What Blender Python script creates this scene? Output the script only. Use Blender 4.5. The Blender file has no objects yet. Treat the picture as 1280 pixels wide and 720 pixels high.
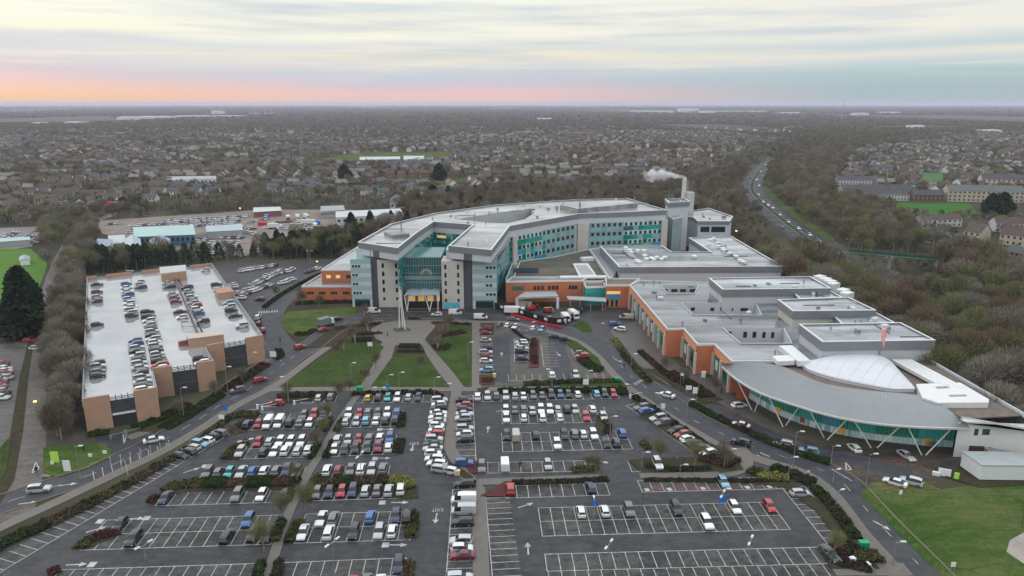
HAZE = 7e-5
import bpy, math, random
import numpy as np
from mathutils import Vector
from mathutils.geometry import tessellate_polygon
random.seed(7); RNG = np.random.default_rng(7)
R = math.radians
SC = bpy.context.scene; COL = SC.collection
# ------------------------------------------------------------------ camera model (survey of the photograph)
FPX, PITCH, CAMH = 880.0, R(14.7), 79.0
def G(px, py, h=0.0):
    u = (px-640)/FPX; v = (py-360)/FPX
    dy = math.cos(PITCH)-v*math.sin(PITCH); dz = -(math.sin(PITCH)+v*math.cos(PITCH))
    t = (h-CAMH)/dz
    return (u*t, dy*t)
def PJ(x, y, z=0.0):
    z -= CAMH
    d = y*math.cos(PITCH)-z*math.sin(PITCH); up = y*math.sin(PITCH)+z*math.cos(PITCH)
    return (640+FPX*x/d, 360-FPX*up/d)
def GP(pts, h=0.0): return [G(x, y, h) for x, y in pts]
def inpoly(x, y, P):
    c = False; j = len(P)-1
    for i in range(len(P)):
        xi, yi = P[i]; xj, yj = P[j]
        if (yi > y) != (yj > y) and x < (xj-xi)*(y-yi)/(yj-yi)+xi: c = not c
        j = i
    return c
def lin(r, g, b):
    f = lambda c: (c/255/12.92 if c <= 10 else ((c/255+0.055)/1.055)**2.4)
    return (f(r), f(g), f(b), 1)
ORD = ['first','second','third','fourth','fifth','sixth','seventh','eighth','ninth','tenth','eleventh','twelfth','thirteenth','fourteenth','fifteenth','sixteenth','seventeenth','eighteenth','nineteenth']
TENS = {2:'twent',3:'thirt',4:'fort',5:'fift',6:'sixt',7:'sevent',8:'eight',9:'ninet'}
def ordn(k):
    if k >= 100: return 'hundred and '+ordn(k-100) if k > 100 else 'hundredth'
    if k < 20: return ORD[k-1]
    t, u = divmod(k, 10)
    return TENS[t]+'ieth' if u == 0 else TENS[t]+'y-'+ORD[u-1]
# ------------------------------------------------------------------ materials
MATS = {}
def mat(name, col, rough=0.7, var=0.15, scale=0.4, metal=0.0, spec=0.5, col2=None, detail=5, stretch=None, emit=0, bump=0, coat=0, ior=None):
    if name in MATS: return MATS[name]
    m = bpy.data.materials.new(name); m.use_nodes = True; nt = m.node_tree; N = nt.nodes; L = nt.links
    b = N['Principled BSDF']; b.inputs['Roughness'].default_value = rough; b.inputs['Metallic'].default_value = metal
    b.inputs['Specular IOR Level'].default_value = spec
    if ior: b.inputs['IOR'].default_value = ior
    if coat: b.inputs['Coat Weight'].default_value = coat; b.inputs['Coat Roughness'].default_value = 0.08
    c = tuple(col)+((1,) if len(col) == 3 else ())
    b.inputs['Base Color'].default_value = c
    if var > 0:
        geo = N.new('ShaderNodeNewGeometry'); mp = N.new('ShaderNodeMapping'); L.new(geo.outputs['Position'], mp.inputs[0])
        if stretch: mp.inputs['Scale'].default_value = stretch; mp.inputs['Rotation'].default_value = (0, 0, R(2.6))
        n = N.new('ShaderNodeTexNoise'); n.inputs['Scale'].default_value = scale; n.inputs['Detail'].default_value = detail; n.inputs['Roughness'].default_value = 0.65
        L.new(mp.outputs[0], n.inputs['Vector'])
        cr = N.new('ShaderNodeValToRGB'); L.new(n.outputs['Fac'], cr.inputs[0])
        c2 = tuple(col2)+((1,) if col2 and len(col2) == 3 else ()) if col2 else None
        cr.color_ramp.elements[0].position = 0.3 if detail < 12 else 0.40; cr.color_ramp.elements[1].position = 0.7 if detail < 12 else 0.64
        cr.color_ramp.elements[0].color = tuple(v*(1-var) for v in c[:3])+(1,)
        cr.color_ramp.elements[1].color = c2 or tuple(min(1, v*(1+var)) for v in c[:3])+(1,)
        L.new(cr.outputs[0], b.inputs['Base Color'])
        if bump:
            bp = N.new('ShaderNodeBump'); bp.inputs['Strength'].default_value = bump; bp.inputs['Distance'].default_value = 0.3
            L.new(n.outputs['Fac'], bp.inputs['Height']); L.new(bp.outputs[0], b.inputs['Normal'])
    if emit:
        b.inputs['Emission Color'].default_value = c; b.inputs['Emission Strength'].default_value = emit
    MATS[name] = m; return m
def objcol_mat(name, rough, metal, coat, k=1.0):
    m = bpy.data.materials.new(name); m.use_nodes = True; N = m.node_tree.nodes; L = m.node_tree.links
    b = N['Principled BSDF']; oi = N.new('ShaderNodeObjectInfo'); L.new(oi.outputs['Color'], b.inputs['Base Color'])
    b.inputs['Roughness'].default_value = rough; b.inputs['Metallic'].default_value = metal
    b.inputs['Coat Weight'].default_value = coat; b.inputs['Coat Roughness'].default_value = 0.06
    MATS[name] = m; return m
# ------------------------------------------------------------------ mesh builder
class MB:
    def __init__(s): s.v = []; s.f = []; s.m = []
    def add(s, vs, fs, m=0):
        o = len(s.v); s.v += [tuple(p) for p in vs]
        for f in fs: s.f.append(tuple(i+o for i in f)); s.m.append(m)
    def quad(s, a, b, c, d, m=0): s.add([a, b, c, d], [(0, 1, 2, 3)], m)
    def poly(s, P, z, m=0, holes=None):
        loops = [[Vector((x, y, 0)) for x, y in P]]+[[Vector((x, y, 0)) for x, y in H] for H in (holes or [])]
        pts = [(x, y, z) for l in [P]+(holes or []) for x, y in l]
        tri = tessellate_polygon(loops)
        fs = []
        for t in tri:
            a, b, c = (pts[i] for i in t)
            cr = (b[0]-a[0])*(c[1]-a[1])-(b[1]-a[1])*(c[0]-a[0])
            if abs(cr) < 1e-9: continue
            fs.append(t if cr > 0 else (t[0], t[2], t[1]))
        s.add(pts, fs, m)
    def walls(s, P, z0, z1, m=0, closed=True):
        n = len(P)
        for i in range(n if closed else n-1):
            a = P[i]; b = P[(i+1) % n]
            s.quad((a[0], a[1], z0), (b[0], b[1], z0), (b[0], b[1], z1), (a[0], a[1], z1), m)
    def prism(s, P, z0, z1, m=0, mt=None):
        if sum(P[i-1][0]*P[i][1]-P[i][0]*P[i-1][1] for i in range(len(P))) < 0: P = P[::-1]
        s.walls(P, z0, z1, m); s.poly(P, z1, m if mt is None else mt)
    def box(s, c, d, rz=0, m=0, taper=1.0):
        x, y, z = c; a, b, h = d; ca, sa = math.cos(rz), math.sin(rz); vs = []
        for k, zz in ((1, 0), (taper, h)):
            for sx, sy in ((-1, -1), (1, -1), (1, 1), (-1, 1)):
                lx, ly = sx*a/2*k, sy*b/2*k
                vs.append((x+lx*ca-ly*sa, y+lx*sa+ly*ca, z+zz))
        s.add(vs, [(3, 2, 1, 0), (4, 5, 6, 7), (0, 1, 5, 4), (1, 2, 6, 5), (2, 3, 7, 6), (3, 0, 4, 7)], m)
    def tube(s, a, b, r0, r1=None, n=6, m=0, cap=True):
        r1 = r0 if r1 is None else r1
        a = Vector(a); b = Vector(b); d = (b-a); 
        if d.length < 1e-6: return
        d.normalize(); e = d.cross(Vector((0, 0, 1)));
        if e.length < 1e-3: e = Vector((1, 0, 0))
        e.normalize(); g = d.cross(e); vs = []
        for p, r in ((a, r0), (b, r1)):
            for k in range(n):
                t = 2*math.pi*k/n; vs.append(p+e*r*math.cos(t)+g*r*math.sin(t))
        fs = [(k, (k+1) % n, n+(k+1) % n, n+k) for k in range(n)]
        if cap: fs += [tuple(range(n))[::-1], tuple(range(n, 2*n))]
        s.add(vs, fs, m)
    def bar(s, a, b, w, h, m=0):   # flat strip/box between two 3D points, width w (horizontal), height h
        ax, ay, az = a; bx, by, bz = b; L = math.hypot(bx-ax, by-ay) or 1; nx, ny = -(by-ay)/L*w/2, (bx-ax)/L*w/2
        vs = [(ax+nx, ay+ny, az), (ax-nx, ay-ny, az), (bx-nx, by-ny, bz), (bx+nx, by+ny, bz)]
        vs += [(x, y, z+h) for x, y, z in vs]
        s.add(vs, [(3, 2, 1, 0), (4, 5, 6, 7), (0, 1, 5, 4), (1, 2, 6, 5), (2, 3, 7, 6), (3, 0, 4, 7)], m)
    def build(s, name, mats, parent=None, org=None, smooth=False):
        if not isinstance(mats, (list, tuple)): mats = [mats]
        me = bpy.data.meshes.new(name); o = bpy.data.objects.new(name, me); COL.objects.link(o)
        off = Vector((0, 0, 0)); p = parent
        while p is not None: off += p.location; p = p.parent
        if org is not None: o.location = Vector(org)-off; off = Vector(org)
        V = [(x-off.x, y-off.y, z-off.z) for x, y, z in s.v]
        me.from_pydata(V, [], s.f)
        for mm in mats: me.materials.append(mm)
        if len(mats) > 1: me.polygons.foreach_set('material_index', s.m)
        if smooth: me.polygons.foreach_set('use_smooth', [True]*len(me.polygons))
        me.update()
        if parent is not None: o.parent = parent
        return o
def tag(o, label=None, cat=None, group=None, kind=None):
    if label: o['label'] = label
    if cat: o['category'] = cat
    if group: o['group'] = group
    if kind: o['kind'] = kind
    return o
def empty(name, loc=(0, 0, 0), rz=0):
    o = bpy.data.objects.new(name, None); COL.objects.link(o); o.location = loc; o.rotation_euler = (0, 0, rz); return o
def kids(o): return [c for c in ALLK.get(o.name, [])]
def copy_tree(o, parent=None, color=None):
    c = o.copy(); COL.objects.link(c); c.parent = parent
    if color: c.color = color
    for ch in list(o.children): copy_tree(ch, c, color)
    return c
def catmull(P, k=6):
    if len(P) < 3: return P
    out = []; Q = [P[0]]+list(P)+[P[-1]]
    for i in range(1, len(Q)-2):
        p0, p1, p2, p3 = (np.array(Q[j]) for j in (i-1, i, i+1, i+2))
        for t in np.linspace(0, 1, k, endpoint=False):
            out.append(tuple(0.5*((2*p1)+(-p0+p2)*t+(2*p0-5*p1+4*p2-p3)*t*t+(-p0+3*p1-3*p2+p3)*t**3)))
    out.append(tuple(P[-1])); return out
def offset(P, d):      # P shifted to its left by d (d may be a list)
    out = []
    for i in range(len(P)):
        a = P[max(0, i-1)]; b = P[min(len(P)-1, i+1)]
        L = math.hypot(b[0]-a[0], b[1]-a[1]) or 1
        out.append((P[i][0]-(b[1]-a[1])/L*d, P[i][1]+(b[0]-a[0])/L*d))
    return out
def ribbon(mb, W, w, z, m=0, h=0.0, shift=0.0):
    l = offset(W, shift+w/2); r = offset(W, shift-w/2)
    for i in range(len(W)-1):
        mb.quad((*r[i], z), (*r[i+1], z), (*l[i+1], z), (*l[i], z), m)
        if h:
            mb.quad((*r[i], z-h), (*r[i+1], z-h), (*r[i+1], z), (*r[i], z), m)
            mb.quad((*l[i+1], z-h), (*l[i], z-h), (*l[i], z), (*l[i+1], z), m)
def dashes(mb, W, on, off, w, z, shift=0.0):
    W = offset(W, shift) if shift else W
    acc = 0.0; pat = on+off; cur = None
    for i in range(len(W)-1):
        a = np.array(W[i]); b = np.array(W[i+1]); L = np.linalg.norm(b-a); n = max(1, int(L/0.5))
        for k in range(n):
            p = a+(b-a)*k/n; q = a+(b-a)*(k+1)/n
            if acc % pat < on: mb_line(mb, p, q, w, z)
            acc += L/n
def mb_line(mb, a, b, w, z, m=0):
    L = math.hypot(b[0]-a[0], b[1]-a[1])
    if L < 1e-6: return
    nx, ny = -(b[1]-a[1])/L*w/2, (b[0]-a[0])/L*w/2
    mb.quad((a[0]-nx, a[1]-ny, z), (b[0]-nx, b[1]-ny, z), (b[0]+nx, b[1]+ny, z), (a[0]+nx, a[1]+ny, z), m)
# ------------------------------------------------------------------ palette
def worn(name, dark, light, patch=0.06, streak=(1, 1.6, 1), rough=(.40, .65), spec=.16, fine=2.5, bias=.5):
    m = bpy.data.materials.new(name); m.use_nodes = True; nt = m.node_tree; N = nt.nodes; L = nt.links; b = N['Principled BSDF']; b.inputs['Specular IOR Level'].default_value = spec
    geo = N.new('ShaderNodeNewGeometry'); mp = N.new('ShaderNodeMapping'); mp.inputs['Scale'].default_value = streak; mp.inputs['Rotation'].default_value = (0, 0, R(2.6)); L.new(geo.outputs['Position'], mp.inputs[0])
    def nz(s, d, v): n = N.new('ShaderNodeTexNoise'); n.inputs['Scale'].default_value = s; n.inputs['Detail'].default_value = d; n.inputs['Roughness'].default_value = .68; L.new(v, n.inputs['Vector']); return n.outputs['Fac']
    def ma(op, a, c, cl=False):
        n = N.new('ShaderNodeMath'); n.operation = op; n.use_clamp = cl
        for i, v in enumerate((a, c)):
            if isinstance(v, (int, float)): n.inputs[i].default_value = v
            else: L.new(v, n.inputs[i])
        return n.outputs[0]
    a = nz(patch, 6, mp.outputs[0]); c = nz(patch*6, 5, mp.outputs[0]); f = nz(fine, 3, geo.outputs['Position'])
    s = ma('ADD', ma('ADD', ma('MULTIPLY', ma('SUBTRACT', a, .5), 3.4), ma('MULTIPLY', ma('SUBTRACT', c, .5), 2.4)), ma('MULTIPLY', ma('SUBTRACT', f, .5), 1.6)); s = ma('ADD', s, bias, True)
    mx = N.new('ShaderNodeMix'); mx.data_type = 'RGBA'; mx.inputs[6].default_value = (*dark, 1); mx.inputs[7].default_value = (*light, 1); L.new(s, mx.inputs[0])
    vo = N.new('ShaderNodeTexVoronoi'); vo.feature = 'DISTANCE_TO_EDGE'; vo.inputs['Scale'].default_value = .055; L.new(mp.outputs[0], vo.inputs['Vector'])
    cr = ma('MULTIPLY', ma('LESS_THAN', vo.outputs['Distance'], .006), .35); m2 = N.new('ShaderNodeMix'); m2.data_type = 'RGBA'; m2.inputs[7].default_value = (.02, .02, .022, 1); L.new(cr, m2.inputs[0]); L.new(mx.outputs[2], m2.inputs[6]); L.new(m2.outputs[2], b.inputs['Base Color'])
    mr = N.new('ShaderNodeMapRange'); mr.inputs[1].default_value = .35; mr.inputs[2].default_value = .65; mr.inputs[3].default_value = rough[0]; mr.inputs[4].default_value = rough[1]; L.new(a, mr.inputs[0]); L.new(mr.outputs[0], b.inputs['Roughness'])
    MATS[name] = m; return m
asphalt = worn('asphalt_wet', (.031, .033, .039), (.072, .073, .076))
asphalt_bay = worn('asphalt_bays', (.030, .031, .032), (.105, .103, .098), patch=.09, bias=.38)
asphalt_road = worn('asphalt_road', (.034, .037, .046), (.068, .071, .078), patch=.04)
asphalt_old = worn('asphalt_old', (.055, .05, .047), (.125, .112, .10), patch=.08)
paving = mat('paving', (0.135, 0.122, 0.108), rough=0.6, var=0.14, scale=0.7, detail=8)
paving_dark = mat('paving_brown', (0.085, 0.076, 0.068), rough=0.55, var=0.2, scale=0.3, detail=8)
kerb_m = mat('kerb_concrete', (0.17, 0.135, 0.10), rough=0.8, var=0.15)
grass = worn('grass', (.026, .055, .010), (.062, .088, .028), patch=.10, rough=(.9, 1), spec=.08, fine=1.2)
grass_lush = worn('grass_lush', (.036, .080, .012), (.105, .125, .045), patch=.045, streak=(.6, 1.4, 1), rough=(.9, 1), spec=.08, fine=1.2)
soil = mat('soil_bark', (0.055, 0.042, 0.032), rough=0.95, var=0.4, scale=0.6, spec=0.15, detail=9, col2=(0.06, 0.06, 0.03))
red_mulch = mat('red_mulch', (0.085, 0.022, 0.02), rough=0.95, var=0.35, scale=1.2, detail=8)
paint = mat('road_paint', (0.66, 0.66, 0.64), rough=0.6, var=0.28, scale=1.5, detail=6)
paint_worn = mat('bay_paint', (0.40, 0.40, 0.395), rough=0.6, var=0.5, scale=0.8, detail=6)
paint_red = mat('red_paint', (0.26, 0.085, 0.06), rough=0.7, var=0.3, scale=1.0)
brown_hatch = mat('faded_orange_paint', (0.27, 0.15, 0.07), rough=0.7, var=0.3, scale=1.0)
white_m = mat('white_panel', (0.52, 0.55, 0.58), rough=0.5, var=0.05, scale=0.3, stretch=(1, 1, 3))
clinic_white = mat('white_render', (0.64, 0.66, 0.63), rough=0.6, var=0.05, scale=0.3)
cream_wall = mat('cream_cladding', (0.50, 0.50, 0.43), rough=0.6, var=0.06, scale=0.5)
fascia_g = mat('grey_fascia', (0.22, 0.23, 0.25), rough=0.4, var=0.08, scale=0.2, metal=0.2)
roof_membrane = mat('roof_membrane', (0.16, 0.175, 0.19), rough=0.14, spec=0.8, var=0.35, scale=0.06, detail=14, col2=(0.50, 0.54, 0.57), stretch=(0.5, 1.6, 1))
roof_ward = mat('roof_ward', (0.20, 0.21, 0.225), rough=0.18, spec=0.7, var=0.25, scale=0.045, detail=12, col2=(0.48, 0.50, 0.51), stretch=(0.6, 1.5, 1))
roof_dark = mat('roof_dark_wet', (0.085, 0.098, 0.115), rough=0.13, spec=0.8, var=0.4, scale=0.055, detail=14, col2=(0.28, 0.30, 0.325), stretch=(0.4, 1.6, 1))
roof_gravel = mat('roof_gravel', (0.16, 0.13, 0.11), rough=0.9, var=0.25, scale=0.5, detail=9)
roof_green = mat('roof_moss', (0.06, 0.07, 0.035), rough=0.9, var=0.35, scale=0.09, detail=8, col2=(0.15, 0.13, 0.11))
zinc = mat('standing_seam', (0.27, 0.29, 0.30), rough=0.42, var=0.06, scale=0.3, metal=0.3)
stone = mat('pale_stone', (0.52, 0.49, 0.455), rough=0.8, var=0.07, scale=0.4)
dark_clad = mat('dark_grey_cladding', (0.10, 0.105, 0.125), rough=0.5, var=0.1)
brick_o = mat('orange_brick', (0.50, 0.165, 0.075), rough=0.85, var=0.12, scale=0.5, detail=8)
brick_oed = mat('orange_render', (0.64, 0.29, 0.15), rough=0.8, var=0.08, scale=0.5)
brick_ms = mat('tan_brick', (0.40, 0.25, 0.17), rough=0.85, var=0.10, scale=0.6, detail=8)
glass_d = mat('window_glass', (0.018, 0.024, 0.03), rough=0.06, var=0, spec=0.6)
glass_lit = mat('lit_window', (0.9, 0.55, 0.2), rough=0.3, var=0, emit=0.45)
g_teal = mat('teal_glass', (0.03, 0.30, 0.28), rough=0.12, var=0.15, scale=0.5, spec=0.6)
g_teald = mat('dark_teal_glass', (0.015, 0.15, 0.15), rough=0.12, var=0.15, scale=0.5, spec=0.6)
g_green = mat('green_glass', (0.0, 0.24, 0.14), rough=0.12, var=0.15, scale=0.5, spec=0.6)
g_blue = mat('blue_glass', (0.06, 0.30, 0.50), rough=0.12, var=0.15, scale=0.5, spec=0.6)
g_aqua = mat('aqua_panel', (0.24, 0.43, 0.43), rough=0.2, var=0.1, scale=0.5, spec=0.6)
g_pale = mat('pale_aqua_panel', (0.48, 0.62, 0.62), rough=0.25, var=0.08, scale=0.5)
g_lime = mat('lime_panel', (0.30, 0.42, 0.24), rough=0.3, var=0.1, scale=0.5)
g_grey = mat('grey_green_panel', (0.26, 0.34, 0.35), rough=0.25, var=0.1, scale=0.5)
g_yel = mat('yellow_panel', (0.45, 0.40, 0.18), rough=0.3, var=0.1)
metal_w = mat('white_metal', (0.72, 0.73, 0.73), rough=0.35, var=0.04, metal=0.1)
metal_g = mat('galvanised', (0.34, 0.35, 0.36), rough=0.4, var=0.06, metal=0.5)
metal_d = mat('dark_metal', (0.05, 0.055, 0.06), rough=0.4, var=0.05)
fabric_w = mat('roof_fabric', (0.62, 0.64, 0.68), rough=0.4, var=0.06, scale=0.2)
blk = mat('black_board', (0.012, 0.012, 0.014), rough=0.5, var=0.1)
red_m = mat('red_board', (0.50, 0.02, 0.05), rough=0.5, var=0.1)
sign_blue = mat('sign_blue', (0.02, 0.16, 0.55), rough=0.4, var=0)
sign_w = mat('sign_white', (0.75, 0.77, 0.78), rough=0.4, var=0)
sign_y = mat('sign_lime', (0.45, 0.75, 0.10), rough=0.4, var=0)
bin_green = mat('bin_green', (0.0, 0.32, 0.13), rough=0.45, var=0.05)
yellow_m = mat('yellow_plastic', (0.62, 0.55, 0.05), rough=0.5, var=0.05)
orange_m = mat('orange_sign', (0.85, 0.38, 0.02), rough=0.4, var=0)
concrete = mat('concrete', (0.30, 0.28, 0.25), rough=0.85, var=0.2, scale=0.3, detail=8)
deck_m = None
bark = mat('bark', (0.20, 0.18, 0.145), rough=0.95, var=0.2, scale=3)
bark_pale = mat('birch_bark', (0.45, 0.41, 0.38), rough=0.8, var=0.3, scale=4)
tw = [mat('twigs_brown', (0.155, 0.13, 0.09), 0.95, 0.25, 0.12, spec=0.1), mat('twigs_grey', (0.215, 0.20, 0.16), 0.95, 0.25, 0.12, spec=0.1),
      mat('twigs_olive', (0.175, 0.18, 0.085), 0.95, 0.3, 0.12, spec=0.1), mat('twigs_rust', (0.17, 0.13, 0.09), 0.95, 0.25, 0.12, spec=0.1),
      mat('needles_dark', (0.03, 0.05, 0.026), 0.9, 0.3, 0.3, spec=0.2), mat('leaves_green', (0.04, 0.065, 0.022), 0.9, 0.3, 0.3, spec=0.2)]
hedge_m = {'g': mat('hedge_green', (0.03, 0.055, 0.016), 0.9, 0.3, 1.2, spec=0.15), 'b': mat('hedge_brown', (0.10, 0.07, 0.045), 0.9, 0.35, 1.0, spec=0.1),
           'd': mat('hedge_dark', (0.045, 0.045, 0.028), 0.9, 0.35, 1.0, spec=0.1), 'o': mat('hedge_olive', (0.085, 0.09, 0.035), 0.9, 0.3, 1.0, spec=0.1),
           'r': mat('hedge_red', (0.075, 0.035, 0.028), 0.9, 0.35, 1.0, spec=0.1), 'y': mat('shrub_lime', (0.22, 0.23, 0.06), 0.8, 0.2, 1.0, spec=0.2)}
# ------------------------------------------------------------------ camera, light, sky
cam = bpy.data.cameras.new('camera'); co = bpy.data.objects.new('camera', cam); COL.objects.link(co)
co.location = (0, 0, CAMH); co.rotation_euler = (math.pi/2-PITCH, 0, 0)
cam.sensor_width = 36; cam.lens = FPX/1280*36; cam.clip_start = 1; cam.clip_end = 90000; SC.camera = co
SUN_EL, SUN_AZ = R(13), R(-62)      # azimuth measured from +Y towards +X
sl = bpy.data.lights.new('sun', 'SUN'); sl.energy = 0.5; sl.angle = R(40); sl.color = (1.0, 0.86, 0.78)
so = bpy.data.objects.new('sun', sl); COL.objects.link(so)
d = Vector((math.sin(SUN_AZ)*math.cos(SUN_EL), math.cos(SUN_AZ)*math.cos(SUN_EL), math.sin(SUN_EL)))
so.rotation_euler = (-d).to_track_quat('-Z', 'Y').to_euler()
W = bpy.data.worlds.new('World'); SC.world = W; W.use_nodes = True; nt = W.node_tree; N = nt.nodes; L = nt.links
N.clear(); out = N.new('ShaderNodeOutputWorld'); bg = N.new('ShaderNodeBackground'); L.new(bg.outputs[0], out.inputs[0])
sky = N.new('ShaderNodeTexSky'); sky.sky_type = 'NISHITA'; sky.sun_disc = False; sky.sun_elevation = SUN_EL; sky.sun_rotation = SUN_AZ; sky.dust_density = 2.0
tc = N.new('ShaderNodeTexCoord'); sp = N.new('ShaderNodeSeparateXYZ'); L.new(tc.outputs['Generated'], sp.inputs[0])
def vm(op, a, b=None, clamp=False):
    n = N.new('ShaderNodeMath'); n.operation = op; n.use_clamp = clamp
    for i, v in enumerate((a, b)):
        if v is None: continue
        if isinstance(v, (int, float)): n.inputs[i].default_value = v
        else: L.new(v, n.inputs[i])
    return n.outputs[0]
def ramp(fac, stops):
    r = N.new('ShaderNodeValToRGB'); e = r.color_ramp.elements
    while len(e) > 1: e.remove(e[-1])
    e[0].position = stops[0][0]; e[0].color = lin(*stops[0][1])
    for p, c in stops[1:]: q = e.new(p); q.color = lin(*c)
    L.new(fac, r.inputs[0]); return r.outputs[0]
def mixc(f, a, b):
    m = N.new('ShaderNodeMix'); m.data_type = 'RGBA'
    for s, v in ((0, f), (6, a), (7, b)):
        if isinstance(v, (tuple, float, int)): m.inputs[s].default_value = v
        else: L.new(v, m.inputs[s])
    return m.outputs[2]
def nz(sx, sz, scale, detail, seed):
    cb = N.new('ShaderNodeCombineXYZ'); L.new(vm('MULTIPLY', sp.outputs[0], sx), cb.inputs[0]); L.new(vm('MULTIPLY', sp.outputs[1], sx*0.6), cb.inputs[1])
    L.new(vm('ADD', vm('MULTIPLY', sp.outputs[2], sz), seed), cb.inputs[2])
    n = N.new('ShaderNodeTexNoise'); n.inputs['Scale'].default_value = scale; n.inputs['Detail'].default_value = detail; n.inputs['Roughness'].default_value = 0.55
    L.new(cb.outputs[0], n.inputs['Vector']); return n.outputs['Fac']
warp = vm('MULTIPLY', vm('SUBTRACT', nz(2.2, 14, 1.0, 4, 3.1), 0.5), 0.030)
z = vm('MAXIMUM', vm('ADD', sp.outputs[2], warp), 0.0); z5 = vm('MULTIPLY', z, 5.0, True); z5p = vm('MULTIPLY', vm('MAXIMUM', vm('ADD', sp.outputs[2], vm('MULTIPLY', warp, 0.15)), 0.0), 5.0, True)
zz = mixc(vm('MULTIPLY', sp.outputs[2], 30, True), z5p, z5)
left = ramp(zz, [(0, (255, 203, 158)), (.07, (255, 208, 165)), (.12, (248, 206, 198)), (.19, (222, 205, 216)), (.28, (214, 218, 227)), (.37, (222, 226, 230)), (.42, (255, 252, 230)), (.56, (255, 255, 242)), (.68, (246, 248, 242)), (1, (230, 236, 238))])
mid = ramp(zz, [(0, (243, 205, 200)), (.08, (243, 204, 204)), (.13, (214, 206, 217)), (.20, (206, 214, 224)), (.26, (236, 232, 224)), (.32, (248, 240, 220)), (.37, (226, 230, 232)), (.44, (255, 252, 236)), (.65, (254, 254, 242)), (1, (232, 236, 236))])
right = ramp(zz, [(0, (182, 195, 204)), (.08, (176, 195, 203)), (.17, (180, 204, 209)), (.24, (208, 220, 222)), (.29, (236, 234, 224)), (.34, (206, 220, 223)), (.42, (246, 244, 234)), (.7, (243, 243, 236)), (1, (226, 232, 230))])
ax = sp.outputs[0]
fl = vm('MULTIPLY', vm('ADD', ax, 0.60), 1.0/0.42, True); fr = vm('MULTIPLY', vm('ADD', ax, 0.0), 1.0/0.42, True)
base = mixc(fr, mixc(fl, left, mid), right)
st = nz(2.6, 40, 1.0, 8, 0.4); s1 = vm('MULTIPLY', vm('SUBTRACT', st, 0.50), 4.0, True)
gate = vm('MULTIPLY', vm('MULTIPLY', vm('SUBTRACT', sp.outputs[2], 0.022), 40, True), 0.78)
base = mixc(vm('MULTIPLY', s1, gate), base, lin(190, 205, 217))
st2 = nz(3.5, 120, 1.0, 5, 9.7); s2 = vm('MULTIPLY', vm('SUBTRACT', st2, 0.54), 6.0, True)
base = mixc(vm('MULTIPLY', s2, vm('MULTIPLY', gate, 0.6)), base, lin(255, 246, 224))
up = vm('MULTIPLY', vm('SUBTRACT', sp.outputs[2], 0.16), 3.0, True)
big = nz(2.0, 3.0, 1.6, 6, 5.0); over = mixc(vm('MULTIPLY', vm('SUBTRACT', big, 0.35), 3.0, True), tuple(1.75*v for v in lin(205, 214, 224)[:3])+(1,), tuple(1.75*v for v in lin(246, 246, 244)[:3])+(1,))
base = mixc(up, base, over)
skyl = N.new('ShaderNodeVectorMath'); skyl.operation = 'SCALE'; L.new(sky.outputs[0], skyl.inputs[0]); skyl.inputs['Scale'].default_value = 0.1
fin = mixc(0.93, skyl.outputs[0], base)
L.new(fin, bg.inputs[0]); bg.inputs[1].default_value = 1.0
SC.view_settings.view_transform = 'Standard'; SC.view_settings.look = 'None'; SC.view_settings.exposure = 0; SC.view_settings.gamma = 1
SC.view_settings.use_curve_mapping = False
SC.render.engine = 'CYCLES'; SC.cycles.use_denoising = True; SC.cycles.max_bounces = 5; SC.cycles.diffuse_bounces = 2; SC.cycles.glossy_bounces = 2
SC.cycles.transmission_bounces = 2; SC.cycles.volume_bounces = 2; SC.cycles.transparent_max_bounces = 4; SC.cycles.caustics_reflective = False; SC.cycles.caustics_refractive = False
SC.render.use_persistent_data = False
# ------------------------------------------------------------------ ground
gm = bpy.data.materials.new('countryside'); gm.use_nodes = True; nt = gm.node_tree; N = nt.nodes; L = nt.links
b = N['Principled BSDF']; b.inputs['Roughness'].default_value = 1; b.inputs['Specular IOR Level'].default_value = 0.1
geo = N.new('ShaderNodeNewGeometry')
def gn(scale, detail, st=(1, 1, 1)):
    mp = N.new('ShaderNodeMapping'); mp.inputs['Scale'].default_value = st; L.new(geo.outputs['Position'], mp.inputs[0])
    n = N.new('ShaderNodeTexNoise'); n.inputs['Scale'].default_value = scale; n.inputs['Detail'].default_value = detail; L.new(mp.outputs[0], n.inputs['Vector']); return n.outputs['Fac']
def gr(f, stops):
    r = N.new('ShaderNodeValToRGB'); e = r.color_ramp.elements
    e[0].position, e[0].color = stops[0]; e[1].position, e[1].color = stops[-1]
    for p, c in stops[1:-1]: q = e.new(p); q.color = c
    L.new(f, r.inputs[0]); return r.outputs[0]
a = gr(gn(0.02, 10), [(.35, (.045, .042, .03, 1)), (.55, (.07, .064, .045, 1)), (.7, (.10, .10, .06, 1))])
c2 = gr(gn(0.0011, 5, (1, .7, 1)), [(.40, (.10, .088, .078, 1)), (.56, (.12, .105, .09, 1)), (.66, (.13, .145, .085, 1)), (.74, (.2, .21, .14, 1))])
sepp = N.new('ShaderNodeSeparateXYZ'); L.new(geo.outputs['Position'], sepp.inputs[0])
ff = vm('MULTIPLY', vm('SUBTRACT', sepp.outputs[1], 1500), 1/1500, True)
L.new(mixc(ff, a, c2), b.inputs['Base Color'])
g = MB(); S = 34000; g.quad((-S, -600, 0), (S, -600, 0), (S, S, 0), (-S, S, 0)); tag(g.build('ground', gm), kind='structure')
def sheet(name, pxs, z, m, holes=None, world=False):
    q = MB(); q.poly(pxs if world else GP(pxs), z, 0, holes); return tag(q.build(name, m), kind='structure')
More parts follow.
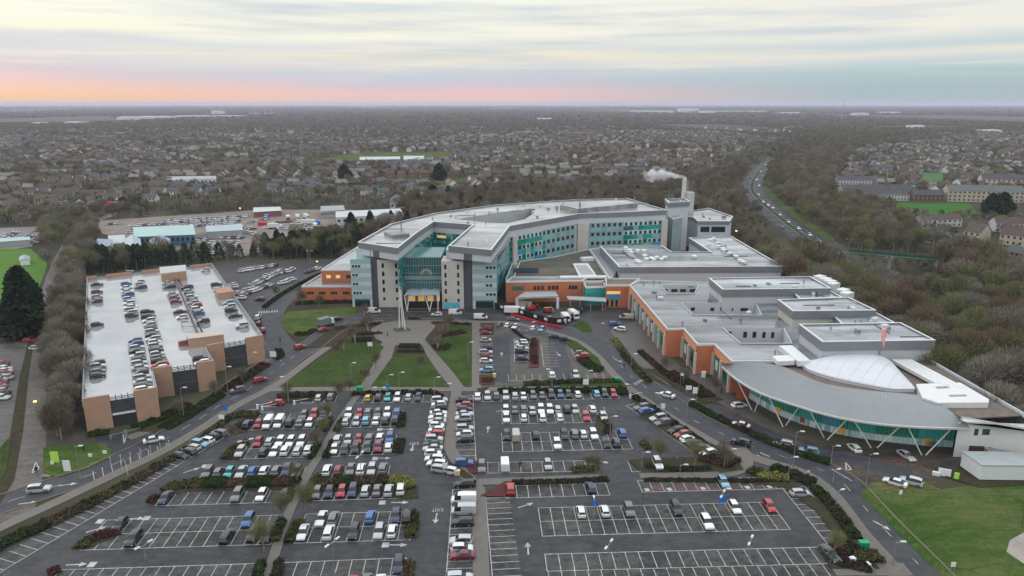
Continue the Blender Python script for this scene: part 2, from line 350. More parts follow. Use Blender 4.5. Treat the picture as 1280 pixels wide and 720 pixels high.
# ------------------------------------------------------------------ roads, car parks, lawns, paths
sheet('car_park', [(-60, 790), (-60, 722), (0, 686), (110, 636), (200, 585), (250, 547), (300, 505), (345, 486), (590, 486), (590, 403), (640, 400), (700, 408), (760, 436), (800, 478), (866, 530), (935, 566), (1010, 592), (1050, 625), (1100, 690), (1150, 790)], 0.02, asphalt)
sheet('forecourt', [(425, 405), (455, 385), (640, 384), (735, 384), (800, 386), (836, 455), (770, 450), (745, 428), (700, 410), (640, 402), (600, 402), (480, 402)], 0.024, worn('forecourt_asphalt', (.04, .04, .042), (.085, .08, .078)))
sheet('car_park_north_west', [(281, 352), (262, 338), (300, 333), (415, 327), (430, 333), (372, 360), (340, 380), (328, 396), (318, 405)], 0.02, asphalt)
sheet('clinic_apron', [(868, 497), (905, 500), (935, 505), (985, 540), (1070, 560), (1190, 569), (1280, 572), (1330, 580), (1330, 600), (1240, 596), (1170, 598), (1080, 603), (1062, 612), (1030, 585), (960, 562), (900, 530)], 0.03, worn('apron_wet', (.035, .032, .03), (.11, .085, .068), patch=.08))
sheet('service_yard', [(-30, 452), (0, 430), (38, 425), (26, 470), (14, 545), (0, 585), (-90, 640), (-160, 600)], 0.02, worn('service_asphalt', (.06, .058, .055), (.13, .125, .115)))
sheet('yard_ground', [(128, 292), (120, 276), (330, 262), (440, 262), (520, 275), (440, 292), (372, 300), (300, 322), (280, 316), (200, 312)], 0.03, mat('yard_gravel', (0.20, 0.165, 0.145), 0.8, 0.3, 0.08, detail=8))
sheet('lot_far_left', [(-60, 322), (-60, 290), (0, 285), (52, 283), (40, 308)], 0.03, mat('lot_asphalt', (0.16, 0.155, 0.15), 0.6, 0.1))
main = catmull(GP([(-140, 688), (-60, 652), (20, 624), (109, 595), (141, 581), (180, 563), (212, 546), (249, 524), (277, 505), (302, 492), (340, 466), (362, 449), (389, 432), (415, 413), (448, 397), (500, 394), (560, 395), (610, 398), (650, 404), (690, 411), (727, 420), (752, 432), (770, 450), (790, 471), (826, 497), (865, 524), (900, 541), (940, 558), (985, 573), (1025, 587), (1052, 603), (1074, 627), (1101, 657), (1133, 690), (1165, 724), (1220, 790)]), 8)
q = MB(); ribbon(q, main, 8.2, 0.034); tag(q.build('road', asphalt_road), kind='structure')
ring = catmull(GP([(352, 452), (336, 436), (326, 415), (322, 398), (328, 383), (345, 368), (372, 354), (404, 338), (436, 322), (460, 308)]), 8)
ring2 = catmull(GP([(372, 440), (352, 427), (343, 410), (342, 395), (352, 380), (372, 364)]), 8)
q = MB(); ribbon(q, ring, 8.5, 0.038); ribbon(q, ring2, 7, 0.042); tag(q.build('road_ring', asphalt_road), kind='structure')
lane = catmull(GP([(16, 650), (30, 606), (37, 560), (40, 510), (43, 465), (48, 430), (56, 390), (68, 345), (82, 312), (94, 296), (110, 280), (140, 268), (152, 255), (140, 235), (120, 215)]), 8)
q = MB(); ribbon(q, lane, 6.5, 0.03); tag(q.build('lane', worn('lane_asphalt', (.07, .064, .058), (.15, .137, .12))), kind='structure')
slip = catmull(GP([(812, 480), (850, 494), (892, 514), (930, 532), (975, 549), (1020, 562), (1062, 573), (1100, 584), (1140, 592)]), 8)
q = MB(); ribbon(q, slip, 5.5, 0.042); tag(q.build('slip_road', asphalt_road), kind='structure')
ent = GP([(150, 545), (150, 560), (152, 590)]); q = MB(); ribbon(q, GP([(158, 541), (152, 558), (146, 580)]), 13, 0.03); ribbon(q, GP([(300, 500), (340, 508), (420, 508)]), 6.5, 0.031)
tag(q.build('road_entries', asphalt_road), kind='structure')
dual = catmull(GP([(1010, 178), (985, 188), (962, 202), (945, 220), (940, 236), (952, 252), (975, 272), (1005, 295), (1045, 325), (1085, 352), (1130, 375), (1200, 400), (1290, 428), (1420, 470)]), 8)
q = MB(); ribbon(q, dual, 8, 0.05, shift=5.6); ribbon(q, dual, 8, 0.05, shift=-5.6); tag(q.build('road_dual_carriageway', worn('asphalt_dual', (.02, .022, .03), (.036, .04, .05), spec=.1)), kind='structure')
q = MB(); ribbon(q, dual, 2.6, 0.06); tag(q.build('grass_central_reservation', grass), kind='structure')
q = MB(); ribbon(q, [p for p in dual if 232 < PJ(*p)[1] < 300], 7, 0.02, shift=13.5); tag(q.build('grass_road_verge', grass_lush), kind='structure')
# paths as raised slabs
H = 0.12
q = MB()
ribbon(q, catmull(GP([(-60, 690), (0, 660), (70, 628), (150, 590), (200, 566), (250, 537), (293, 509), (330, 490), (352, 477), (385, 452), (420, 427), (452, 406), (480, 402)]), 6), 2.9, H, h=H)
ribbon(q, catmull(GP([(500, 402), (560, 402), (610, 403), (642, 404), (690, 416), (722, 427), (745, 444), (765, 466), (780, 481)]), 6), 2.6, H, h=H)
ribbon(q, catmull(GP([(783, 484), (820, 511), (862, 537), (905, 560), (960, 578), (1005, 592), (1040, 618), (1076, 665), (1112, 706), (1150, 760)]), 6), 3.2, H, h=H)
ribbon(q, GP([(340, 487), (400, 486.5), (590, 487), (700, 486), (782, 483)]), 3.0, H+.004, h=H)
ribbon(q, GP([(594, 404), (594, 486)]), 3.4, H+.008, h=H)
ribbon(q, GP([(500, 412), (482, 440), (452, 487)]), 6.5, H+.012, h=H)
ribbon(q, GP([(512, 412), (532, 436), (575, 487)]), 4.2, H+.012, h=H)
ribbon(q, GP([(571, 487), (567, 512), (562, 560), (578, 590), (598, 612), (600, 660), (602, 740)]), 2.9, H+.016, h=H)
ribbon(q, GP([(598, 603), (660, 601), (750, 597)]), 2.6, H+.02, h=H)
ribbon(q, catmull(GP([(800, 596), (850, 595), (905, 593), (930, 585), (934, 570), (925, 560)]), 5), 2.6, H+.02, h=H)
ribbon(q, GP([(450, 490), (428, 520), (405, 560), (385, 592), (368, 625), (352, 665), (338, 710), (332, 750)]), 1.9, H+.024, h=H)
ribbon(q, GP([(1040, 712), (1135, 712)]), 3.5, H+.02, h=H)
ribbon(q, catmull(GP([(55, 597), (75, 583), (95, 574), (130, 556)]), 5), 2.2, H, h=H)
ribbon(q, catmull(GP([(160, 548), (205, 530), (250, 507), (290, 478), (335, 449)]), 5), 3.2, H+.003, h=H)
tag(q.build('pavement', paving), kind='structure')
q = MB()
q.poly(GP([(470, 424), (463, 412), (478, 404), (500, 401), (536, 402), (545, 408), (533, 422), (527, 432), (500, 432), (487, 431)]), H+.03)
tag(q.build('plaza_paving', mat('plaza_paving', (0.15, 0.135, 0.12), 0.6, 0.12, 0.5)), kind='structure')
q = MB(); q.poly(GP([(762, 414), (803, 398), (816, 420), (850, 458), (880, 470), (916, 492), (952, 520), (1000, 545), (995, 549), (955, 535), (900, 505), (868, 490), (835, 482), (806, 462), (790, 450)]), H); tag(q.build('path_east_wing', paving_dark), kind='structure')
# lawns
for i_, (nm, P, m) in enumerate([('grass_lawn', [(355, 483), (395, 452), (430, 430), (470, 428), (480, 434), (450, 484)], grass), ('grass_lawn', [(463, 484), (492, 444), (533, 444), (560, 484)], grass),
                 ('grass_lawn', [(545, 440), (560, 410), (590, 407), (590, 484), (580, 484), (556, 452)], grass), ('grass_lawn', [(355, 412), (350, 400), (360, 390), (445, 383), (448, 392), (420, 400), (388, 418), (366, 420)], grass_lush),
                 ('grass_field_heliport', [(1090, 603), (1150, 599), (1175, 612), (1240, 604), (1400, 606), (1500, 800), (1240, 790), (1178, 722), (1110, 655), (1075, 618)], grass_lush),
                 ('grass_verge', [(54, 592), (54, 560), (95, 556), (130, 556), (139, 562), (139, 572), (110, 586), (72, 597)], grass_lush),
                 ('grass_verge', [(0, 600), (0, 560), (14, 545), (8, 590)], grass),
                 ('grass_pitch', [(-80, 395), (10, 392), (48, 362), (60, 330), (38, 311), (-80, 311)], mat('pitch', (0.085, 0.18, 0.03), 0.9, 0.12, 0.05, spec=0.1)),
                 ('grass_field', [(386, 204), (390, 199), (460, 191), (565, 190), (568, 199), (450, 201)], grass_lush), ('grass_field', [(462, 231), (470, 224), (590, 223), (588, 232)], grass_lush),
                 ('grass_field', [(1118, 273), (1120, 253), (1212, 254), (1225, 272)], mat('field_bright', (0.04, 0.13, 0.018), 0.9, 0.25, 0.03, spec=0.1)), ('grass_field', [(1150, 233), (1152, 216), (1178, 216), (1180, 233)], mat('field_bright2', (0.045, 0.12, 0.02), 0.9, 0.2)),
                 ('grass_field', [(1228, 273), (1250, 266), (1330, 270), (1330, 277)], grass_lush), ('grass_field', [(592, 186.5), (600, 183), (680, 183), (676, 187)], grass_lush), ('grass_field', [(784, 190), (790, 187), (862, 186.5), (858, 190.5)], grass_lush), ('grass_field', [(300, 168), (318, 166), (420, 166), (410, 168.5)], grass_lush), ('grass_field', [(1090, 160), (1110, 158.5), (1210, 158.5), (1190, 161)], grass_lush), ('grass_field', [(140, 186), (190, 182), (262, 181), (262, 186)], grass_lush),
                 ('grass_field', [(205, 143.5), (330, 140.2), (345, 141), (250, 145)], grass), ('grass_field', [(-100, 139.5), (90, 139), (110, 140), (-100, 141.5)], grass), ('grass_field', [(980, 140), (1100, 138.5), (1160, 139.6), (1010, 141.5)], grass),
                 ('grass_verge', [(700, 420), (722, 428), (748, 448), (756, 464), (738, 466), (728, 446), (708, 430)], grass), ('grass_verge', [(716, 407), (728, 400), (738, 408), (740, 416), (728, 415)], grass),
                 ('grass_verge', [(700, 484), (782, 483), (778, 476), (700, 478)], grass)]):
    sheet(nm, P, .0015*i_+0.135 if 'field_' not in nm and 'field' != nm[-5:] and 'pitch' not in nm else 0.06+.0015*i_, m)
# planting beds (bark soil)
beds = [[(380, 436), (418, 408), (475, 402), (492, 403), (465, 424), (440, 432)], [(536, 404), (590, 404), (590, 409), (562, 412), (548, 441), (534, 428)], [(495, 430), (527, 430), (533, 444), (490, 446)],
        [(168, 540), (250, 505), (285, 482), (330, 452), (336, 458), (290, 490), (240, 520), (200, 541)], [(215, 606), (240, 600), (372, 598), (366, 612), (235, 614), (206, 622), (190, 632), (186, 626)],
        [(388, 598), (500, 595), (522, 612), (524, 622), (508, 624), (388, 612)], [(88, 686), (110, 670), (152, 661), (152, 668), (105, 688)], [(285, 538), (300, 524), (320, 517), (322, 526), (308, 540), (290, 545)], [(278, 575), (296, 556), (313, 551), (300, 574)],
        [(499, 522), (508, 517), (507, 532), (497, 536)], [(497, 556), (504, 548), (503, 566), (492, 570)], [(507, 648), (520, 640), (526, 655), (520, 672), (508, 676)], [(508, 706), (516, 700), (520, 730), (506, 730)],
        [(560, 576), (592, 596), (588, 604), (566, 590)], [(605, 418), (617, 418), (618, 404), (601, 404)], [(596, 486), (612, 484), (600, 498)], [(764, 424), (771, 422), (790, 446), (816, 478), (808, 481), (786, 456)],
        [(805, 461), (823, 462), (860, 481), (905, 500), (880, 506), (845, 486)], [(788, 492), (800, 498), (866, 545), (915, 566), (930, 588), (900, 592), (875, 580), (868, 566), (800, 520)], [(742, 537), (748, 518), (762, 530), (765, 540), (752, 545)],
        [(785, 576), (800, 590), (900, 590), (880, 572), (865, 572), (810, 573)], [(800, 600), (1000, 603), (1002, 600), (805, 598)], [(800, 552), (806, 548), (815, 560), (805, 563)], [(950, 588), (985, 597), (1040, 640), (1100, 712), (1040, 712), (1030, 700), (1060, 692), (1020, 640), (980, 610), (945, 605)],
        [(345, 492), (420, 492), (420, 498), (345, 505)], [(1180, 597), (1200, 582), (1330, 585), (1330, 604), (1225, 610)]]
q = MB()
for i_, P in enumerate(beds): q.poly(GP(P), 0.13+.0025*i_)
tag(q.build('soil_planting_beds', soil), kind='structure')
q = MB()
for P in [[(599, 469), (618, 469), (618, 481), (599, 481)], [(662, 424), (674, 425), (674, 460), (661, 460)], [(575, 575), (597, 577), (598, 592), (588, 593)], [(600, 621), (632, 602), (640, 603), (632, 622)], [(1038, 690), (1072, 677), (1085, 695), (1055, 706)]]: q.poly(GP(P), 0.215)
tag(q.build('soil_red_beds', red_mulch), kind='structure')
q = MB(); q.poly(GP([(598, 405), (598, 482), (760, 480), (772, 470), (760, 440), (700, 414), (620, 403)]), 0.024); 
tag(q.build('small_car_park', asphalt_old), kind='structure')
q = MB(); ribbon(q, catmull(GP([(640, 418), (628, 425), (626, 445), (626, 478)]), 4), 6, 0.03); ribbon(q, catmull(GP([(640, 414), (690, 420), (697, 440), (706, 474)]), 4), 6, 0.03)
tag(q.build('road_car_park_aisles', asphalt_road), kind='structure')
# woodland floor
q = MB()
for P in [[(50, 590), (60, 520), (75, 400), (90, 330), (104, 300), (112, 330), (104, 500), (108, 556)], [(85, 350), (90, 325), (200, 320), (330, 330), (440, 310), (452, 330), (400, 332), (262, 340), (110, 352)]]: q.poly(GP(P), 0.011+.004*(P[0][0] == 85))
tag(q.build('soil_woodland_floor', mat('leaf_litter', (0.055, 0.05, 0.035), 0.95, 0.35, 0.25, detail=9)), kind='structure')
q = MB(); q.poly(GP([(1258, 690), (1262, 676), (1290, 660), (1400, 655), (1500, 740), (1330, 740)]), 0.07); tag(q.build('helipad_ground', mat('helipad', (0.30, 0.27, 0.24), 0.7, 0.2, 0.2)), kind='structure')
# kerb stones along the access road
q = MB(); i0 = 0
ribbon(q, offset(main, 4.35), 0.3, H+.03, h=H); ribbon(q, offset(main, -4.35), 0.3, H+.03, h=H)
tag(q.build('kerb', kerb_m), kind='structure')
sheet('soil_verge', [(12, 548), (24, 472), (36, 424), (43, 424), (36, 470), (29, 540), (18, 600), (0, 630), (-4, 600)], .05, soil)
# ------------------------------------------------------------------ bay rows, cars parked in them
MK = MB(); MKZ = 0.048; BAY = MB(); CARS = []
def row(q0, q1, n, cars, desc, side=1, depth=4.8, axis='x', far=False, near=True, dz=0.0, lines=True, ends='left', z=0.0, surf=True, snap=True):
    A = np.array(G(*q0, z)); B = np.array(G(*q1, z)); L = np.linalg.norm(B-A); u = (B-A)/L; nn = np.array([-u[1], u[0]])*side
    if lines:
        for i in range(n+1):
            p = A+u*L*i/n; mb_line(MK, p, p+nn*depth, 0.14, MKZ+dz)
        if near: mb_line(MK, A-u*.07, B+u*.07, 0.16, MKZ+dz+.004)
        if far: mb_line(MK, A+nn*depth, B+nn*depth, 0.14, MKZ+dz+.008)
        if surf: BAY.add([(*p, 0.036) for p in (A, B, B+nn*depth, A+nn*depth)], [(0, 1, 2, 3) if side > 0 else (3, 2, 1, 0)])
    k = 0 if axis == 'x' else 1; used = set(); out = []
    for c in cars:
        lo, hi = -0.3, 1.3
        f = lambda t: PJ(*(A+u*L*t+nn*depth*.5), z+0.75)[k]
        inc = f(1) > f(0)
        for _ in range(40):
            m = (lo+hi)/2
            if (f(m) < c[0]) == inc: lo = m
            else: hi = m
        t = lo; s = math.floor(t*n)
        if snap:
            if s in used: s = s+1 if (s+1) not in used and t*n-s > .45 else (s-1 if (s-1) not in used else s+1)
            while s in used: s += 1
            used.add(s); t = (s+.5)/n+random.uniform(-.06, .06)/n
        p = A+u*L*t+nn*(depth*.5+random.uniform(-.25, .25))
        hd = math.atan2(nn[1], nn[0])+(math.pi if random.random() < .55 else 0)+random.uniform(-.02, .02)
        out.append((c[0], p, hd, c[1]))
    out.sort(key=lambda r: r[0])
    for i, (cx, p, hd, cc) in enumerate(out):
        CARS.append((p[0], p[1], hd, cc, (desc, i+1, len(out), ends), z))
def cs(s):   # '310n 324r' -> [(310,'n'),...]
    return [(float(t.rstrip('abcdefghijklmnopqrstuvwxyzABCDEFGHIJKLMNOPQRSTUVWXYZ')), t.lstrip('0123456789.')) for t in s.split()]
row((300, 538), (405, 535), 8, cs('310n 324r 337wV 350wV 362k 372.5g 386w 399b'), 'front line, first double row left of walkway')
A1 = [G(300, 538), G(405, 535)]
def back(q0, q1, depth=4.8):    # the pixel ends of the line at the far side of a row
    A = np.array(G(*q0)); B = np.array(G(*q1)); u = (B-A)/np.linalg.norm(B-A); nn = np.array([-u[1], u[0]])*depth
    return PJ(*(A+nn)), PJ(*(B+nn))
b0 = back((300, 538), (405, 535)); row(*b0, 8, cs('379g 392r 402k'), 'rear line, first double row left of walkway')
row((290, 574), (390, 571.5), 7, cs('303s 328n 343w 355.6w 367.5s 380.6w'), 'front line, second double row left of walkway')
b0 = back((290, 574), (390, 571.5)); row(*b0, 7, cs('323r 335s 349w 360.6w 374w 385.6k'), 'rear line, second double row left of walkway')
row((247, 601), (377, 597), 9, cs('255g 269g 284t 299s 312.5b 326w 339g 353n 367.5p'), 'row behind clipped hedge left of walkway')
row((194, 632.5), (361, 627.7), 11, cs('204n 299g 326w 357k'), 'row before clipped hedge left of walkway')
row((100, 688), (338, 680.6), 14, cs('165k 280k 314k 330k'), 'front line, near double row bottom left', far=True)
b0 = back((100, 688), (338, 680.6)); row(*b0, 14, cs('145k 307.5b'), 'rear line, near double row bottom left', far=True, near=False)
row((342, 704), (76, 712.5), 15, [], '', far=True)
row((440, 504), (540, 502.5), 8, cs('460y 474k 487.5t 500.5w 516s 527.5n'), 'top row beside the lawn')
row((376, 504), (418, 503), 3, cs('396.5s 411.5g'), 'short top row left of walkway')
row((425, 535), (500, 532.5), 6, cs('433s 445s 457.5c 470w 481k 493k'), 'front line, first double row right of walkway')
b0 = back((425, 535), (500, 532.5)); row(*b0, 6, cs('438w 449r 460g 471g 484w 495.6b'), 'rear line, first double row right of walkway')
row((409, 571), (492, 567.5), 6, cs('419w 432k 445k 459e 470.6m 484w'), 'front line, second double row right of walkway')
b0 = back((409, 571), (492, 567.5)); row(*b0, 6, cs('424s 437s 450r 463g 475w 487b'), 'rear line, second double row right of walkway')
row((400, 598), (485, 595), 6, cs('409w 422.5m 436g 450.6w 464s 477g'), 'row behind brown hedge right of walkway')
row((386, 626.5), (508, 622.5), 8, cs('398g 412.5n 429r 443n 456s 470g 485s 499.7w'), 'row before brown hedge right of walkway')
row((367.5, 679.2), (513, 675), 9, cs('377.5w 410w 440k 472.5s 488w'), 'front line, near double row right of walkway', far=True)
b0 = back((367.5, 679.2), (513, 675)); row(*b0, 9, cs('400w 416g 461.7b 491.7n 509k'), 'rear line, near double row right of walkway', far=True, near=False)
b1 = back((508, 697.5), (355, 703.5), -4.8)
row((508, 697.5), (355, 703.5), 9, cs('500n'), 'bottom row right of walkway', far=True)
bb = [PJ(*(np.array(G(*p))+np.array([0, -4.8]))) for p in ((508, 697.5), (355, 703.5))]
row(*bb, 9, cs('372c 443.5r 461g 479w'), 'row cut by bottom edge beside walkway', near=False)
# central columns of bays beside the curved path
row((566, 612), (557, 730), 15, cs('606.5k 615e 625wV 637sV 656k 673s 681w 691m 719s'), 'column right of the exit lane', axis='y', side=1, depth=5, ends='far')
row((568, 495), (567, 578), 13, cs('499.5k 505o 510n 515.5s 524s 532.5s 538w 550n 574b'), 'column right of the curved path', axis='y', side=1, depth=5.1, far=True, ends='far')
row((607, 623), (617, 740), 15, [], '', axis='y', side=1, depth=5)
for i, (x, y, c, h) in enumerate([(549, 499.5, 's', 8), (548.5, 504.5, 'w', 6), (548, 509.6, 'k', 5), (548, 515, 'w', 5), (547, 520.3, 'w', 4), (546.5, 525.6, 's', 4), (546, 531, 'w', 2), (545.5, 536.4, 'w', 2), (543.5, 542, 'r', 0), (542.5, 548, 's', 0), (541.5, 553.7, 'e', 2), (541, 559.5, 's', 4), (541, 565.8, 'w', 3), (543, 572.4, 'w', -4), (546, 579, 'w', -9), (551, 586, 's', -14), (561.5, 587.5, 'w', -20)]):
    p = G(x, y, .75); CARS.append((p[0], p[1], R(h+(180 if i % 3 else 0)), c, ('curved column left of curved path', i+1, 17, 'far'), 0))
# right car park
row((592, 502.5), (775, 498), 16, cs('598w 609s 619.5g 631s 642s 652w 664.5g 675g 685.7n 697b 715.6k 726w 747c 758e 768.4r'), 'top row under the long hedge')
row((628, 530), (762, 528), 12, cs('632.7w 654.7w 677w 700w 733.6r 756s'), 'front line, upper double row, right park', far=True)
b0 = back((628, 530), (762, 528)); row(*b0, 12, cs('630.5w 642g 653g 664s 675w 687w 698s 709k 720s 740.5w'), 'rear line, upper double row, right park', near=False)
row((628.5, 565), (791, 561.4), 13, cs('696w 758.5k 771n'), 'front line, middle double row, right park', far=True)
b0 = back((628.5, 565), (791, 561.4)); row(*b0, 13, cs('635k 645pV 671k 706k 719g 731w 743.5w 777.5b'), 'rear line, middle double row, right park', far=True, near=False)
row((596, 592), (748, 589), 11, cs('603g 631wV 682.5s'), 'row above the straight footpath', far=True)
row((632, 623), (762.5, 619), 9, cs('640r 739n'), 'row below the straight footpath', far=True)
row((678, 670.5), (988, 662), 20, cs('884w'), 'front line, wide double row, right park', far=True)
b0 = back((678, 670.5), (988, 662)); row(*b0, 20, cs('727w 756w 786g 845k 919w 963r'), 'rear line, wide double row, right park', far=True, near=False)
row((1027, 684), (681, 693), 21, [], '', far=True)
row((1027, 705), (685, 713.5), 21, [], '', near=False)
row((977, 609), (1036, 682), 9, cs('617y'[:0] or '617.5s'), 'slanting column beside the right path', axis='y', side=1, depth=5, far=True, ends='far')
row((782, 507), (870, 568), 12, cs('506.7g 514b 520s 528g 537k 542o 547.5w 552k 557.5g 566w'), 'slanting row beside the bus road', axis='y', side=1, depth=5, ends='far')
row((-10, 722), (287, 543), 28, cs('221k 231e 240p 247c 257w 266k 277g'), 'slanting row under the left hedge', side=1, depth=4.6)
row((803, 615.5), (985, 611), 13, cs('909c'), 'hatched bays below the curving footpath', far=True)
row((790, 590), (900, 588), 8, cs('815.5w'), 'hatched bays above the curving footpath')
# small car park by the main entrance
row((599, 407), (598, 468), 12, cs('411m 415m 422.6p 434n 439s 443m 449w 464c'), 'left column, small entrance car park', axis='y', depth=4.8, surf=False, ends='far')
row((643, 424), (643, 452), 7, cs('427w 431s 435p 440n 447n'), 'middle column, small entrance car park', axis='y', depth=4.8, surf=False, ends='far')
row((714, 437), (720, 450), 3, cs('439g 445r'), 'right column, small entrance car park', axis='y', depth=4.8, surf=False, ends='far')
row((676, 430), (680, 458), 8, [], '', axis='y', depth=4.8, surf=False)
row((636, 476), (756, 474), 12, cs('695w 724s'), 'bottom row, small entrance car park', surf=False)
row((616, 409), (680, 416), 6, cs('624g 639w 650w 661w 671c'), 'top row, small entrance car park', surf=False, depth=4.5)
tag(BAY.build('asphalt_bay_surface', asphalt_bay), kind='structure')
# hatching of blue badge bays
q = MB()
A = np.array(G(803, 615.5)); B = np.array(G(985, 611)); u = (B-A)/np.linalg.norm(B-A); nn = np.array([-u[1], u[0]]); w = np.linalg.norm(B-A)/13
for s in (1, 3, 4, 6, 8, 10, 12):
    p = A+u*w*s
    for k in range(3):
        a = p+nn*(k*1.6); mb_line(q, a, a+u*w+nn*1.6, .12, .062); mb_line(q, a+nn*1.6, a+u*w, .12, .066)
A2 = np.array(G(790, 590))
for s in (3, 4, 6):
    p = A2+u*w*s
    for k in range(3):
        a = p+nn*(k*1.6); mb_line(q, a, a+u*w+nn*1.6, .12, .062); mb_line(q, a+nn*1.6, a+u*w, .12, .066)
for (x0, y0), (x1, y1) in [((1102, 612), (1150, 603)), ((1108, 615), (1160, 608)), ((1118, 604), (1140, 617)), ((1130, 603), (1156, 616)), ((1150, 603), (1175, 612)), ((1095, 606), (1170, 603)), ((1108, 570), (1150, 580)), ((1112, 578), (1130, 572)), ((1120, 580), (1142, 574)), ((1150, 581), (1167, 596)), ((935, 512), (1000, 548)), ((1000, 548), (1090, 567)), ((925, 519), (1010, 560)), ((1010, 560), (1112, 577))]: mb_line(q, G(x0, y0), G(x1, y1), .16, .07)
tag(q.build('road_hatching', paint_red), kind='structure')
q = MB()
for s in (0, 2, 5, 7, 9, 11):
    p = A+u*w*(s+.5)+nn*.9; q.box((*p, .06), (1.0, 1.1, .006), .3)
tag(q.build('road_marking_symbols', mat('pale_symbol', (0.5, 0.42, 0.34), 0.6, 0.2)), kind='structure')
# lane markings
dashes(MK, main[:int(len(main)*.43)], 3, 3.5, .14, .055); dashes(MK, main[int(len(main)*.62):], 2.2, 6, .14, .055); dashes(MK, ring, 2.5, 4, .12, .055)
dashes(MK, dual, 3, 6, .2, .07, 5.6); dashes(MK, dual, 3, 6, .2, .07, -5.6); dashes(MK, dual, 100, .1, .2, .074, 1.9); dashes(MK, dual, 100, .1, .2, .074, -1.9)
def arrow(x, y, deg, L=3.6, s=1.0):
    p = np.array(G(x, y)); a = np.array([math.cos(R(deg)), math.sin(R(deg))]); b = np.array([-a[1], a[0]]); z = .066
    mb_line(MK, p-a*L/2, p+a*L*.15, .3*s, z)
    MK.add([(*(p+a*L*.15+b*.65*s), z), (*(p+a*L*.15-b*.65*s), z), (*(p+a*L*.5), z)], [(0, 1, 2)])
for t in [(515.5, 560, -90), (545, 648, -90), (500, 628.5, 0), (497, 681.5, 0), (484, 536.8, 0), (479, 573, 0), (610, 537, 90), (660, 686, 91), (627, 443, 90), (698, 443, -75), (121, 662, 35), (96, 706, 5), (240, 588, 40), (169, 648.5, 3), (1102, 657, -60), (773, 451, -50), (657, 632, 30), (752, 577, -30), (627, 513, 35), (85, 606, 18), (35, 629, 15)]: arrow(*t)
for x, y in [(478, 628.5), (482, 681.5), (475, 537), (469, 573.5), (183, 648), (115, 706), (125, 652), (322, 552), (256, 583)]:
    p = G(x, y); MK.box((*p, .06), (1.3, 1.5, .006), R(2.6))
def gw(pts, w=.25): 
    W = GP(pts)
    for i in range(len(W)-1): mb_line(MK, W[i], W[i+1], w, .068)
gw([(154, 543), (155, 556), (158, 543), (154, 543)]); gw([(1057, 578), (1064, 587), (1058, 588), (1057, 578)], .3); gw([(40, 592), (45, 578), (49, 586), (40, 592)])
for k in range(9): # give-way dashes at the slip road
    a = np.array(G(1040, 587)); b2 = np.array(G(1066, 602)); p = a+(b2-a)*k/9; mb_line(MK, p, a+(b2-a)*(k+.6)/9, .4, .07)
for k in range(8):  # zebra
    a = np.array(G(322, 391)); b2 = np.array(G(348, 389)); p = a+(b2-a)*(k+.25)/8; mb_line(MK, p, a+(b2-a)*(k+.75)/8, 3, .07)
for k in range(6):
    a = np.array(G(793, 481)); b2 = np.array(G(808, 472)); p = a+(b2-a)*(k+.25)/6; mb_line(MK, p, a+(b2-a)*(k+.7)/6, 1.2, .07)
for x0, y0, x1, y1 in [(312, 512, 322, 512), (305, 515.5, 342, 515.5), (330, 508.7, 345, 508.7), (950, 566, 962, 571), (946, 569, 958, 574)]: mb_line(MK, G(x0, y0), G(x1, y1), .3, .07)
for k in range(9):
    x = 118+k*11.5; mb_line(MK, G(x, 600-k*4.6), G(x-2, 589-k*4.4), .14, .07)
tag(MK.build('road_markings', paint_worn), kind='structure')
for (x, y, w) in [(517.5, 554.5, 2.6), (547, 637.5, 2.6)]:
    fc = bpy.data.curves.new('road_marking_text', 'FONT'); fc.body = 'EXIT'; fc.size = 1.15; fc.align_x = 'CENTER'; fc.align_y = 'CENTER'; fc.extrude = 0.002
    fo = bpy.data.objects.new('road_marking_text', fc); COL.objects.link(fo); fo.location = (*G(x, y), .07); fo.rotation_euler = (0, 0, R(182.6)); fo.scale = (1, 1.5, 1); fc.materials.append(paint_worn); fo['kind'] = 'structure'
# ------------------------------------------------------------------ vehicles
car_paint = objcol_mat('car_paint', 0.32, 0.25, 0.8)
car_glass = mat('car_glass', (0.012, 0.016, 0.02), rough=0.05, var=0, spec=0.6)
tyre = mat('tyre', (0.012, 0.012, 0.012), rough=0.9, var=0); rim = mat('alloy_rim', (0.35, 0.36, 0.37), rough=0.35, var=0, metal=0.7)
lamp_c = mat('headlamp_lens', (0.75, 0.77, 0.8), rough=0.1, var=0); lamp_r = mat('tail_lamp_lens', (0.35, 0.01, 0.01), rough=0.2, var=0)
lamp_on = mat('headlamp_lit', (1.0, 0.93, 0.8), rough=0.2, var=0, emit=6); tail_on = mat('tail_lamp_lit', (1.0, 0.03, 0.02), rough=0.2, var=0, emit=2.5)
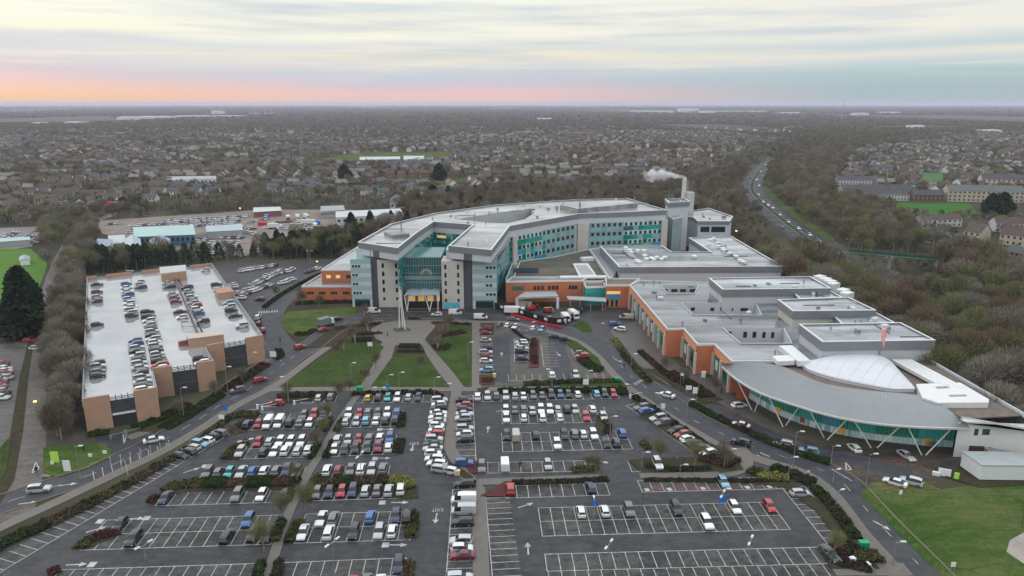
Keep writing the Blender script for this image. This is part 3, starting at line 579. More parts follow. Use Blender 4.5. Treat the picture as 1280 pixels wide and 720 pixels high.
# stations along the length: (x, half width, bottom, belt height, top height, half width of top, glass before?, side glass?)
SHAPES = {
 'hatchback': (4.05, 1.76, [(-.5, .86, .34, .72, .80, .78, 0, 0), (-.47, .95, .22, .84, .98, .80, 0, 0), (-.40, .97, .2, .90, 1.36, .66, 1, 0), (-.30, 1, .2, .92, 1.46, .68, 0, 1), (-.05, 1, .2, .90, 1.48, .70, 0, 1), (.10, 1, .2, .88, 1.42, .68, 0, 1), (.27, .99, .2, .86, .96, .80, 1, 1), (.42, .95, .2, .78, .84, .78, 0, 0), (.48, .88, .22, .64, .70, .74, 0, 0), (.5, .80, .34, .52, .56, .68, 0, 0)]),
 'saloon': (4.65, 1.82, [(-.5, .86, .34, .70, .80, .76, 0, 0), (-.47, .95, .22, .84, .96, .80, 0, 0), (-.36, .98, .2, .90, 1.02, .80, 0, 0), (-.22, 1, .2, .92, 1.40, .66, 1, 1), (-.05, 1, .2, .90, 1.45, .68, 0, 1), (.08, 1, .2, .88, 1.41, .67, 0, 1), (.24, .99, .2, .86, .95, .80, 1, 1), (.40, .95, .2, .76, .83, .78, 0, 0), (.48, .88, .22, .62, .68, .74, 0, 0), (.5, .80, .34, .50, .55, .68, 0, 0)]),
 'estate': (4.6, 1.84, [(-.5, .88, .34, .74, .84, .78, 0, 0), (-.475, .96, .22, .88, 1.02, .80, 0, 0), (-.42, .98, .2, .94, 1.44, .68, 1, 0), (-.30, 1, .2, .95, 1.54, .70, 0, 1), (-.05, 1, .2, .93, 1.57, .71, 0, 1), (.08, 1, .2, .92, 1.52, .70, 0, 1), (.24, .99, .2, .90, 1.0, .80, 1, 1), (.41, .95, .2, .82, .90, .78, 0, 0), (.48, .88, .22, .68, .74, .74, 0, 0), (.5, .80, .34, .54, .58, .68, 0, 0)]),
 'suv': (4.45, 1.86, [(-.5, .88, .40, .82, .92, .80, 0, 0), (-.475, .96, .3, .98, 1.12, .82, 0, 0), (-.43, .98, .28, 1.02, 1.56, .70, 1, 0), (-.32, 1, .28, 1.04, 1.67, .72, 0, 1), (-.05, 1, .28, 1.02, 1.70, .73, 0, 1), (.09, 1, .28, 1.0, 1.64, .72, 0, 1), (.23, .99, .28, .98, 1.10, .82, 1, 1), (.41, .96, .28, .92, 1.0, .80, 0, 0), (.48, .90, .3, .78, .84, .76, 0, 0), (.5, .84, .42, .62, .68, .70, 0, 0)]),
 'van': (5.3, 2.0, [(-.5, .92, .35, 1.1, 1.95, .84, 0, 0), (-.485, .97, .28, 1.15, 2.08, .86, 0, 0), (-.2, 1, .26, 1.15, 2.14, .86, 0, 0), (.10, 1, .26, 1.12, 2.14, .86, 0, 0), (.22, 1, .26, 1.10, 2.05, .84, 0, 1), (.36, .98, .26, 1.08, 1.22, .86, 1, 1), (.46, .94, .28, .92, 1.0, .82, 0, 0), (.5, .84, .4, .62, .68, .74, 0, 0)])}
WHEELX = {'hatchback': (-.31, .31), 'saloon': (-.30, .31), 'estate': (-.29, .31), 'suv': (-.30, .31), 'van': (-.28, .33)}
def car_lists(kind):
    Lc, Wc, st = SHAPES[kind]; V = []; F = {'body': [], 'windscreen': [], 'rear_window': [], 'side_window': []}
    for (x, hw, zb, zbelt, zt, ht, gb, sg) in st:
        w = hw*Wc/2; t = ht*Wc/2
        V += [(x*Lc, sy*y, z) for sy, y, z in ((-1, w*.92, zb), (-1, w, (zb+zbelt)/2), (-1, w*.97, zbelt), (-1, t, zt-.03), (-1, t*.6, zt+.02), (1, t*.6, zt+.02), (1, t, zt-.03), (1, w*.97, zbelt), (1, w, (zb+zbelt)/2), (1, w*.92, zb))]
    ns = 10
    for i in range(len(st)-1):
        gb, sg = st[i+1][6], st[i+1][7]; isg = st[i+1][4] < st[i][4]-.2 or st[i+1][4] > st[i][4]+.2
        for k in range(ns-1):
            a, b, c, d = i*ns+k, (i+1)*ns+k, (i+1)*ns+k+1, i*ns+k+1; f = (a, d, c, b)
            if isg and gb and k in (3, 4, 5) : F['windscreen' if st[i+1][4] < st[i][4] else 'rear_window'].append(f)
            elif sg and k in (2, 6): F['side_window'].append(f)
            else: F['body'].append(f)
        F['body'].append((i*ns, (i+1)*ns, (i+1)*ns+9, i*ns+9))
    F['body'].append(tuple(range(ns))); n0 = (len(st)-1)*ns; F['body'].append(tuple(n0+k for k in range(ns))[::-1])
    return Lc, Wc, st, V, F
def wheel_mb(r=.32, w=.2):
    q = MB(); q.tube((0, -w/2, 0), (0, w/2, 0), r, n=14, m=0); q.tube((0, -w/2-.012, 0), (0, w/2+.012, 0), r*.62, n=10, m=1); return q
def make_car(kind, lit=False):
    Lc, Wc, st, V, F = car_lists(kind); root = empty(kind)
    def sub(name, faces, m):
        idx = sorted({i for f in faces for i in f}); mp = {j: i for i, j in enumerate(idx)}; q = MB(); q.add([V[j] for j in idx], [tuple(mp[i] for i in f) for f in faces])
        return q.build(name, m, root)
    o = sub('body', F['body'], car_paint)
    for nm in ('windscreen', 'rear_window'):
        if F[nm]: sub(nm, F[nm], car_glass)
    sw = F['side_window']
    for s in (-1, 1):
        f = [x for x in sw if V[x[0]][1]*s > 0]
        if f: sub('side_window', f, car_glass)
    r = .31 if kind in ('hatchback', 'saloon') else .35
    wm = wheel_mb(r)
    for fx in WHEELX[kind]:
        for s in (-1, 1):
            q = MB(); q.v = [(x+fx*Lc, y+s*(Wc/2-.09), z+r) for x, y, z in wm.v]; q.f = wm.f; q.m = wm.m; q.build('wheel', [tyre, rim], root)
    fz = st[-2][3]; rz = st[1][3]
    for s in (-1, 1):
        q = MB(); q.box((Lc*.478, s*Wc*.36, fz-.17), (.12, .34, .13), s*-.35); q.build('headlight', lamp_on if lit else lamp_c, root)
        q = MB(); q.box((-Lc*.487, s*Wc*.40, rz-.22), (.08, .22, .22)); q.build('tail_light', tail_on if lit else lamp_r, root)
    return root
PROTO = {}
CN = {'w': 'white', 's': 'silver', 'g': 'grey', 'k': 'black', 'n': 'navy', 'b': 'blue', 'r': 'red', 'm': 'maroon', 'c': 'light blue', 't': 'turquoise', 'y': 'yellow', 'p': 'cream', 'e': 'dark green', 'o': 'orange red'}
CC = {'w': (.80, .81, .81), 's': (.50, .52, .53), 'g': (.16, .165, .17), 'k': (.018, .019, .022), 'n': (.018, .03, .075), 'b': (.035, .13, .36), 'r': (.42, .018, .03), 'm': (.20, .012, .035), 'c': (.20, .42, .58), 't': (.05, .42, .42), 'y': (.62, .42, .03), 'p': (.48, .45, .38), 'e': (.035, .055, .045), 'o': (.42, .09, .05)}
usedp = set(); used_labels = {}
def place_car(x, y, hd, code, z=0.0, kind=None, label=None, group=None, lit=False, color=None):
    c = code[0]; big = code.endswith('V') and len(code) > 1
    if kind is None: kind = 'van' if big else random.choices(['hatchback', 'saloon', 'estate', 'suv'], [.42, .14, .14, .30])[0]
    key = (kind, lit)
    if key not in PROTO: PROTO[key] = make_car(kind, lit); o = PROTO[key]; first = True
    else: o = copy_tree(PROTO[key])
    cc = list(color or CC[c]); f = random.uniform(.88, 1.1); cc = [min(.8, v*f) for v in cc]+[1]
    for ch in o.children: ch.color = cc
    f = random.uniform(.95, 1.05); o.scale = (f, random.uniform(.97, 1.03), random.uniform(.96, 1.04)); o.location = (x, y, z+.02); o.rotation_euler = (0, 0, hd)
    o.name = {'suv': 'parked_suv', 'van': 'parked_van', 'hatchback': 'parked_hatchback', 'saloon': 'parked_saloon', 'estate': 'parked_estate_car'}[kind] if not lit else 'moving_car'
    return tag(o, label, 'van' if kind == 'van' else 'car', group), kind
KW = {'hatchback': 'hatchback', 'saloon': 'saloon', 'estate': 'estate car', 'suv': 'tall SUV', 'van': 'van'}
def rowlabel(c, kind, spec, where=''):
    desc, i, n, ends = spec; col = CN[c[0]]
    if n == 1: pos = 'alone in'
    elif i == n and n > 2: pos = 'rightmost,' if ends == 'left' else 'nearest the camera,'
    else: pos = f'{ordn(i)} from left,' if ends == 'left' else f'{ordn(i)} from far end,'
    return f'{col} {KW[kind]}, {pos} {desc}'
def do_cars(group='cars parked in marked bays'):
    for (x, y, hd, c, spec, z) in CARS:
        o, kind = place_car(x, y, hd, c, z, group=group); o['label'] = rowlabel(c, kind, spec)
    CARS.clear()
do_cars('cars parked in the ground level car parks')
# cars on roads and round the buildings: x, y, colour, heading deg, kind, label
for x, y, c, h, k, lb in [
 (49, 611, 's', 12, 'suv', 'silver SUV waiting at the junction of the lane in the bottom left'), (192, 549, 'w', 28, 'saloon', 'pale silver saloon driving past the car park deck entrance'),
 (297, 487, 'g', 215, 'estate', 'dark grey pickup style car driving along the road below the deck'), (325, 474, 'r', 40, 'hatchback', 'red hatchback following along the road below the deck'),
 (375, 433, 'r', 40, 'hatchback', 'red hatchback at the road junction beside the lawn'), (405, 411.5, 'r', 50, 'hatchback', 'red hatchback right behind the grey box lorry'), (421, 398, 'k', 30, 'saloon', 'black saloon in front of the grey box lorry'),
 (329, 412, 'r', 110, 'hatchback', 'bright red car on the ring road at the corner of the deck'), (323.7, 404, 'm', 100, 'hatchback', 'dark red car second in the ring road queue'), (322.5, 396.5, 'w', 95, 'suv', 'white SUV third in the ring road queue'), (325, 373.5, 'm', 175, 'hatchback', 'maroon car leaving the north-west car park'),
 (346, 503, 'r', 180, 'hatchback', 'red car behind the shrubs by the car park entry'), (518, 396, 'k', 3, 'saloon', 'black saloon on the forecourt in front of the glazed entrance'), (569, 391, 'w', 3, 'van', 'long white van parked by the entrance tower'),
 (546, 392.5, 'w', 178, 'hatchback', 'small white car waiting in front of the glazed entrance'), (467, 389, 'w', 2, 'van', 'white panel van parked under the left tower'), (601, 396.5, 'w', 2, 'van', 'small white van on the forecourt below the striped tower'),
 (642, 398.5, 'g', -8, 'saloon', 'grey saloon passing the black hoarding'), (695, 420, 'n', -10, 'saloon', 'navy saloon turning at the small car park exit'), (706, 423, 'k', -12, 'hatchback', 'black hatchback behind the navy saloon at the car park exit'),
 (768.5, 404.5, 'b', 3, 'estate', 'blue estate car in the service court'), (775, 411, 'w', 150, 'suv', 'white car with open boot in the service court'), (783, 396.5, 'p', 170, 'van', 'pale yellow ambulance parked by the orange wing'),
 (834, 493, 'w', 140, 'saloon', 'white car with dark roof driving on the bus road'), (926, 552, 'k', 150, 'estate', 'dark estate car driving on the bus road by the clinic'), (926, 530.5, 'w', 150, 'saloon', 'white saloon, leftmost of three cars on the slip road'),
 (979, 554, 's', 155, 'estate', 'silver car, middle of three cars on the slip road'), (1011, 563, 'c', 158, 'estate', 'light blue car, rightmost of three cars on the slip road'), (924, 506, 'w', 12, 'hatchback', 'white convertible parked left of the clinic struts'),
 (1068, 559.5, 'w', 95, 'hatchback', 'white hatchback with red hatch in front of the curved glazing'), (1133, 569, 's', -80, 'saloon', 'silver saloon parked at the yellow doors of the clinic'), (1119, 602, 'w', 140, 'saloon', 'white car with dark roof parked on the hatched area by the field'),
 (1139, 601.5, 's', 145, 'suv', 'grey silver SUV parked on the hatched area by the field'), (1037, 692, 'e', -75, 'estate', 'dark green car half hidden by the bush in the lower right'), (45, 434.5, 'w', 0, 'hatchback', 'white car with red lights on the lane beside the tree belt'), (37, 425, 'r', 10, 'hatchback', 'red car at the yard gate left of the lane')]:
    p = G(x, y, .7); place_car(p[0], p[1], R(h), c, 0.03, k, lb, 'cars on the access roads')
# dual carriageway traffic
for i, (x, y, d, t) in enumerate([(1036, 305.5, 1, 'white lit car nearest the footbridge'), (1048, 317.5, 1, 'white lit car left of a pair beyond the footbridge'), (1056, 318, 1, 'white lit car right of a pair beyond the footbridge'), (1012, 293.5, 1, 'pale car on the grassy bend of the dual carriageway'), (985.5, 277, 1, 'lit car above the grassy bend'), (966, 259.5, 1, 'lit car at the widest grass of the verge'), (954, 252, 1, 'lit car below the bus'), (948, 243, 1, 'white car ahead of the bus'),
      (949, 231.5, 1, 'lit car behind the bus'), (946, 224.5, 1, 'small pale car on the far bend'), (954, 220, 1, 'pale car on the right of the far bend'), (941, 215, -1, 'white car on the left lanes of the far bend'), (938, 222, -1, 'dark car on the left lanes of the bend'), (936, 229.5, -1, 'mauve car on the left lanes, nearest'), (930, 234, -1, 'dark mauve car at the outer edge of the bend'), (957, 206, 1, 'pale lit car where the road meets the trees'), (960, 256, 1, 'pale car right of the widest grass of the verge'), (975, 268, 1, 'dark roofed car midway down the bend'), (998, 285, 1, 'pale car on the outer lane above the footbridge'), (1024, 301, 1, 'lone pale car just before the footbridge'), (934, 245, -1, 'grey car on the outer left lane, below the bend'), (943, 256, -1, 'grey car on the left lanes level with the verge'), (951, 214, 1, 'second pale car on the inner far bend'), (962, 203, -1, 'grey car among the trees at the far end'), (978, 284, -1, 'grey car on the left lanes above the trees')]):
    p = G(x, y, .7); j = min(range(len(dual)-1), key=lambda k: math.hypot(dual[k][0]-p[0], dual[k][1]-p[1])); a, b2 = dual[j], dual[j+1]
    hd = math.atan2(b2[1]-a[1], b2[0]-a[0])+(0 if d > 0 else math.pi)
    place_car(p[0], p[1], hd, 'w' if d > 0 else 'g', .06, random.choice(['hatchback', 'estate', 'suv']), t, 'cars on the dual carriageway', lit=True)
# deck roof cars (added by rows of pixel positions at deck height)
DECKZ = 7.0
DU = None
def deck_cars():
    a = np.array(G(103, 501, DECKZ)); b2 = np.array(G(109, 346, DECKZ)); u = (b2-a)/np.linalg.norm(b2-a); hd0 = math.atan2(u[1], u[0])-math.pi/2
    cols = [('left edge column of the roof deck', cs('355k 364m 370.5s 376k 405k 453k 457.5s 463.5g 468.5k'), (121, 355), (122, 469)),
            ('far second column of the roof deck', cs('354b 358.8w 363.5w 368b 373.5s 378.5w 383w 386.5s 390s 394k'), (157.5, 354), (164.5, 394)),
            ('far short column of the roof deck', cs('351.5s 354.8s 358.5n'), (175, 351), (176, 359)),
            ('long middle column of the roof deck', cs('389k 395k 400w 405s 410k 414s 418k 422.5s 427w 431.5s 437k 442.5s 447g 451k 455.5r 459.5w'), (184, 389), (201, 460)),
            ('near second column of the roof deck', cs('425n 429.5b 434s 438.5k 444s 449k 453.5s 458.5s 465n 470.5p 476s 482k 486.5w'), (169, 425), (180, 487)),
            ('column left of the deck divider', cs('353s 358k 367s 371.5g 377m 389k 395.5w'), (210, 353), (228, 396)),
            ('column right of the deck divider', cs('358.5n 363.5s 371s 377.5s 382r 386w 390.5b 401.5k'), (233.5, 358), (254, 402)),
            ('right edge column of the roof deck', cs('337s 355k 361.5s 366w 378c 382.5s 387.5k 394k 406.5s'), (257, 337), (302.5, 406)),
            ('group beside the deck stair tower', cs('428r 447.5k 452.5w'), (233, 428), (252, 453))]
    for desc, cars, e0, e1 in cols:
        for i, (yy, c) in enumerate(cars):
            t = (yy-e0[1])/(e1[1]-e0[1]); xx = e0[0]+(e1[0]-e0[0])*t
            if desc.startswith('group'): xx = [233, 250, 253][i]
            if desc.startswith('right edge'): xx = [257, 270.5, 273, 275.5, 286, 287.5, 289, 294, 302.5][i]
            p = G(xx, yy, DECKZ+.75)
            place, kind = place_car(p[0], p[1], hd0+(math.pi if random.random() < .4 else 0), c, DECKZ, group='cars parked on the roof deck')
            place['label'] = rowlabel(c, kind, (desc, i+1, len(cars), 'far'))
deck_cars()
# lorry with a grey box
def lorry(x, y, h, L, label, boxm, cab, hgt=3.4, name='box_lorry', z=0.03):
    r = empty(name, (*G(x, y, 1.5), z), R(h)); tag(r, label, 'lorry')
    q = MB(); q.box((-L*.12, 0, .95), (L*.74, 2.4, hgt-.95)); b = q.build('cargo_box', boxm); b.parent = r
    q = MB(); q.box((L*.40, 0, .5), (L*.2, 2.3, 2.2), m=0, taper=.92); b = q.build('cab', cab); b.parent = r
    q = MB(); q.box((L*.497, 0, 1.55), (.06, 1.9, .8)); b = q.build('windscreen', car_glass); b.parent = r
    q = MB(); q.box((0, 0, .55), (L*.95, 1.0, .3)); b = q.build('chassis', metal_d); b.parent = r
    for fx in (-.36, -.24, .38):
        for s in (-1, 1):
            q = MB(); q.tube((fx*L, s*1.15-.14, .48), (fx*L, s*1.15+.14, .48), .48, n=12); b = q.build('wheel', tyre); b.parent = r
    return r
lorry(407, 403, 52, 6.2, 'grey box lorry driving up the road towards the entrance', mat('lorry_grey', (0.17, 0.19, 0.21), .5, .05), metal_w)
# ------------------------------------------------------------------ buildings
class Bld:
    def __init__(s, name, label, cat, base):
        s.r = empty(name, (*base, 0)); tag(s.r, label, cat); s.nw = 0; s.extra = {}
    def part(s, name, mb, m, parent=None, label=None):
        o = mb.build(name, m, parent or s.r)
        if label: o['label'] = label
        return o
    def solid(s, P, z0, z1, wm, rm, fas=None, fh=0, para=.5, pm=None, holes=None, wname='wall', rname='roof', WP=None):
        """walls + roof + optional overhanging fascia + parapet upstand; P counter-clockwise or not"""
        if sum(P[i-1][0]*P[i][1]-P[i][0]*P[i-1][1] for i in range(len(P))) < 0: P = P[::-1]
        if WP and sum(WP[i-1][0]*WP[i][1]-WP[i][0]*WP[i-1][1] for i in range(len(WP))) < 0: WP = WP[::-1]
        q = MB(); q.walls(WP or P, z0, z1-(fh if fas else 0)); 
        for hh in holes or []: q.walls(hh[::-1] if sum(hh[i-1][0]*hh[i][1]-hh[i][0]*hh[i-1][1] for i in range(len(hh))) > 0 else hh, z0, z1)
        s.part(wname, q, wm)
        q = MB(); q.poly(P, z1-.02, 0, holes); s.roofo = s.part(rname, q, rm)
        if fas:
            q = MB(); O = grow(P, .45); q.walls(O, z1-fh, z1+para); I = grow(P, -.15)
            for i in range(len(P)):
                j = (i+1) % len(P)
                q.quad((*I[j], z1), (*I[i], z1), (*I[i], z1+para), (*I[j], z1+para)); q.quad((*O[j], z1-fh), (*O[i], z1-fh), (*P[i], z1-fh), (*P[j], z1-fh))
            s.part('fascia', q, fas)
            q = MB(); O = grow(P, .5); I = grow(P, -.2)
            for i in range(len(P)):
                j = (i+1) % len(P); q.quad((*O[i], z1+para+.05), (*O[j], z1+para+.05), (*I[j], z1+para+.05), (*I[i], z1+para+.05)); q.quad((*O[i], z1+para-.1), (*O[j], z1+para-.1), (*O[j], z1+para+.05), (*O[i], z1+para+.05))
            s.part('coping', q, pm or mat('pale_coping', (.62, .64, .65), .4, .05))
        elif para:
            q = MB(); O = grow(P, .06); I = grow(P, -.3)
            for i in range(len(P)):
                j = (i+1) % len(P)
                q.quad((*O[i], z1-.25), (*O[j], z1-.25), (*O[j], z1+para), (*O[i], z1+para)); q.quad((*O[i], z1+para), (*O[j], z1+para), (*I[j], z1+para), (*I[i], z1+para)); q.quad((*I[j], z1-.02), (*I[i], z1-.02), (*I[i], z1+para), (*I[j], z1+para))
            s.part('parapet', q, pm or metal_w)
    def window(s, A, B, t0, t1, z0, z1, m=None, off=.05, name='window', frame=False):
        a = np.array(A); b = np.array(B); L = np.linalg.norm(b-a); u = (b-a)/L; n = np.array([u[1], -u[0]])
        p = a+u*L*t0+n*off; q_ = a+u*L*t1+n*off; q = MB()
        q.quad((*p, z0), (*q_, z0), (*q_, z1), (*p, z1)); pi = p-n*off; qi = q_-n*off
        q.quad((*pi, z1), (*p, z1), (*q_, z1), (*qi, z1)); q.quad((*pi, z0), (*p, z0), (*p, z1), (*pi, z1)); q.quad((*q_, z0), (*qi, z0), (*qi, z1), (*q_, z1)); q.quad((*pi, z0), (*qi, z0), (*q_, z0), (*p, z0))
        s.nw += 1
        if s.nw > 98:
            e = s.extra.setdefault('w', MB()); e.add(q.v, q.f); return
        return s.part(name, q, m or glass_d)
    def clutter(s, P, z, n, seed):
        rr = random.Random(seed); xs = [p[0] for p in P]; ys = [p[1] for p in P]; k = 0; t = 0
        while k < n and t < 500:
            t += 1; x, y = rr.uniform(min(xs), max(xs)), rr.uniform(min(ys), max(ys))
            if not all(inpoly(x+a, y+b2, P) for a, b2 in ((-2.5, -2), (2.5, 2), (-2.5, 2), (2.5, -2))): continue
            k += 1; q = MB(); c = rr.random(); a = rr.choice([0, 1.57])+.05
            if c < .4: q.box((x, y, z), (rr.uniform(.8, 2.2), rr.uniform(.8, 1.6), rr.uniform(.4, 1.1)), a); s.part('roof_unit', q, rr.choice([metal_w, metal_g, fascia_g]), s.roofo)
            elif c < .65: q.tube((x, y, z), (x, y, z+rr.uniform(.6, 1.4)), .28, n=8); s.part('roof_vent', q, metal_g, s.roofo)
            else: L_ = rr.uniform(4, 14); q.bar((x-L_/2*math.cos(a), y-L_/2*math.sin(a), z), (x+L_/2*math.cos(a), y+L_/2*math.sin(a), z), .22, .16); s.part('roof_pipe', q, rr.choice([metal_g, metal_d, metal_w]), s.roofo)
    def finish(s):
        if 'w' in s.extra: o = s.part('windows', s.extra['w'], glass_d); o['kind'] = 'stuff'
    def grid(s, A, B, zs, ts, fn, mats, name='cladding', off=.03):
        a = np.array(A); b = np.array(B); L = np.linalg.norm(b-a); u = (b-a)/L; n = np.array([u[1], -u[0]])*off; q = MB()
        for i in range(len(ts)-1):
            for j in range(len(zs)-1):
                k = fn(i, j)
                if k is None: continue
                p = a+u*L*(ts[i])+n; r = a+u*L*(ts[i+1])+n
                q.quad((*p, zs[j]+.03), (*r, zs[j]+.03), (*r, zs[j+1]-.03), (*p, zs[j+1]-.03), k)
        return s.part(name, q, mats)
def grow(P, d):
    n = len(P); out = []
    for i in range(n):
        a = np.array(P[i-1]); b = np.array(P[i]); c = np.array(P[(i+1) % n])
        u = (b-a)/(np.linalg.norm(b-a)+1e-9); v = (c-b)/(np.linalg.norm(c-b)+1e-9)
        n1 = np.array([u[1], -u[0]]); n2 = np.array([v[1], -v[0]]); m = n1+n2; L = m.dot(m)
        m = m*(2/L) if L > .15 else n1
        out.append(tuple(b+m*min(1.0, 1.0)*d))
    return out
def lp(a, b, t): return (a[0]+(b[0]-a[0])*t, a[1]+(b[1]-a[1])*t)
# ---- main ward building
ZR = 25.0
RP = [(449, 304), (490, 281), (545, 267.5), (622, 257), (720, 250.5), (784, 249), (832, 263.5), (780, 266), (724, 268), (636, 283.5), (613, 313.5), (562, 308.5), (592, 282), (541.5, 278), (520.5, 291.6), (496, 311)]
RW = GP(RP, ZR); hole = GP([(570, 273.8), (622, 265.8), (663, 260.5), (668, 266), (656, 274), (634, 279), (612, 278.5)], ZR)
w = Bld('hospital_ward_building', 'long pale ward building with teal and blue glazing around two courtyards', 'hospital', (0, 330))
RWW = list(RW)
for k_, dy_ in ((0, 9), (15, 19), (10, 20), (11, 12)): RWW[k_] = (RW[k_][0], RW[k_][1]+dy_)
w.solid(RW, 0, ZR, mat('ward_wall', (0.40, 0.42, 0.42), .6, .08, .2), roof_ward, fascia_g, 2.0, .5, holes=[hole], WP=RWW)
q = MB(); q.poly([RW[0], RW[15], RWW[15], RWW[0]], ZR-4.58); q.poly([RW[11], RW[10], RWW[10], RWW[11]], ZR-4.58); w.part('soffit', q, fascia_g)
q = MB(); q.poly(grow(hole, -.1), 13.0); w.part('courtyard_floor', q, roof_ward)
# white high level band under the fascia, on every wall facing the camera
q = MB(); O = grow(RW if sum(RW[i-1][0]*RW[i][1]-RW[i][0]*RW[i-1][1] for i in range(len(RW))) > 0 else RW[::-1], .2); q.walls(O, ZR-4.6, ZR-2.0)
w.part('white_band', q, white_m)
for P_, Q_, t0_, t1_ in ((RW[0], RW[15], .38, .54), (RW[11], RW[10], .36, .56)): w.window(P_, Q_, t0_, t1_, ZR-4.6, ZR-2, m=dark_clad, off=.3, name='dark_slot')
def ramp_roof(P, z): 
    q = MB(); q.prism(GP(P, z), ZR, z); return q
w.part('plant_room', ramp_roof([(700, 256), (783, 250.5), (797, 254), (722, 261)], 27.2), roof_ward)
w.part('plant_room', ramp_roof([(480, 290), (505, 288.5), (512, 292), (490, 294)], 26.4), fascia_g)
for x, y, h in [(502, 294, 6), (593.5, 276, 3.5), (724, 263, 5.5), (725.5, 263, 4), (793, 255, 4), (696, 262, 1.2), (622, 263, 1.5), (585, 280, 1.2)]:
    q = MB(); p = G(x, y, ZR); q.tube((*p, ZR), (*p, ZR+h), .28 if h > 2 else .6, n=8); w.part('roof_flue', q, metal_g)
# glazed facades facing the camera: polygon edges P11->P10->P9->P8->P7 (left to right)
A, B, C, D, E_ = RW[10], RW[9], RW[8], RW[7], RW[6]
gm_ = [g_teal, g_teald, g_blue, g_aqua, g_lime, g_grey, g_pale, g_green, g_yel]
def colour_facade(A, B, z0, z1, floors, bays, palf, winf, seed, wfrac=.62):
    rr = random.Random(seed); fh = (z1-z0)/floors; zs = []; 
    for k in range(floors): zs += [z0+k*fh, z0+k*fh+fh*.5]
    zs.append(z1); ts = [i/bays for i in range(bays+1)]
    w.grid(A, B, zs, ts, lambda i, j: palf(i, j, rr), gm_, 'glazed_cladding', .26)
    for k in range(floors):
        for i in range(bays):
            if winf(i, k): w.window(A, B, (i+.5-wfrac/2)/bays, (i+.5+wfrac/2)/bays, z0+k*fh+fh*.54, z0+k*fh+fh*.90, off=.32)
def bright(i, j, rr):
    s = (i//2+j*3) % 7
    if j % 2 == 1: return rr.choice([6, 3, 6, 0, 8 if rr.random() < .3 else 6])
    return [0, 1, 2, 0, 7, 0, 3][(i//2*3+j*2) % 7] if rr.random() > .2 else rr.choice([2, 0, 3, 4])
def muted(i, j, rr): return rr.choice([5, 5, 3]) if j % 2 else rr.choice([3, 5, 3])
Zt = ZR-4.6
colour_facade(B, lp(B, C, .50), 6.5, Zt, 3, 9, bright, lambda i, k: True, 1, .5)
colour_facade(lp(B, C, .50), lp(B, C, .93), 6.5, Zt, 3, 6, muted, lambda i, k: True, 2, .5)
colour_facade(lp(C, D, .12), lp(C, D, .98), 6.5, Zt, 3, 7, muted, lambda i, k: True, 3, .5)
colour_facade(D, lp(D, E_, .93), 6.5, Zt, 3, 8, bright, lambda i, k: True, 4, .48)
colour_facade(lp(A, B, .25), lp(A, B, .92), 4, Zt-3, 4, 14, lambda i, j, rr: rr.choice([0, 1, 3, 5, 0]), lambda i, k: False, 5)
q = MB()
for (P_, Q_, t, wd) in [(B, C, .06, 2.6), (C, D, .02, 2.8), (C, D, .14, 3.0), (D, E_, .97, 3.4)]:
    a = np.array(P_); b = np.array(Q_); u = (b-a)/np.linalg.norm(b-a); n = np.array([u[1], -u[0]]); p = a+(b-a)*t+n*.5
    q.box((*p, 0), (wd, 1.6, Zt), math.atan2(u[1], u[0]))
w.part('stone_pier', q, stone)
# atrium courtyard walls (glazed)
cA, cB, cC, cD = RW[15], RW[14], RW[13], RW[12]
def teal_wall(P_, Q_, n, z0, z1, fl, seed):
    rr = random.Random(seed); zs = list(np.linspace(z0, z1, fl*2+1)); ts = list(np.linspace(0, 1, n+1))
    w.grid(P_, Q_, zs, ts, lambda i, j: rr.choice([0, 1, 5, 1] if j % 2 else [0, 3, 1]), gm_, 'courtyard_glazing', .28)
teal_wall(cB, cC, 14, 8, Zt, 5, 6); teal_wall(cC, cD, 16, 8, Zt, 5, 7); teal_wall(cA, cB, 14, 8, Zt, 5, 9); teal_wall(hole[0], hole[1], 12, 13, 19, 2, 8); teal_wall(hole[1], hole[2], 10, 13, 19, 2, 18)
for k, t in enumerate((.1, .55, .3)):
    w.window(cC, cD, t, t+.22, 18-k*3.4 if k < 2 else 11, 19.2-k*3.4 if k < 2 else 12.2, m=glass_lit, off=.34, name='lit_window')
w.clutter(RW, ZR, 34, 3); w.finish()
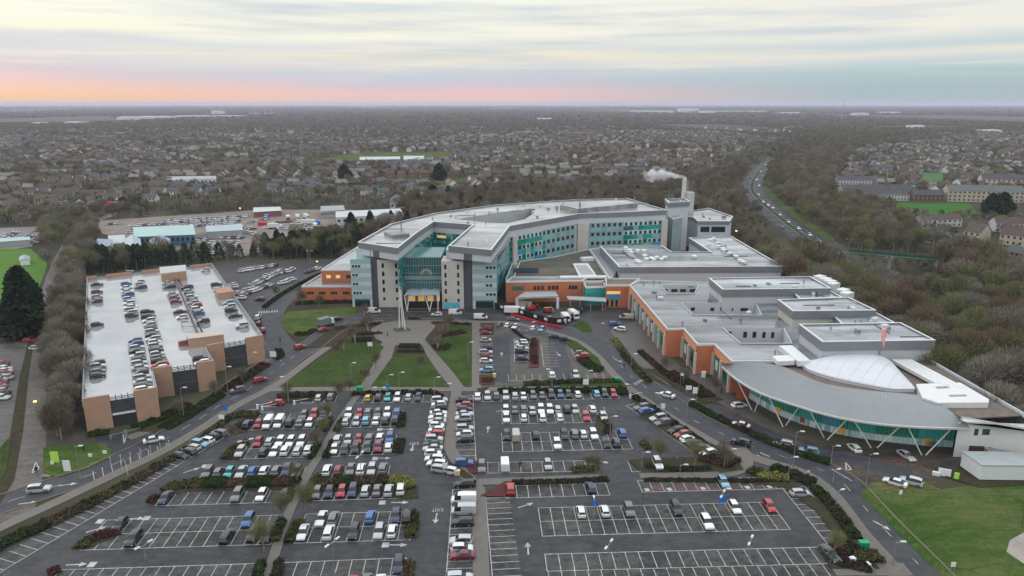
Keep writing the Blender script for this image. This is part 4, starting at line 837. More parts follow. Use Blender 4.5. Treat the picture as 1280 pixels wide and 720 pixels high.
# ---- front towers
def on(px, yb, top): # height of a point seen at pixel row `top` above the base pixel
    X, Y = G(px, yb); lo, hi = 0, 60
    for _ in range(40):
        m = (lo+hi)/2
        if PJ(X, Y, m)[1] > top: lo = m
        else: hi = m
    return lo
def slab(b, name, x0, x1, yb, depth, z0, z1, m, yb2=None):
    A = G(x0, yb); B = G(x1, yb if yb2 is None else yb2); L = math.hypot(B[0]-A[0], B[1]-A[1]); n = (-(B[1]-A[1])/L*depth, (B[0]-A[0])/L*depth)
    P = [A, B, (B[0]+n[0], B[1]+n[1]), (A[0]+n[0], A[1]+n[1])]; q = MB(); q.prism(P, z0, z1); b.part(name, q, m); return A, B
def tower(name, label, x0, xg, xc, x1, yb, mirror=False):
    b = Bld(name, label, 'tower', G((x0+x1)/2, yb))
    if not mirror:
        gl = slab(b, 'glazed_bay', x0, xg, yb, 16, 0, 19.6, g_aqua); dk = slab(b, 'dark_stair_slot', xg, xc, yb-1.6, 12, 0, 24.9, dark_clad); st = slab(b, 'stone_bay', xc, x1, yb, 10, 0, 19.4, stone)
        slab(b, 'white_upper_storey', x0+8, x1-4, yb-4, 9, 19.6, 23, white_m)
    else:
        st = slab(b, 'stone_bay', x0, xg, yb, 10, 0, 19.4, stone); dk = slab(b, 'dark_stair_slot', xg, xc, yb-1.6, 12, 0, 24.9, dark_clad); gl = slab(b, 'glazed_bay', xc, x1, yb, 16, 0, 19.6, g_aqua)
        slab(b, 'white_upper_storey', x0+6, x1-14, yb-4, 9, 19.6, 23, white_m)
    A, B = gl; rr = random.Random(3)
    zs = [0, 3.6, 5.2, 7.0, 8.8, 10.6, 12.4, 14.2, 16.0, 17.8, 19.5]
    b.grid(A, B, zs, [0, 1], lambda i, j: None if j == 0 else (0, 1)[j % 2], [mat('aqua_light', (0.49, 0.59, 0.60), .2, .06), mat('aqua_dark', (0.35, 0.46, 0.48), .2, .06)], 'glass_stripes', .06)
    b.grid(A, B, [0, 3.4], [0, .12, .88, 1], lambda i, j: 0 if i != 1 else 1, [stone, g_teald], 'plinth', .1)
    for k, z in enumerate((5.4, 9.1, 12.7, 16.3)):
        for i in range(3 if k in (0, 3) else 2):
            o = (.08 if not mirror else .55)+i*.15
            b.window(A, B, o, o+.11, z, z+1.0, off=.1)
    A, B = st
    for k in range(5):
        for t in ((.24, .80) if not mirror else (.18, .76)):
            z = 2.9+k*3.3; b.window(A, B, t-.05, t+.05, z, z+(1.9 if k else 1.2), off=.04)
    if mirror:
        b.grid(A, B, [.3, 2.6], [.05, .8], lambda i, j: 0, [mat('cyan_mural', (0.10, 0.45, 0.55), .4, .3, 1.0)], 'cyan_mural', .05)
    q = MB(); b.grid(gl[0] if not mirror else gl[0], gl[1], [.4, 2.8], list(np.linspace(.14, .86, 8)), lambda i, j: 0, [glass_d], 'ground_floor_glazing', .14)
    return b
tower('entrance_tower', 'left entrance tower of striped aqua glass and pale stone with dark slot', 441, 466, 474, 503, 384)
tower('entrance_tower', 'right entrance tower of pale stone and striped aqua glass beside the rainbow glazing', 553, 580, 591, 621, 386, True)
b = Bld('atrium', 'tall glazed atrium front with rainbow arch between the two entrance towers', 'atrium', G(530, 381))
A, B = slab(b, 'glass_box', 503, 553, 381, 20, 0, 19.8, g_teald)
zs = list(np.linspace(6, 19.6, 10)); ts = list(np.linspace(0, 1, 17)); rr = random.Random(11)
b.grid(A, B, zs, ts, lambda i, j: rr.choice([0, 1, 2]) if j not in (3,) else 3, [g_teald, mat('atrium_glass', (0.05, 0.13, 0.14), .08, .1), g_teald, g_grey], 'curtain_wall_panes', .06)
q = MB(); a = np.array(A); bb2 = np.array(B); L = np.linalg.norm(bb2-a); u = (bb2-a)/L; n = np.array([u[1], -u[0]])
for i in range(17): p = a+u*L*i/16+n*.14; q.box((*p, 5.5), (.12, .16, 14.2), math.atan2(u[1], u[0]))
for z_ in (9.4, 13.1, 16.2, 19.5): q.box((*((a+bb2)/2+n*.16), z_), (L, .2, .25), math.atan2(u[1], u[0]))
b.part('mullions', q, metal_g)
for r_, cc in ((2.5, (.42, .34, .30)), (2.15, (.45, .45, .34)), (1.8, (.30, .40, .44))):
    q = MB(); c_ = a+u*L*.62+n*.22
    for k in range(12):
        t0, t1 = math.pi*k/12, math.pi*(k+1)/12
        q.quad(*[(*(c_+u*rr_*math.cos(t)), 12.6+rr_*math.sin(t)) for rr_, t in ((r_, t0), (r_-.3, t0), (r_-.3, t1), (r_, t1))][::-1])
    b.part('rainbow_band', q, mat('rainbow_%d' % int(r_*10), cc, .5, 0))
b = Bld('entrance_porch', 'warm lit glazed entrance porch with fabric canopy and slanting white columns', 'porch', G(530, 386))
A, B = slab(b, 'lit_glazing', 508, 550, 386, 9, 0, 6.2, mat('warm_interior', (.30, .17, .07), .4, .6, 1.2, emit=0.0, col2=(.75, .45, .18)))
b.grid(A, B, [3.2, 6.0], list(np.linspace(0, 1, 12)), lambda i, j: 0 if i % 3 else 1, [mat('warm_glow', (.85, .5, .18), .4, .3, 1, emit=.35), mat('amber_glass', (.35, .2, .08), .2, .3)], 'lit_panes', .05)
b.grid(A, B, [.2, 3.1], list(np.linspace(0, 1, 12)), lambda i, j: 0, [glass_d], 'door_panes', .05)
q = MB(); a = np.array(A); c = np.array(B)
for k in range(3):
    p0 = a+(c-a)*(k/3); p1 = a+(c-a)*((k+1)/3); m_ = (p0+p1)/2
    for s0, s1 in ((p0, m_), (m_, p1)):
        z0, z1 = (6.5, 6.95) if s0 is p0 else (6.95, 6.5)
        q.quad((s0[0], s0[1]-4, z0), (s1[0], s1[1]-4, z1), (s1[0], s1[1]+7, z1), (s0[0], s0[1]+7, z0)); q.quad((s0[0], s0[1]+7, z0-.15), (s1[0], s1[1]+7, z1-.15), (s1[0], s1[1]-4, z1-.15), (s0[0], s0[1]-4, z0-.15))
b.part('fabric_canopy', q, mat('canopy_fabric', (.36, .42, .47), .4, .1))
for f, g_ in ((.06, .0), (.06, .14), (.72, .60), (.72, .84), (.97, .97)):
    q = MB(); q.tube((*(a+(c-a)*f+np.array([0, -3.4])), 0), (*(a+(c-a)*g_+np.array([0, -3.6])), 6.6), .22, n=8); b.part('slanting_column', q, metal_w)
# ---- orange wings left of the towers
def brickbox(name, label, P, h, z0=0, wins=(), roofm=roof_dark, wm=brick_o, para=.45, cat='building', trim=metal_w):
    W_ = GP(P, h); b = Bld(name, label, cat, W_[0]); b.solid(W_, z0, h, wm, roofm, None, 0, para, trim); return b, W_
b, Wl = brickbox('brick_wing', 'low orange brick wing with flat dark roof at the left end of the hospital', [(377, 358.5), (441, 358.5), (445, 340), (404, 342)], 5.6)
for t in (.10, .33, .56, .80):
    for k in range(3): b.window(Wl[0], Wl[1], t+k*.045, t+k*.045+.038, 2.4, 3.5)
b, Wl = brickbox('brick_wing', 'upper orange brick wing with pale roof and lit windows above the low one', [(401.5, 338), (441, 338), (466, 304), (449, 308)], 10.6, roofm=roof_ward)
for t in (.15, .45, .78): b.window(Wl[0], Wl[1], t, t+.14, 7.2, 8.6, m=glass_lit if t < .7 else glass_d)
# ---- blocks right of the ward building (plant and theatres)
def block(name, label, P, h, fh=2.0, wm=white_m, rm=roof_membrane, z0=0, para=.35, cat='building'):
    W_ = GP(P, h); b = Bld(name, label, cat, W_[0]); b.solid(W_, z0, h, wm, rm, fascia_g if fh else None, fh, para)
    if fh >= .8: b.clutter(W_, h, 7, int(h*10+P[0][0]))
    return b, W_
b, Wl = block('plant_block', 'blue grey roofed block joined to the right end of the ward building', [(842, 268), (886, 261), (915, 271), (911, 277), (873, 277), (868, 272.5)], 17, 1.6)
b.window(Wl[4], Wl[3], .08, .38, 11.2, 14.2); b.window(Wl[4], Wl[3], .44, .9, 11.2, 14.2)
q = MB(); q.prism(GP([(872, 277.5), (911, 277.5), (911, 274), (872, 274)], 11), 0, 10.5); b.part('stone_base', q, mat('grey_stone', (0.30, 0.29, 0.27), .85, .1))
b, Wl = block('stair_block', 'small pale block with curved glass top at the corner of the ward building', [(834, 268), (846, 265.5), (853, 271), (841, 274)], 20, 0, g_grey, zinc)
b, Wl = block('clad_block', 'aqua panelled low block between the ward building and the roof plant', [(853, 279), (881, 280), (884, 272), (856, 271)], 12, 0, mat('aqua_grey', (0.30, 0.38, 0.39), .5, .1), mat('brown_roof', (.14, .11, .10), .8, .2))
for k, t in enumerate((.15, .3, .6)): b.window(Wl[0], Wl[1], t, t+.1, 8.5, 9.6)
b, Wl = block('boiler_house', 'boxy grey boiler house on the roof at the foot of the chimney', [(832, 249.5), (855, 248.5), (861, 252.5), (836, 254)], 27, 2.2)
X, Y = G(850, 300)
b = Bld('chimney', 'twin concrete boiler chimney with a white flue giving off steam', 'chimney', (X, Y))
hC = on(851, 300, 224); hB = on(858, 300, 240)
q = MB(); q.tube((X, Y, 0), (X+.6, Y, hC), 1.5, 1.2, n=14); b.part('flue', q, mat('flue_white', (.60, .58, .54), .6, .1))
X2, Y2 = G(858, 300); q = MB(); q.box((X2, Y2, 0), (4.6, 4, hB), .3); b.part('shaft', q, mat('shaft_concrete', (.50, .49, .46), .7, .08))
q = MB(); q.tube((*G(855.5, 299), 0), (*G(855.5, 299), hC-1), .45, n=8); b.part('thin_flue', q, metal_g)
CH_TOP = (X+.6, Y, hC)
# theatre block H1
b, Wl = block('theatre_block', 'broad flat roofed block scattered with white vents in front of the ward building', [(751, 308.5), (826, 307.5), (839, 316), (890, 316), (862, 298), (913, 296), (977, 333.5), (775, 334.5)], 12.5, 2.2)
rr = random.Random(5)
for i, (x, y) in enumerate([(782, 311), (787, 314), (789, 317), (797, 314.5), (805, 314.5), (796, 327), (799, 329), (808, 325), (814, 324), (817, 325.5), (821, 323), (827, 325), (831, 323), (868, 322), (806, 321), (888, 301), (892, 299.5), (898, 309), (903, 312), (897, 305), (912, 318), (905, 314), (925, 327), (929, 329), (886, 306), (920, 322)]):
    p = G(x, y, 12.5); q = MB(); q.tube((*p, 12.5), (*p, 13.3), 1.0, .8, n=10); q.tube((*p, 13.3), (*p, 13.7), 1.3, .3, n=10); b.part('roof_vent', q, metal_w, b.roofo)
for P in ([(778, 312), (790, 315), (796, 323), (788, 321)], [(893, 300), (930, 330), (934, 330), (896, 299)]):
    q = MB(); q.prism(GP(P, 13), 12.5, 13.1); b.part('roof_duct', q, metal_g)
b, Wl = block('lean_to_roof', 'dark sloping strip roof along the left side of the theatre block', [(737, 312), (750, 310), (774, 336), (762, 349)], 9.5, 0, white_m, fascia_g)
# low roofs around
def low(name, label, P, h, rm, wm=white_m, para=.3): return block(name, label, P, h, 0, wm, rm, 0, para)
b, Wl = low('terrace_roof', 'mossy brown terrace roof with an open white light well below the ward windows', [(641, 349), (650, 327), (690, 322), (736, 312), (761, 349), (752, 352), (648, 352)], 8.2, roof_green)
q = MB(); q.prism(GP([(716, 329), (735, 328.5), (746, 344.5), (724, 345)], 8.7), 8.2, 8.6); b.part('light_well_kerb', q, metal_w)
A_, B_ = G(718.5, 343, 8.6), G(745.5, 342.6, 8.6)
q = MB(); q.poly(GP([(719, 331.5), (733, 331), (743, 343), (726, 343.5)], 8.62), 8.62); b.part('light_well', q, mat('well_shade', (.35, .36, .36), .7, .2))
q = MB(); q.box((*G(734, 324, 9), 8.3), (6, 3, 1.6), .3); b.part('air_handling_unit', q, metal_w)
q = MB(); q.tube((*G(700, 347, 9), 9), (*G(758, 346.5, 9), 9), .8, n=10); b.part('white_duct', q, metal_w)
b, Wl = low('link_roof', 'dark glazed link roof with a lit room behind the orange wing', [(632, 350), (640, 330), (670, 330), (678, 345), (676, 352)], 7.6, roof_dark)
A = G(641, 343, 7.6); B = G(673, 343, 7.6); b.grid(A, B, [7.7, 10.4], list(np.linspace(0, 1, 7)), lambda i, j: 0, [mat('blue_grey_glass', (.06, .09, .13), .1, .1)], 'glazing', .02)
# orange front wing by the hoarding
b, Wl = brickbox('brick_wing', 'long orange brick wing behind the white canopy and black hoarding', [(632.5, 352.8), (728, 351.2), (736, 347), (640, 347)], 8.6)
for t in (.08, .12, .16, .20, .36, .41, .46, .55, .60, .65, .82, .86, .90): b.window(Wl[0], Wl[1], t, t+.035, 5.2, 6.8, m=g_teald if t < .3 else glass_d)
b, Wl = brickbox('green_fronted_block', 'small block with green glass front and grey roof between the orange wings', [(732, 359.8), (757.5, 359), (752, 350), (728, 350)], 7.4, wm=g_teal, roofm=roof_gravel)
b, Wl = brickbox('brick_wing', 'orange brick wing with blue and amber glazing behind the parked ambulance', [(757.5, 357.2), (788, 357.2), (800, 349), (757, 349)], 9.0, roofm=roof_gravel)
b.grid(Wl[0], Wl[1], [3.4, 5.4], list(np.linspace(.04, .6, 7)), lambda i, j: 0, [g_blue], 'blue_glazing', .06); b.grid(Wl[0], Wl[1], [.4, 3.2], list(np.linspace(.04, .6, 7)), lambda i, j: i % 2, [glass_d, mat('amber_int', (.4, .25, .1), .4, .3)], 'doors', .06)
b.grid(Wl[0], Wl[1], [5.6, 6.8], list(np.linspace(.04, .6, 9)), lambda i, j: 0, [glass_lit], 'lit_windows', .06)
# canopy buildings
b = Bld('white_canopy', 'white flat canopy on posts in front of the orange wing, red machinery under it', 'canopy', G(670, 385))
q = MB(); P = GP([(646, 371.5), (698, 370), (694, 364), (656, 364.5)], 5.2); q.prism(P, 4.5, 5.2); b.part('roof', q, mat('canopy_grey', (.34, .38, .40), .4, .1))
for x in (646, 697):
    q = MB(); q.box((*G(x, 386), 0), (1.0, .5, 4.5)); b.part('post', q, metal_w)
b = Bld('bus_canopy', 'pale glass canopy on grey posts in front of the green fronted block', 'canopy', G(735, 385))
q = MB(); P = GP([(710, 374), (758, 377), (757, 372), (708, 370)], 4.2); q.prism(P, 4.0, 4.25); b.part('roof', q, mat('canopy_glass', (.42, .46, .48), .2, .1))
for x, y in ((713, 388), (738, 392), (753, 391), (725, 389)):
    q = MB(); q.tube((*G(x, y), 0), (*G(x, y), 4.0), .2, n=8); b.part('post', q, metal_g)
# ---- east wing
EZ = 9.3
EP = [(787, 357), (834, 412), (854.5, 411.5), (872, 431.5), (893, 431), (915, 452.5), (978, 452.5), (1003, 455), (1028, 452), (1045, 430), (980, 392), (1030, 385), (1000, 360), (905, 350), (893, 354), (800, 351)]
b = Bld('east_wing', 'orange rendered east wing with stepped corners and broad wet flat roof', 'building', G(834, 412, EZ))
EW = GP(EP, EZ); CYS = [[(825, 356.7), (835, 367.5), (868, 367.5), (873, 356.7)], [(851, 379), (866, 394), (952, 394.5), (945, 380)], [(902.5, 410), (926, 430), (990, 430), (980, 411)]]; CYW = [GP(c, EZ) for c in CYS]
b.solid(EW, 0, EZ, brick_o, roof_dark, None, 0, .35, mat('coping', (.62, .64, .64), .5, .05), holes=CYW)
for cy, ws in zip(CYW, (((.10, .2), (.30, .46), (.53, .68), (.78, .94)), ((.02, .06), (.14, .19), (.40, .45), (.53, .58), (.62, .70), (.80, .90)), ((.10, .16), (.35, .41), (.50, .56), (.66, .71), (.80, .85)))):
    TL, BL, BR, TR = cy; q = MB()
    for a_, c_ in ((TL, TR), (BL, TL), (TR, BR)):
        L_ = math.hypot(c_[0]-a_[0], c_[1]-a_[1]); nx, ny = (c_[1]-a_[1])/L_*.12, -(c_[0]-a_[0])/L_*.12; q.quad((a_[0]+nx, a_[1]+ny, 3), (c_[0]+nx, c_[1]+ny, 3), (c_[0]+nx, c_[1]+ny, EZ+.2), (a_[0]+nx, a_[1]+ny, EZ+.2))
    b.part('courtyard_wall', q, white_m); q = MB(); q.poly(cy, 3.0); b.part('courtyard_floor', q, roof_gravel)
    for t0_, t1_ in ws: b.window(TL, TR, t0_, t1_, 6.6 if cy is not CYW[2] else 6.2, 7.8 if cy is not CYW[2] else 8.2, off=.17)
    q = MB()
    for a_, c_ in ((TL, BL), (BL, BR), (BR, TR)): q.bar((*a_, EZ), (*c_, EZ), .3, .3)
    b.part('coping', q, white_m)
def bays(A, B, n, t0=.03, t1=.97):
    q = MB(); a = np.array(A); c = np.array(B); L = np.linalg.norm(c-a); u = (c-a)/L; nn = np.array([u[1], -u[0]])
    P = [a+nn*.25, c+nn*.25]; q.quad((*P[0], EZ-2.4), (*P[1], EZ-2.4), (*P[1], EZ-.3), (*P[0], EZ-.3)); b.part('apricot_fascia', q, brick_oed)
    for i in range(n+1):
        q = MB(); p = a+u*L*(t0+(t1-t0)*i/n)+nn*.3; q.box((*p, 0), (.7, .7, EZ-2.4), math.atan2(u[1], u[0])); b.part('pier', q, mat('pinkish_pier', (.62, .50, .43), .7, .05))
    rr = random.Random(n)
    for i in range(n):
        s0 = t0+(t1-t0)*(i+.1)/n; s1 = t0+(t1-t0)*(i+.9)/n
        b.window(A, B, s0, s1, .6, EZ-2.6, m=rr.choice([g_teald, g_teal, mat('mixed_glass', (.05, .10, .11), .1, .4, 1.0)]), off=.1, name='tall_window')
        b.window(A, B, s0+.15/n, s0+.45/n, 2.5, 5.5, m=rr.choice([g_pale, glass_d, g_teal]), off=.16, name='window_panel')
b.clutter(EW, EZ, 18, 8); bays(EW[0], EW[1], 8); bays(EW[2], EW[3], 2); bays(EW[4], EW[5], 2)
# recessed white walls on the east wing roof
def riser(name, label, P, h, m=white_m, rm=roof_dark, wins=(), fh=0):
    W_ = GP(P, h); b = Bld(name, label, 'building', W_[0]); b.solid(W_, EZ-.1, h, m, rm, fascia_g if fh else None, fh, .2)
    return b, W_
# light wells seen as white walls below roof level: build as raised roof steps behind them
q = None
b, Wl = block('theatre_hall', 'grey roofed hall, farthest of the stepped row of halls on the right', [(888, 349), (1012, 347), (1036.5, 361), (904, 362.5)], 14.5, 2.4)
b, Wl = block('theatre_hall', 'low grey link roof between the farthest and the middle hall', [(992, 365.5), (1036, 364), (1051, 372.5), (1000, 374)], 12.5, .8)
b, Wl = block('theatre_hall', 'middle grey roofed hall of the stepped row with cream side wall', [(974, 376), (1060, 373), (1092.5, 388.5), (992, 389.5)], 14.5, 2.4, wm=cream_wall)
b, Wl = block('theatre_hall', 'low grey link roof between the middle and nearest hall', [(1042, 395), (1093, 391.5), (1116, 404), (1055, 407)], 12.3, .8)
b, Wl = block('theatre_hall', 'nearest and widest grey roofed hall behind the white dome', [(1001, 407), (1125, 405), (1166, 426), (1029, 428)], 14.5, 2.4, wm=white_m)
for x, y in ((1040, 349.5), (1030, 352), (1055, 370), (975, 357)):
    pass
rr = random.Random(9)
b = Bld('service_ducts', 'row of white air ducts along the back edge of the halls', 'duct', G(1040, 357, 11))
for x, y in ((1024, 350), (1031, 353), (1037, 356), (1041, 359), (1053, 367), (1058, 371)):
    q = MB(); q.box((*G(x, y, 12), 10.5), (4.5, 3, 3.2), .6); b.part('duct_box', q, metal_w)
# ---- curved clinic
b = Bld('curved_clinic', 'crescent shaped clinic with standing seam roof and green blue glazing', 'clinic', G(1050, 540))
eave_px = [(904, 458), (921, 473), (951, 490.5), (997, 506.5), (1040, 519), (1090, 528), (1150, 533), (1212, 534.5)]
ridge_px = [(908, 454.5), (943, 453), (976, 457.5), (1001, 468), (1031, 479.5), (1081, 487.5), (1160, 497), (1203, 527)]
eav = catmull(GP(eave_px, 7.6), 5); rid = catmull(GP(ridge_px, 9.6), 5)
q = MB()
for i in range(len(eav)-1):
    K = 10
    for k in range(K):
        a0, a1 = lp(eav[i], rid[i], k/K), lp(eav[i], rid[i], (k+1)/K); b0_, b1_ = lp(eav[i+1], rid[i+1], k/K), lp(eav[i+1], rid[i+1], (k+1)/K)
        z0, z1 = 7.6+2.0*math.sin(k/K*math.pi/2), 7.6+2.0*math.sin((k+1)/K*math.pi/2)
        q.quad((*a0, z0), (*b0_, z0), (*b1_, z1), (*a1, z1))
    q.quad((*eav[i], 7.0), (*eav[i+1], 7.0), (*eav[i+1], 7.6), (*eav[i], 7.6)); q.quad((*eav[i+1], 7.0), (*eav[i], 7.0), (*lp(eav[i], rid[i], .3), 7.2), (*lp(eav[i+1], rid[i+1], .3), 7.2))
b.part('crescent_roof', q, zinc)
q = MB()   # seams
n_ = 130
def along(P, t):
    x = t*(len(P)-1); i = min(int(x), len(P)-2); return lp(P[i], P[i+1], x-i)
for s in range(n_):
    t = (s+.5)/n_; e = along(eav, t); r_ = along(rid, t)
    for k in range(5):
        a0, a1 = lp(e, r_, k/5), lp(e, r_, (k+1)/5); q.bar((*a0, 7.61+2.0*math.sin(k/5*math.pi/2)), (*a1, 7.61+2.0*math.sin((k+1)/5*math.pi/2)), .09, .07)
b.part('roof_seams', q, mat('seam_grey', (.27, .29, .30), .4, .05, metal=.3))
q = MB(); E2 = offset(eav, -.25)
for i in range(len(eav)-1): q.bar((*E2[i], 7.25), (*E2[i+1], 7.25), .5, .4)
b.part('eaves_gutter', q, mat('eaves', (.50, .50, .47), .5, .05))
gl_px = [(936, 500), (952, 510), (975, 522), (1000, 532), (1030, 541), (1060, 548), (1100, 554), (1150, 559.5), (1190, 562)]
gl = catmull(GP(gl_px, 0), 6); q = MB(); cnt = 66; rr = random.Random(21); up_m = [g_green, g_green, g_teal, g_blue, g_blue, g_teal, g_lime]
lo_m = MB(); hi_m = MB(); mul = MB(); seq = []
while len(seq) < cnt: seq += [rr.choice([0, 1, 2, 0, 1, 0])]*rr.choice([3, 5, 2, 6])
for i in range(cnt):
    a = along(gl, i/cnt); c = along(gl, (i+1)/cnt)
    hi_m.quad((*a, 2.3), (*c, 2.3), (*c, 7.4), (*a, 7.4), seq[i]); lo_m.quad((*a, .6), (*c, .6), (*c, 2.3), (*a, 2.3), rr.choice([0, 0, 1, 2])); mul.box((*a, .5), (.05, .10, 6.8))
    mul.bar((*a, 2.25), (*c, 2.25), .12, .1)
    q.quad((*a, 0), (*c, 0), (*c, .6), (*a, .6))
b.part('upper_glazing', hi_m, [mat('clinic_green', (.005, .23, .15), .12, .15, .3), mat('clinic_teal', (.03, .36, .33), .12, .15, .3), mat('clinic_blue', (.04, .28, .40), .12, .15, .3), mat('clinic_light', (.14, .45, .30), .12, .15, .3)])
b.part('lower_glazing', lo_m, [g_pale, mat('frosted', (.60, .72, .68), .3, .1), g_aqua]); b.part('mullions', mul, mat('mullion_grey', (.22, .30, .30), .4, .1)); b.part('plinth', q, mat('dark_plinth', (.05, .05, .05), .8, .1))
# walls closing the clinic behind the glazing
q = MB(); back_ = GP([(1203, 527), (1165, 455), (1030, 452), (915, 452)], 7)
q.prism([along(gl, 0), *[along(gl, t) for t in (.25, .5, .75, 1)], G(1190, 540, 7), back_[1], back_[2], back_[3]], 0, .01)
A_, B_ = EW[5], G(936, 500)
q2 = MB(); q2.walls([G(921, 482, 4), G(936, 500)], 0, 7.0, closed=False); b.part('brick_end_wall', q2, mat('rust_brick', (.38, .10, .05), .85, .1))
for i, (x, y) in enumerate([(972, 508), (1003, 524), (1052, 541), (1158, 553)]):
    t = min(np.linspace(0, 1, 200), key=lambda s: abs(PJ(*along(gl, s), 2)[0]-x)); p = along(gl, t); c = along(gl, min(1, t+.02)); ang = math.atan2(c[1]-p[1], c[0]-p[0])
    q = MB(); q.box((p[0], p[1]-.25, 1.0), (1.3, .12, 1.5), ang); b.part('orange_notice' if i != 1 else 'red_notice', q, orange_m if i != 1 else paint_red)
tips = [((940, 513), (922, 476)), ((943, 515), (952, 491)), ((979, 534), (960, 494)), ((982, 532), (1000, 507)), ((1030, 547), (1011, 511)), ((1034, 550), (1061, 522)), ((1089, 560), (1066, 523)), ((1095, 561), (1127, 531)), ((1152, 569), (1134, 531.5)), ((1157, 569), (1191, 534))]
for f_, t_ in tips:
    q = MB(); q.tube((*G(*f_), 0), (*G(t_[0], t_[1], 7.2), 7.2), .14, n=8); b.part('slanting_strut', q, metal_w)
# roof behind crescent
b = Bld('clinic_flat_roof', 'brown gravel flat roof of the clinic around the white dome', 'roof', G(1150, 480, 8.6))
P = GP([(915, 453.5), (978, 454), (1003, 458), (1030, 452), (1163, 450), (1282, 519), (1203, 523), (1160, 498), (1080, 489), (1031, 481), (1001, 470), (976, 459), (943, 455)], 8.6)
q = MB(); q.prism(P, 8.3, 8.6); b.part('gravel_roof', q, roof_gravel)
q = MB(); E3 = GP([(1163, 450), (1284, 519), (1330, 545)], 9.2)
for i in range(2): q.bar((*E3[i], 8.3), (*E3[i+1], 8.3), .5, 1.0)
b.part('parapet', q, white_m)
q = MB(); q.walls(GP([(1163, 450), (1284, 519), (1340, 551)], 8.3)[::-1], 0, 8.3, closed=False); b.part('rear_wall', q, white_m)
b = Bld('white_clinic', 'white rendered two storey clinic with flat roof at the right edge', 'building', G(1191, 571))
A = G(1191, 571); Bp = G(1300, 576); C_ = G(1345, 552, 8.6)
q = MB(); q.prism([A, Bp, G(1330, 545, 8.6), G(1203, 523, 8.6)], 0, 8.58); b.part('wall', q, clinic_white)
q = MB(); PP = grow([A, Bp, G(1330, 545, 8.6), G(1203, 523, 8.6)], .1); q.walls(PP, 8.3, 9.0); b.part('parapet', q, clinic_white)
def wpx(b, x0, x1, y0, y1, yb0, name='window', m=None, base=((1191, 571), (1300, 576))):
    (xa, ya), (xb, yb) = base; A, B = G(xa, ya), G(xb, yb)
    def tt(x):
        lo, hi = 0., 1.
        for _ in range(30):
            m_ = (lo+hi)/2
            if PJ(*lp(A, B, m_))[0] < x: lo = m_
            else: hi = m_
        return lo
    t0, t1 = tt(x0), tt(x1); p = lp(A, B, t0)
    def zz(y):
        lo, hi = 0., 30.
        for _ in range(30):
            m_ = (lo+hi)/2
            if PJ(*p, m_)[1] > y: lo = m_
            else: hi = m_
        return lo
    b.window(A, B, t0, t1, zz(y1), zz(y0), name=name, m=m)
wpx(b, 1212, 1217, 536, 544, 0); wpx(b, 1222, 1231, 536, 543.5, 0); wpx(b, 1209, 1228, 557, 565, 0, m=mat('brown_glass', (.10, .04, .03), .2, .4, 1.5)); wpx(b, 1234, 1242, 559, 570, 0, 'door', mat('wooden_door', (.22, .13, .06), .6, .2))
q = MB(); q.box((G(1242, 573)[0], G(1242, 573)[1]-1, 2.6), (5.5, 2.4, .15)); b.part('door_canopy', q, metal_g)
q = MB()
for dx in (-2.5, 2.5): q.tube((G(1242, 573)[0]+dx, G(1242, 573)[1]-2.0, 0), (G(1242, 573)[0]+dx, G(1242, 573)[1]-2.0, 2.6), .06, n=6)
b.part('canopy_post', q, metal_g)
# dome
b = Bld('dome_rooflight', 'white fabric fan shaped dome rooflight with radial seams', 'dome', G(1080, 465, 9))
edge = catmull(GP([(1001, 457), (1012, 464), (1035, 472), (1060, 478), (1085, 483), (1115, 488), (1143, 488)], 9.0), 5); top = catmull(GP([(1004, 455), (1028, 450), (1053, 446.5), (1090, 447.5), (1110, 454), (1128, 471), (1144, 485)], 9.6), 5)
q = MB(); K = 8
for i in range(len(edge)-1):
    for k in range(K):
        f = lambda s: 9.4+2.2*math.sin(math.pi*min(1, s*1.0))*1.0
        a0, a1 = lp(edge[i], top[i], k/K), lp(edge[i], top[i], (k+1)/K); c0, c1 = lp(edge[i+1], top[i+1], k/K), lp(edge[i+1], top[i+1], (k+1)/K)
        def zf(ii, kk): return 9.5+2.1*math.sin(math.pi*ii/(len(edge)-1))**.7*math.sin(math.pi*kk/K*.75+.12)
        q.quad((*a0, zf(i, k)), (*c0, zf(i+1, k)), (*c1, zf(i+1, k+1)), (*a1, zf(i, k+1)))
    q.quad((*edge[i], 8.6), (*edge[i+1], 8.6), (*edge[i+1], zf(i+1, 0)), (*edge[i], zf(i, 0)))
b.part('fabric_shell', q, fabric_w, label='white fabric shell of the dome')
q = MB()
for i in range(0, len(edge), 3):
    for k in range(K): q.tube((*lp(edge[i], top[i], k/K), zf(i, k)+.03), (*lp(edge[i], top[i], (k+1)/K), zf(i, k+1)+.03), .09, n=5, cap=False)
for i in range(len(edge)-1): q.tube((*edge[i], 9.5), (*edge[i+1], 9.5), .18, n=6)
b.part('seam_ribs', q, metal_w)
# rooftop ducts on clinic and east wing
b = Bld('roof_duct', 'long white duct assembly with openings on the clinic roof right of the dome', 'duct', G(1180, 480, 9))
for k in range(4):
    q = MB(); a0 = G(1117+k*6.5, 449.5, 10); a1 = G(1172+k*10.5, 479+k*2.0, 10); q.bar((*a0, 9.2), (*a1, 9.2), 1.3, .9); b.part('duct_run', q, metal_w)
q = MB(); P = GP([(1145, 480), (1200, 478), (1236, 499), (1236, 503), (1173, 503.5), (1153, 497)], 10); hs = [GP([(1168, 483), (1184, 482.5), (1189, 485), (1172, 486)], 10), GP([(1184, 493.5), (1207, 493), (1210, 495.5), (1188, 496)], 10)]
q.walls(P if sum(P[i-1][0]*P[i][1]-P[i][0]*P[i-1][1] for i in range(len(P))) > 0 else P[::-1], 8.6, 10); q.poly(P, 10, 0, hs)
for hh in hs: q.walls(hh, 8.6, 10)
b.part('plenum', q, metal_w)
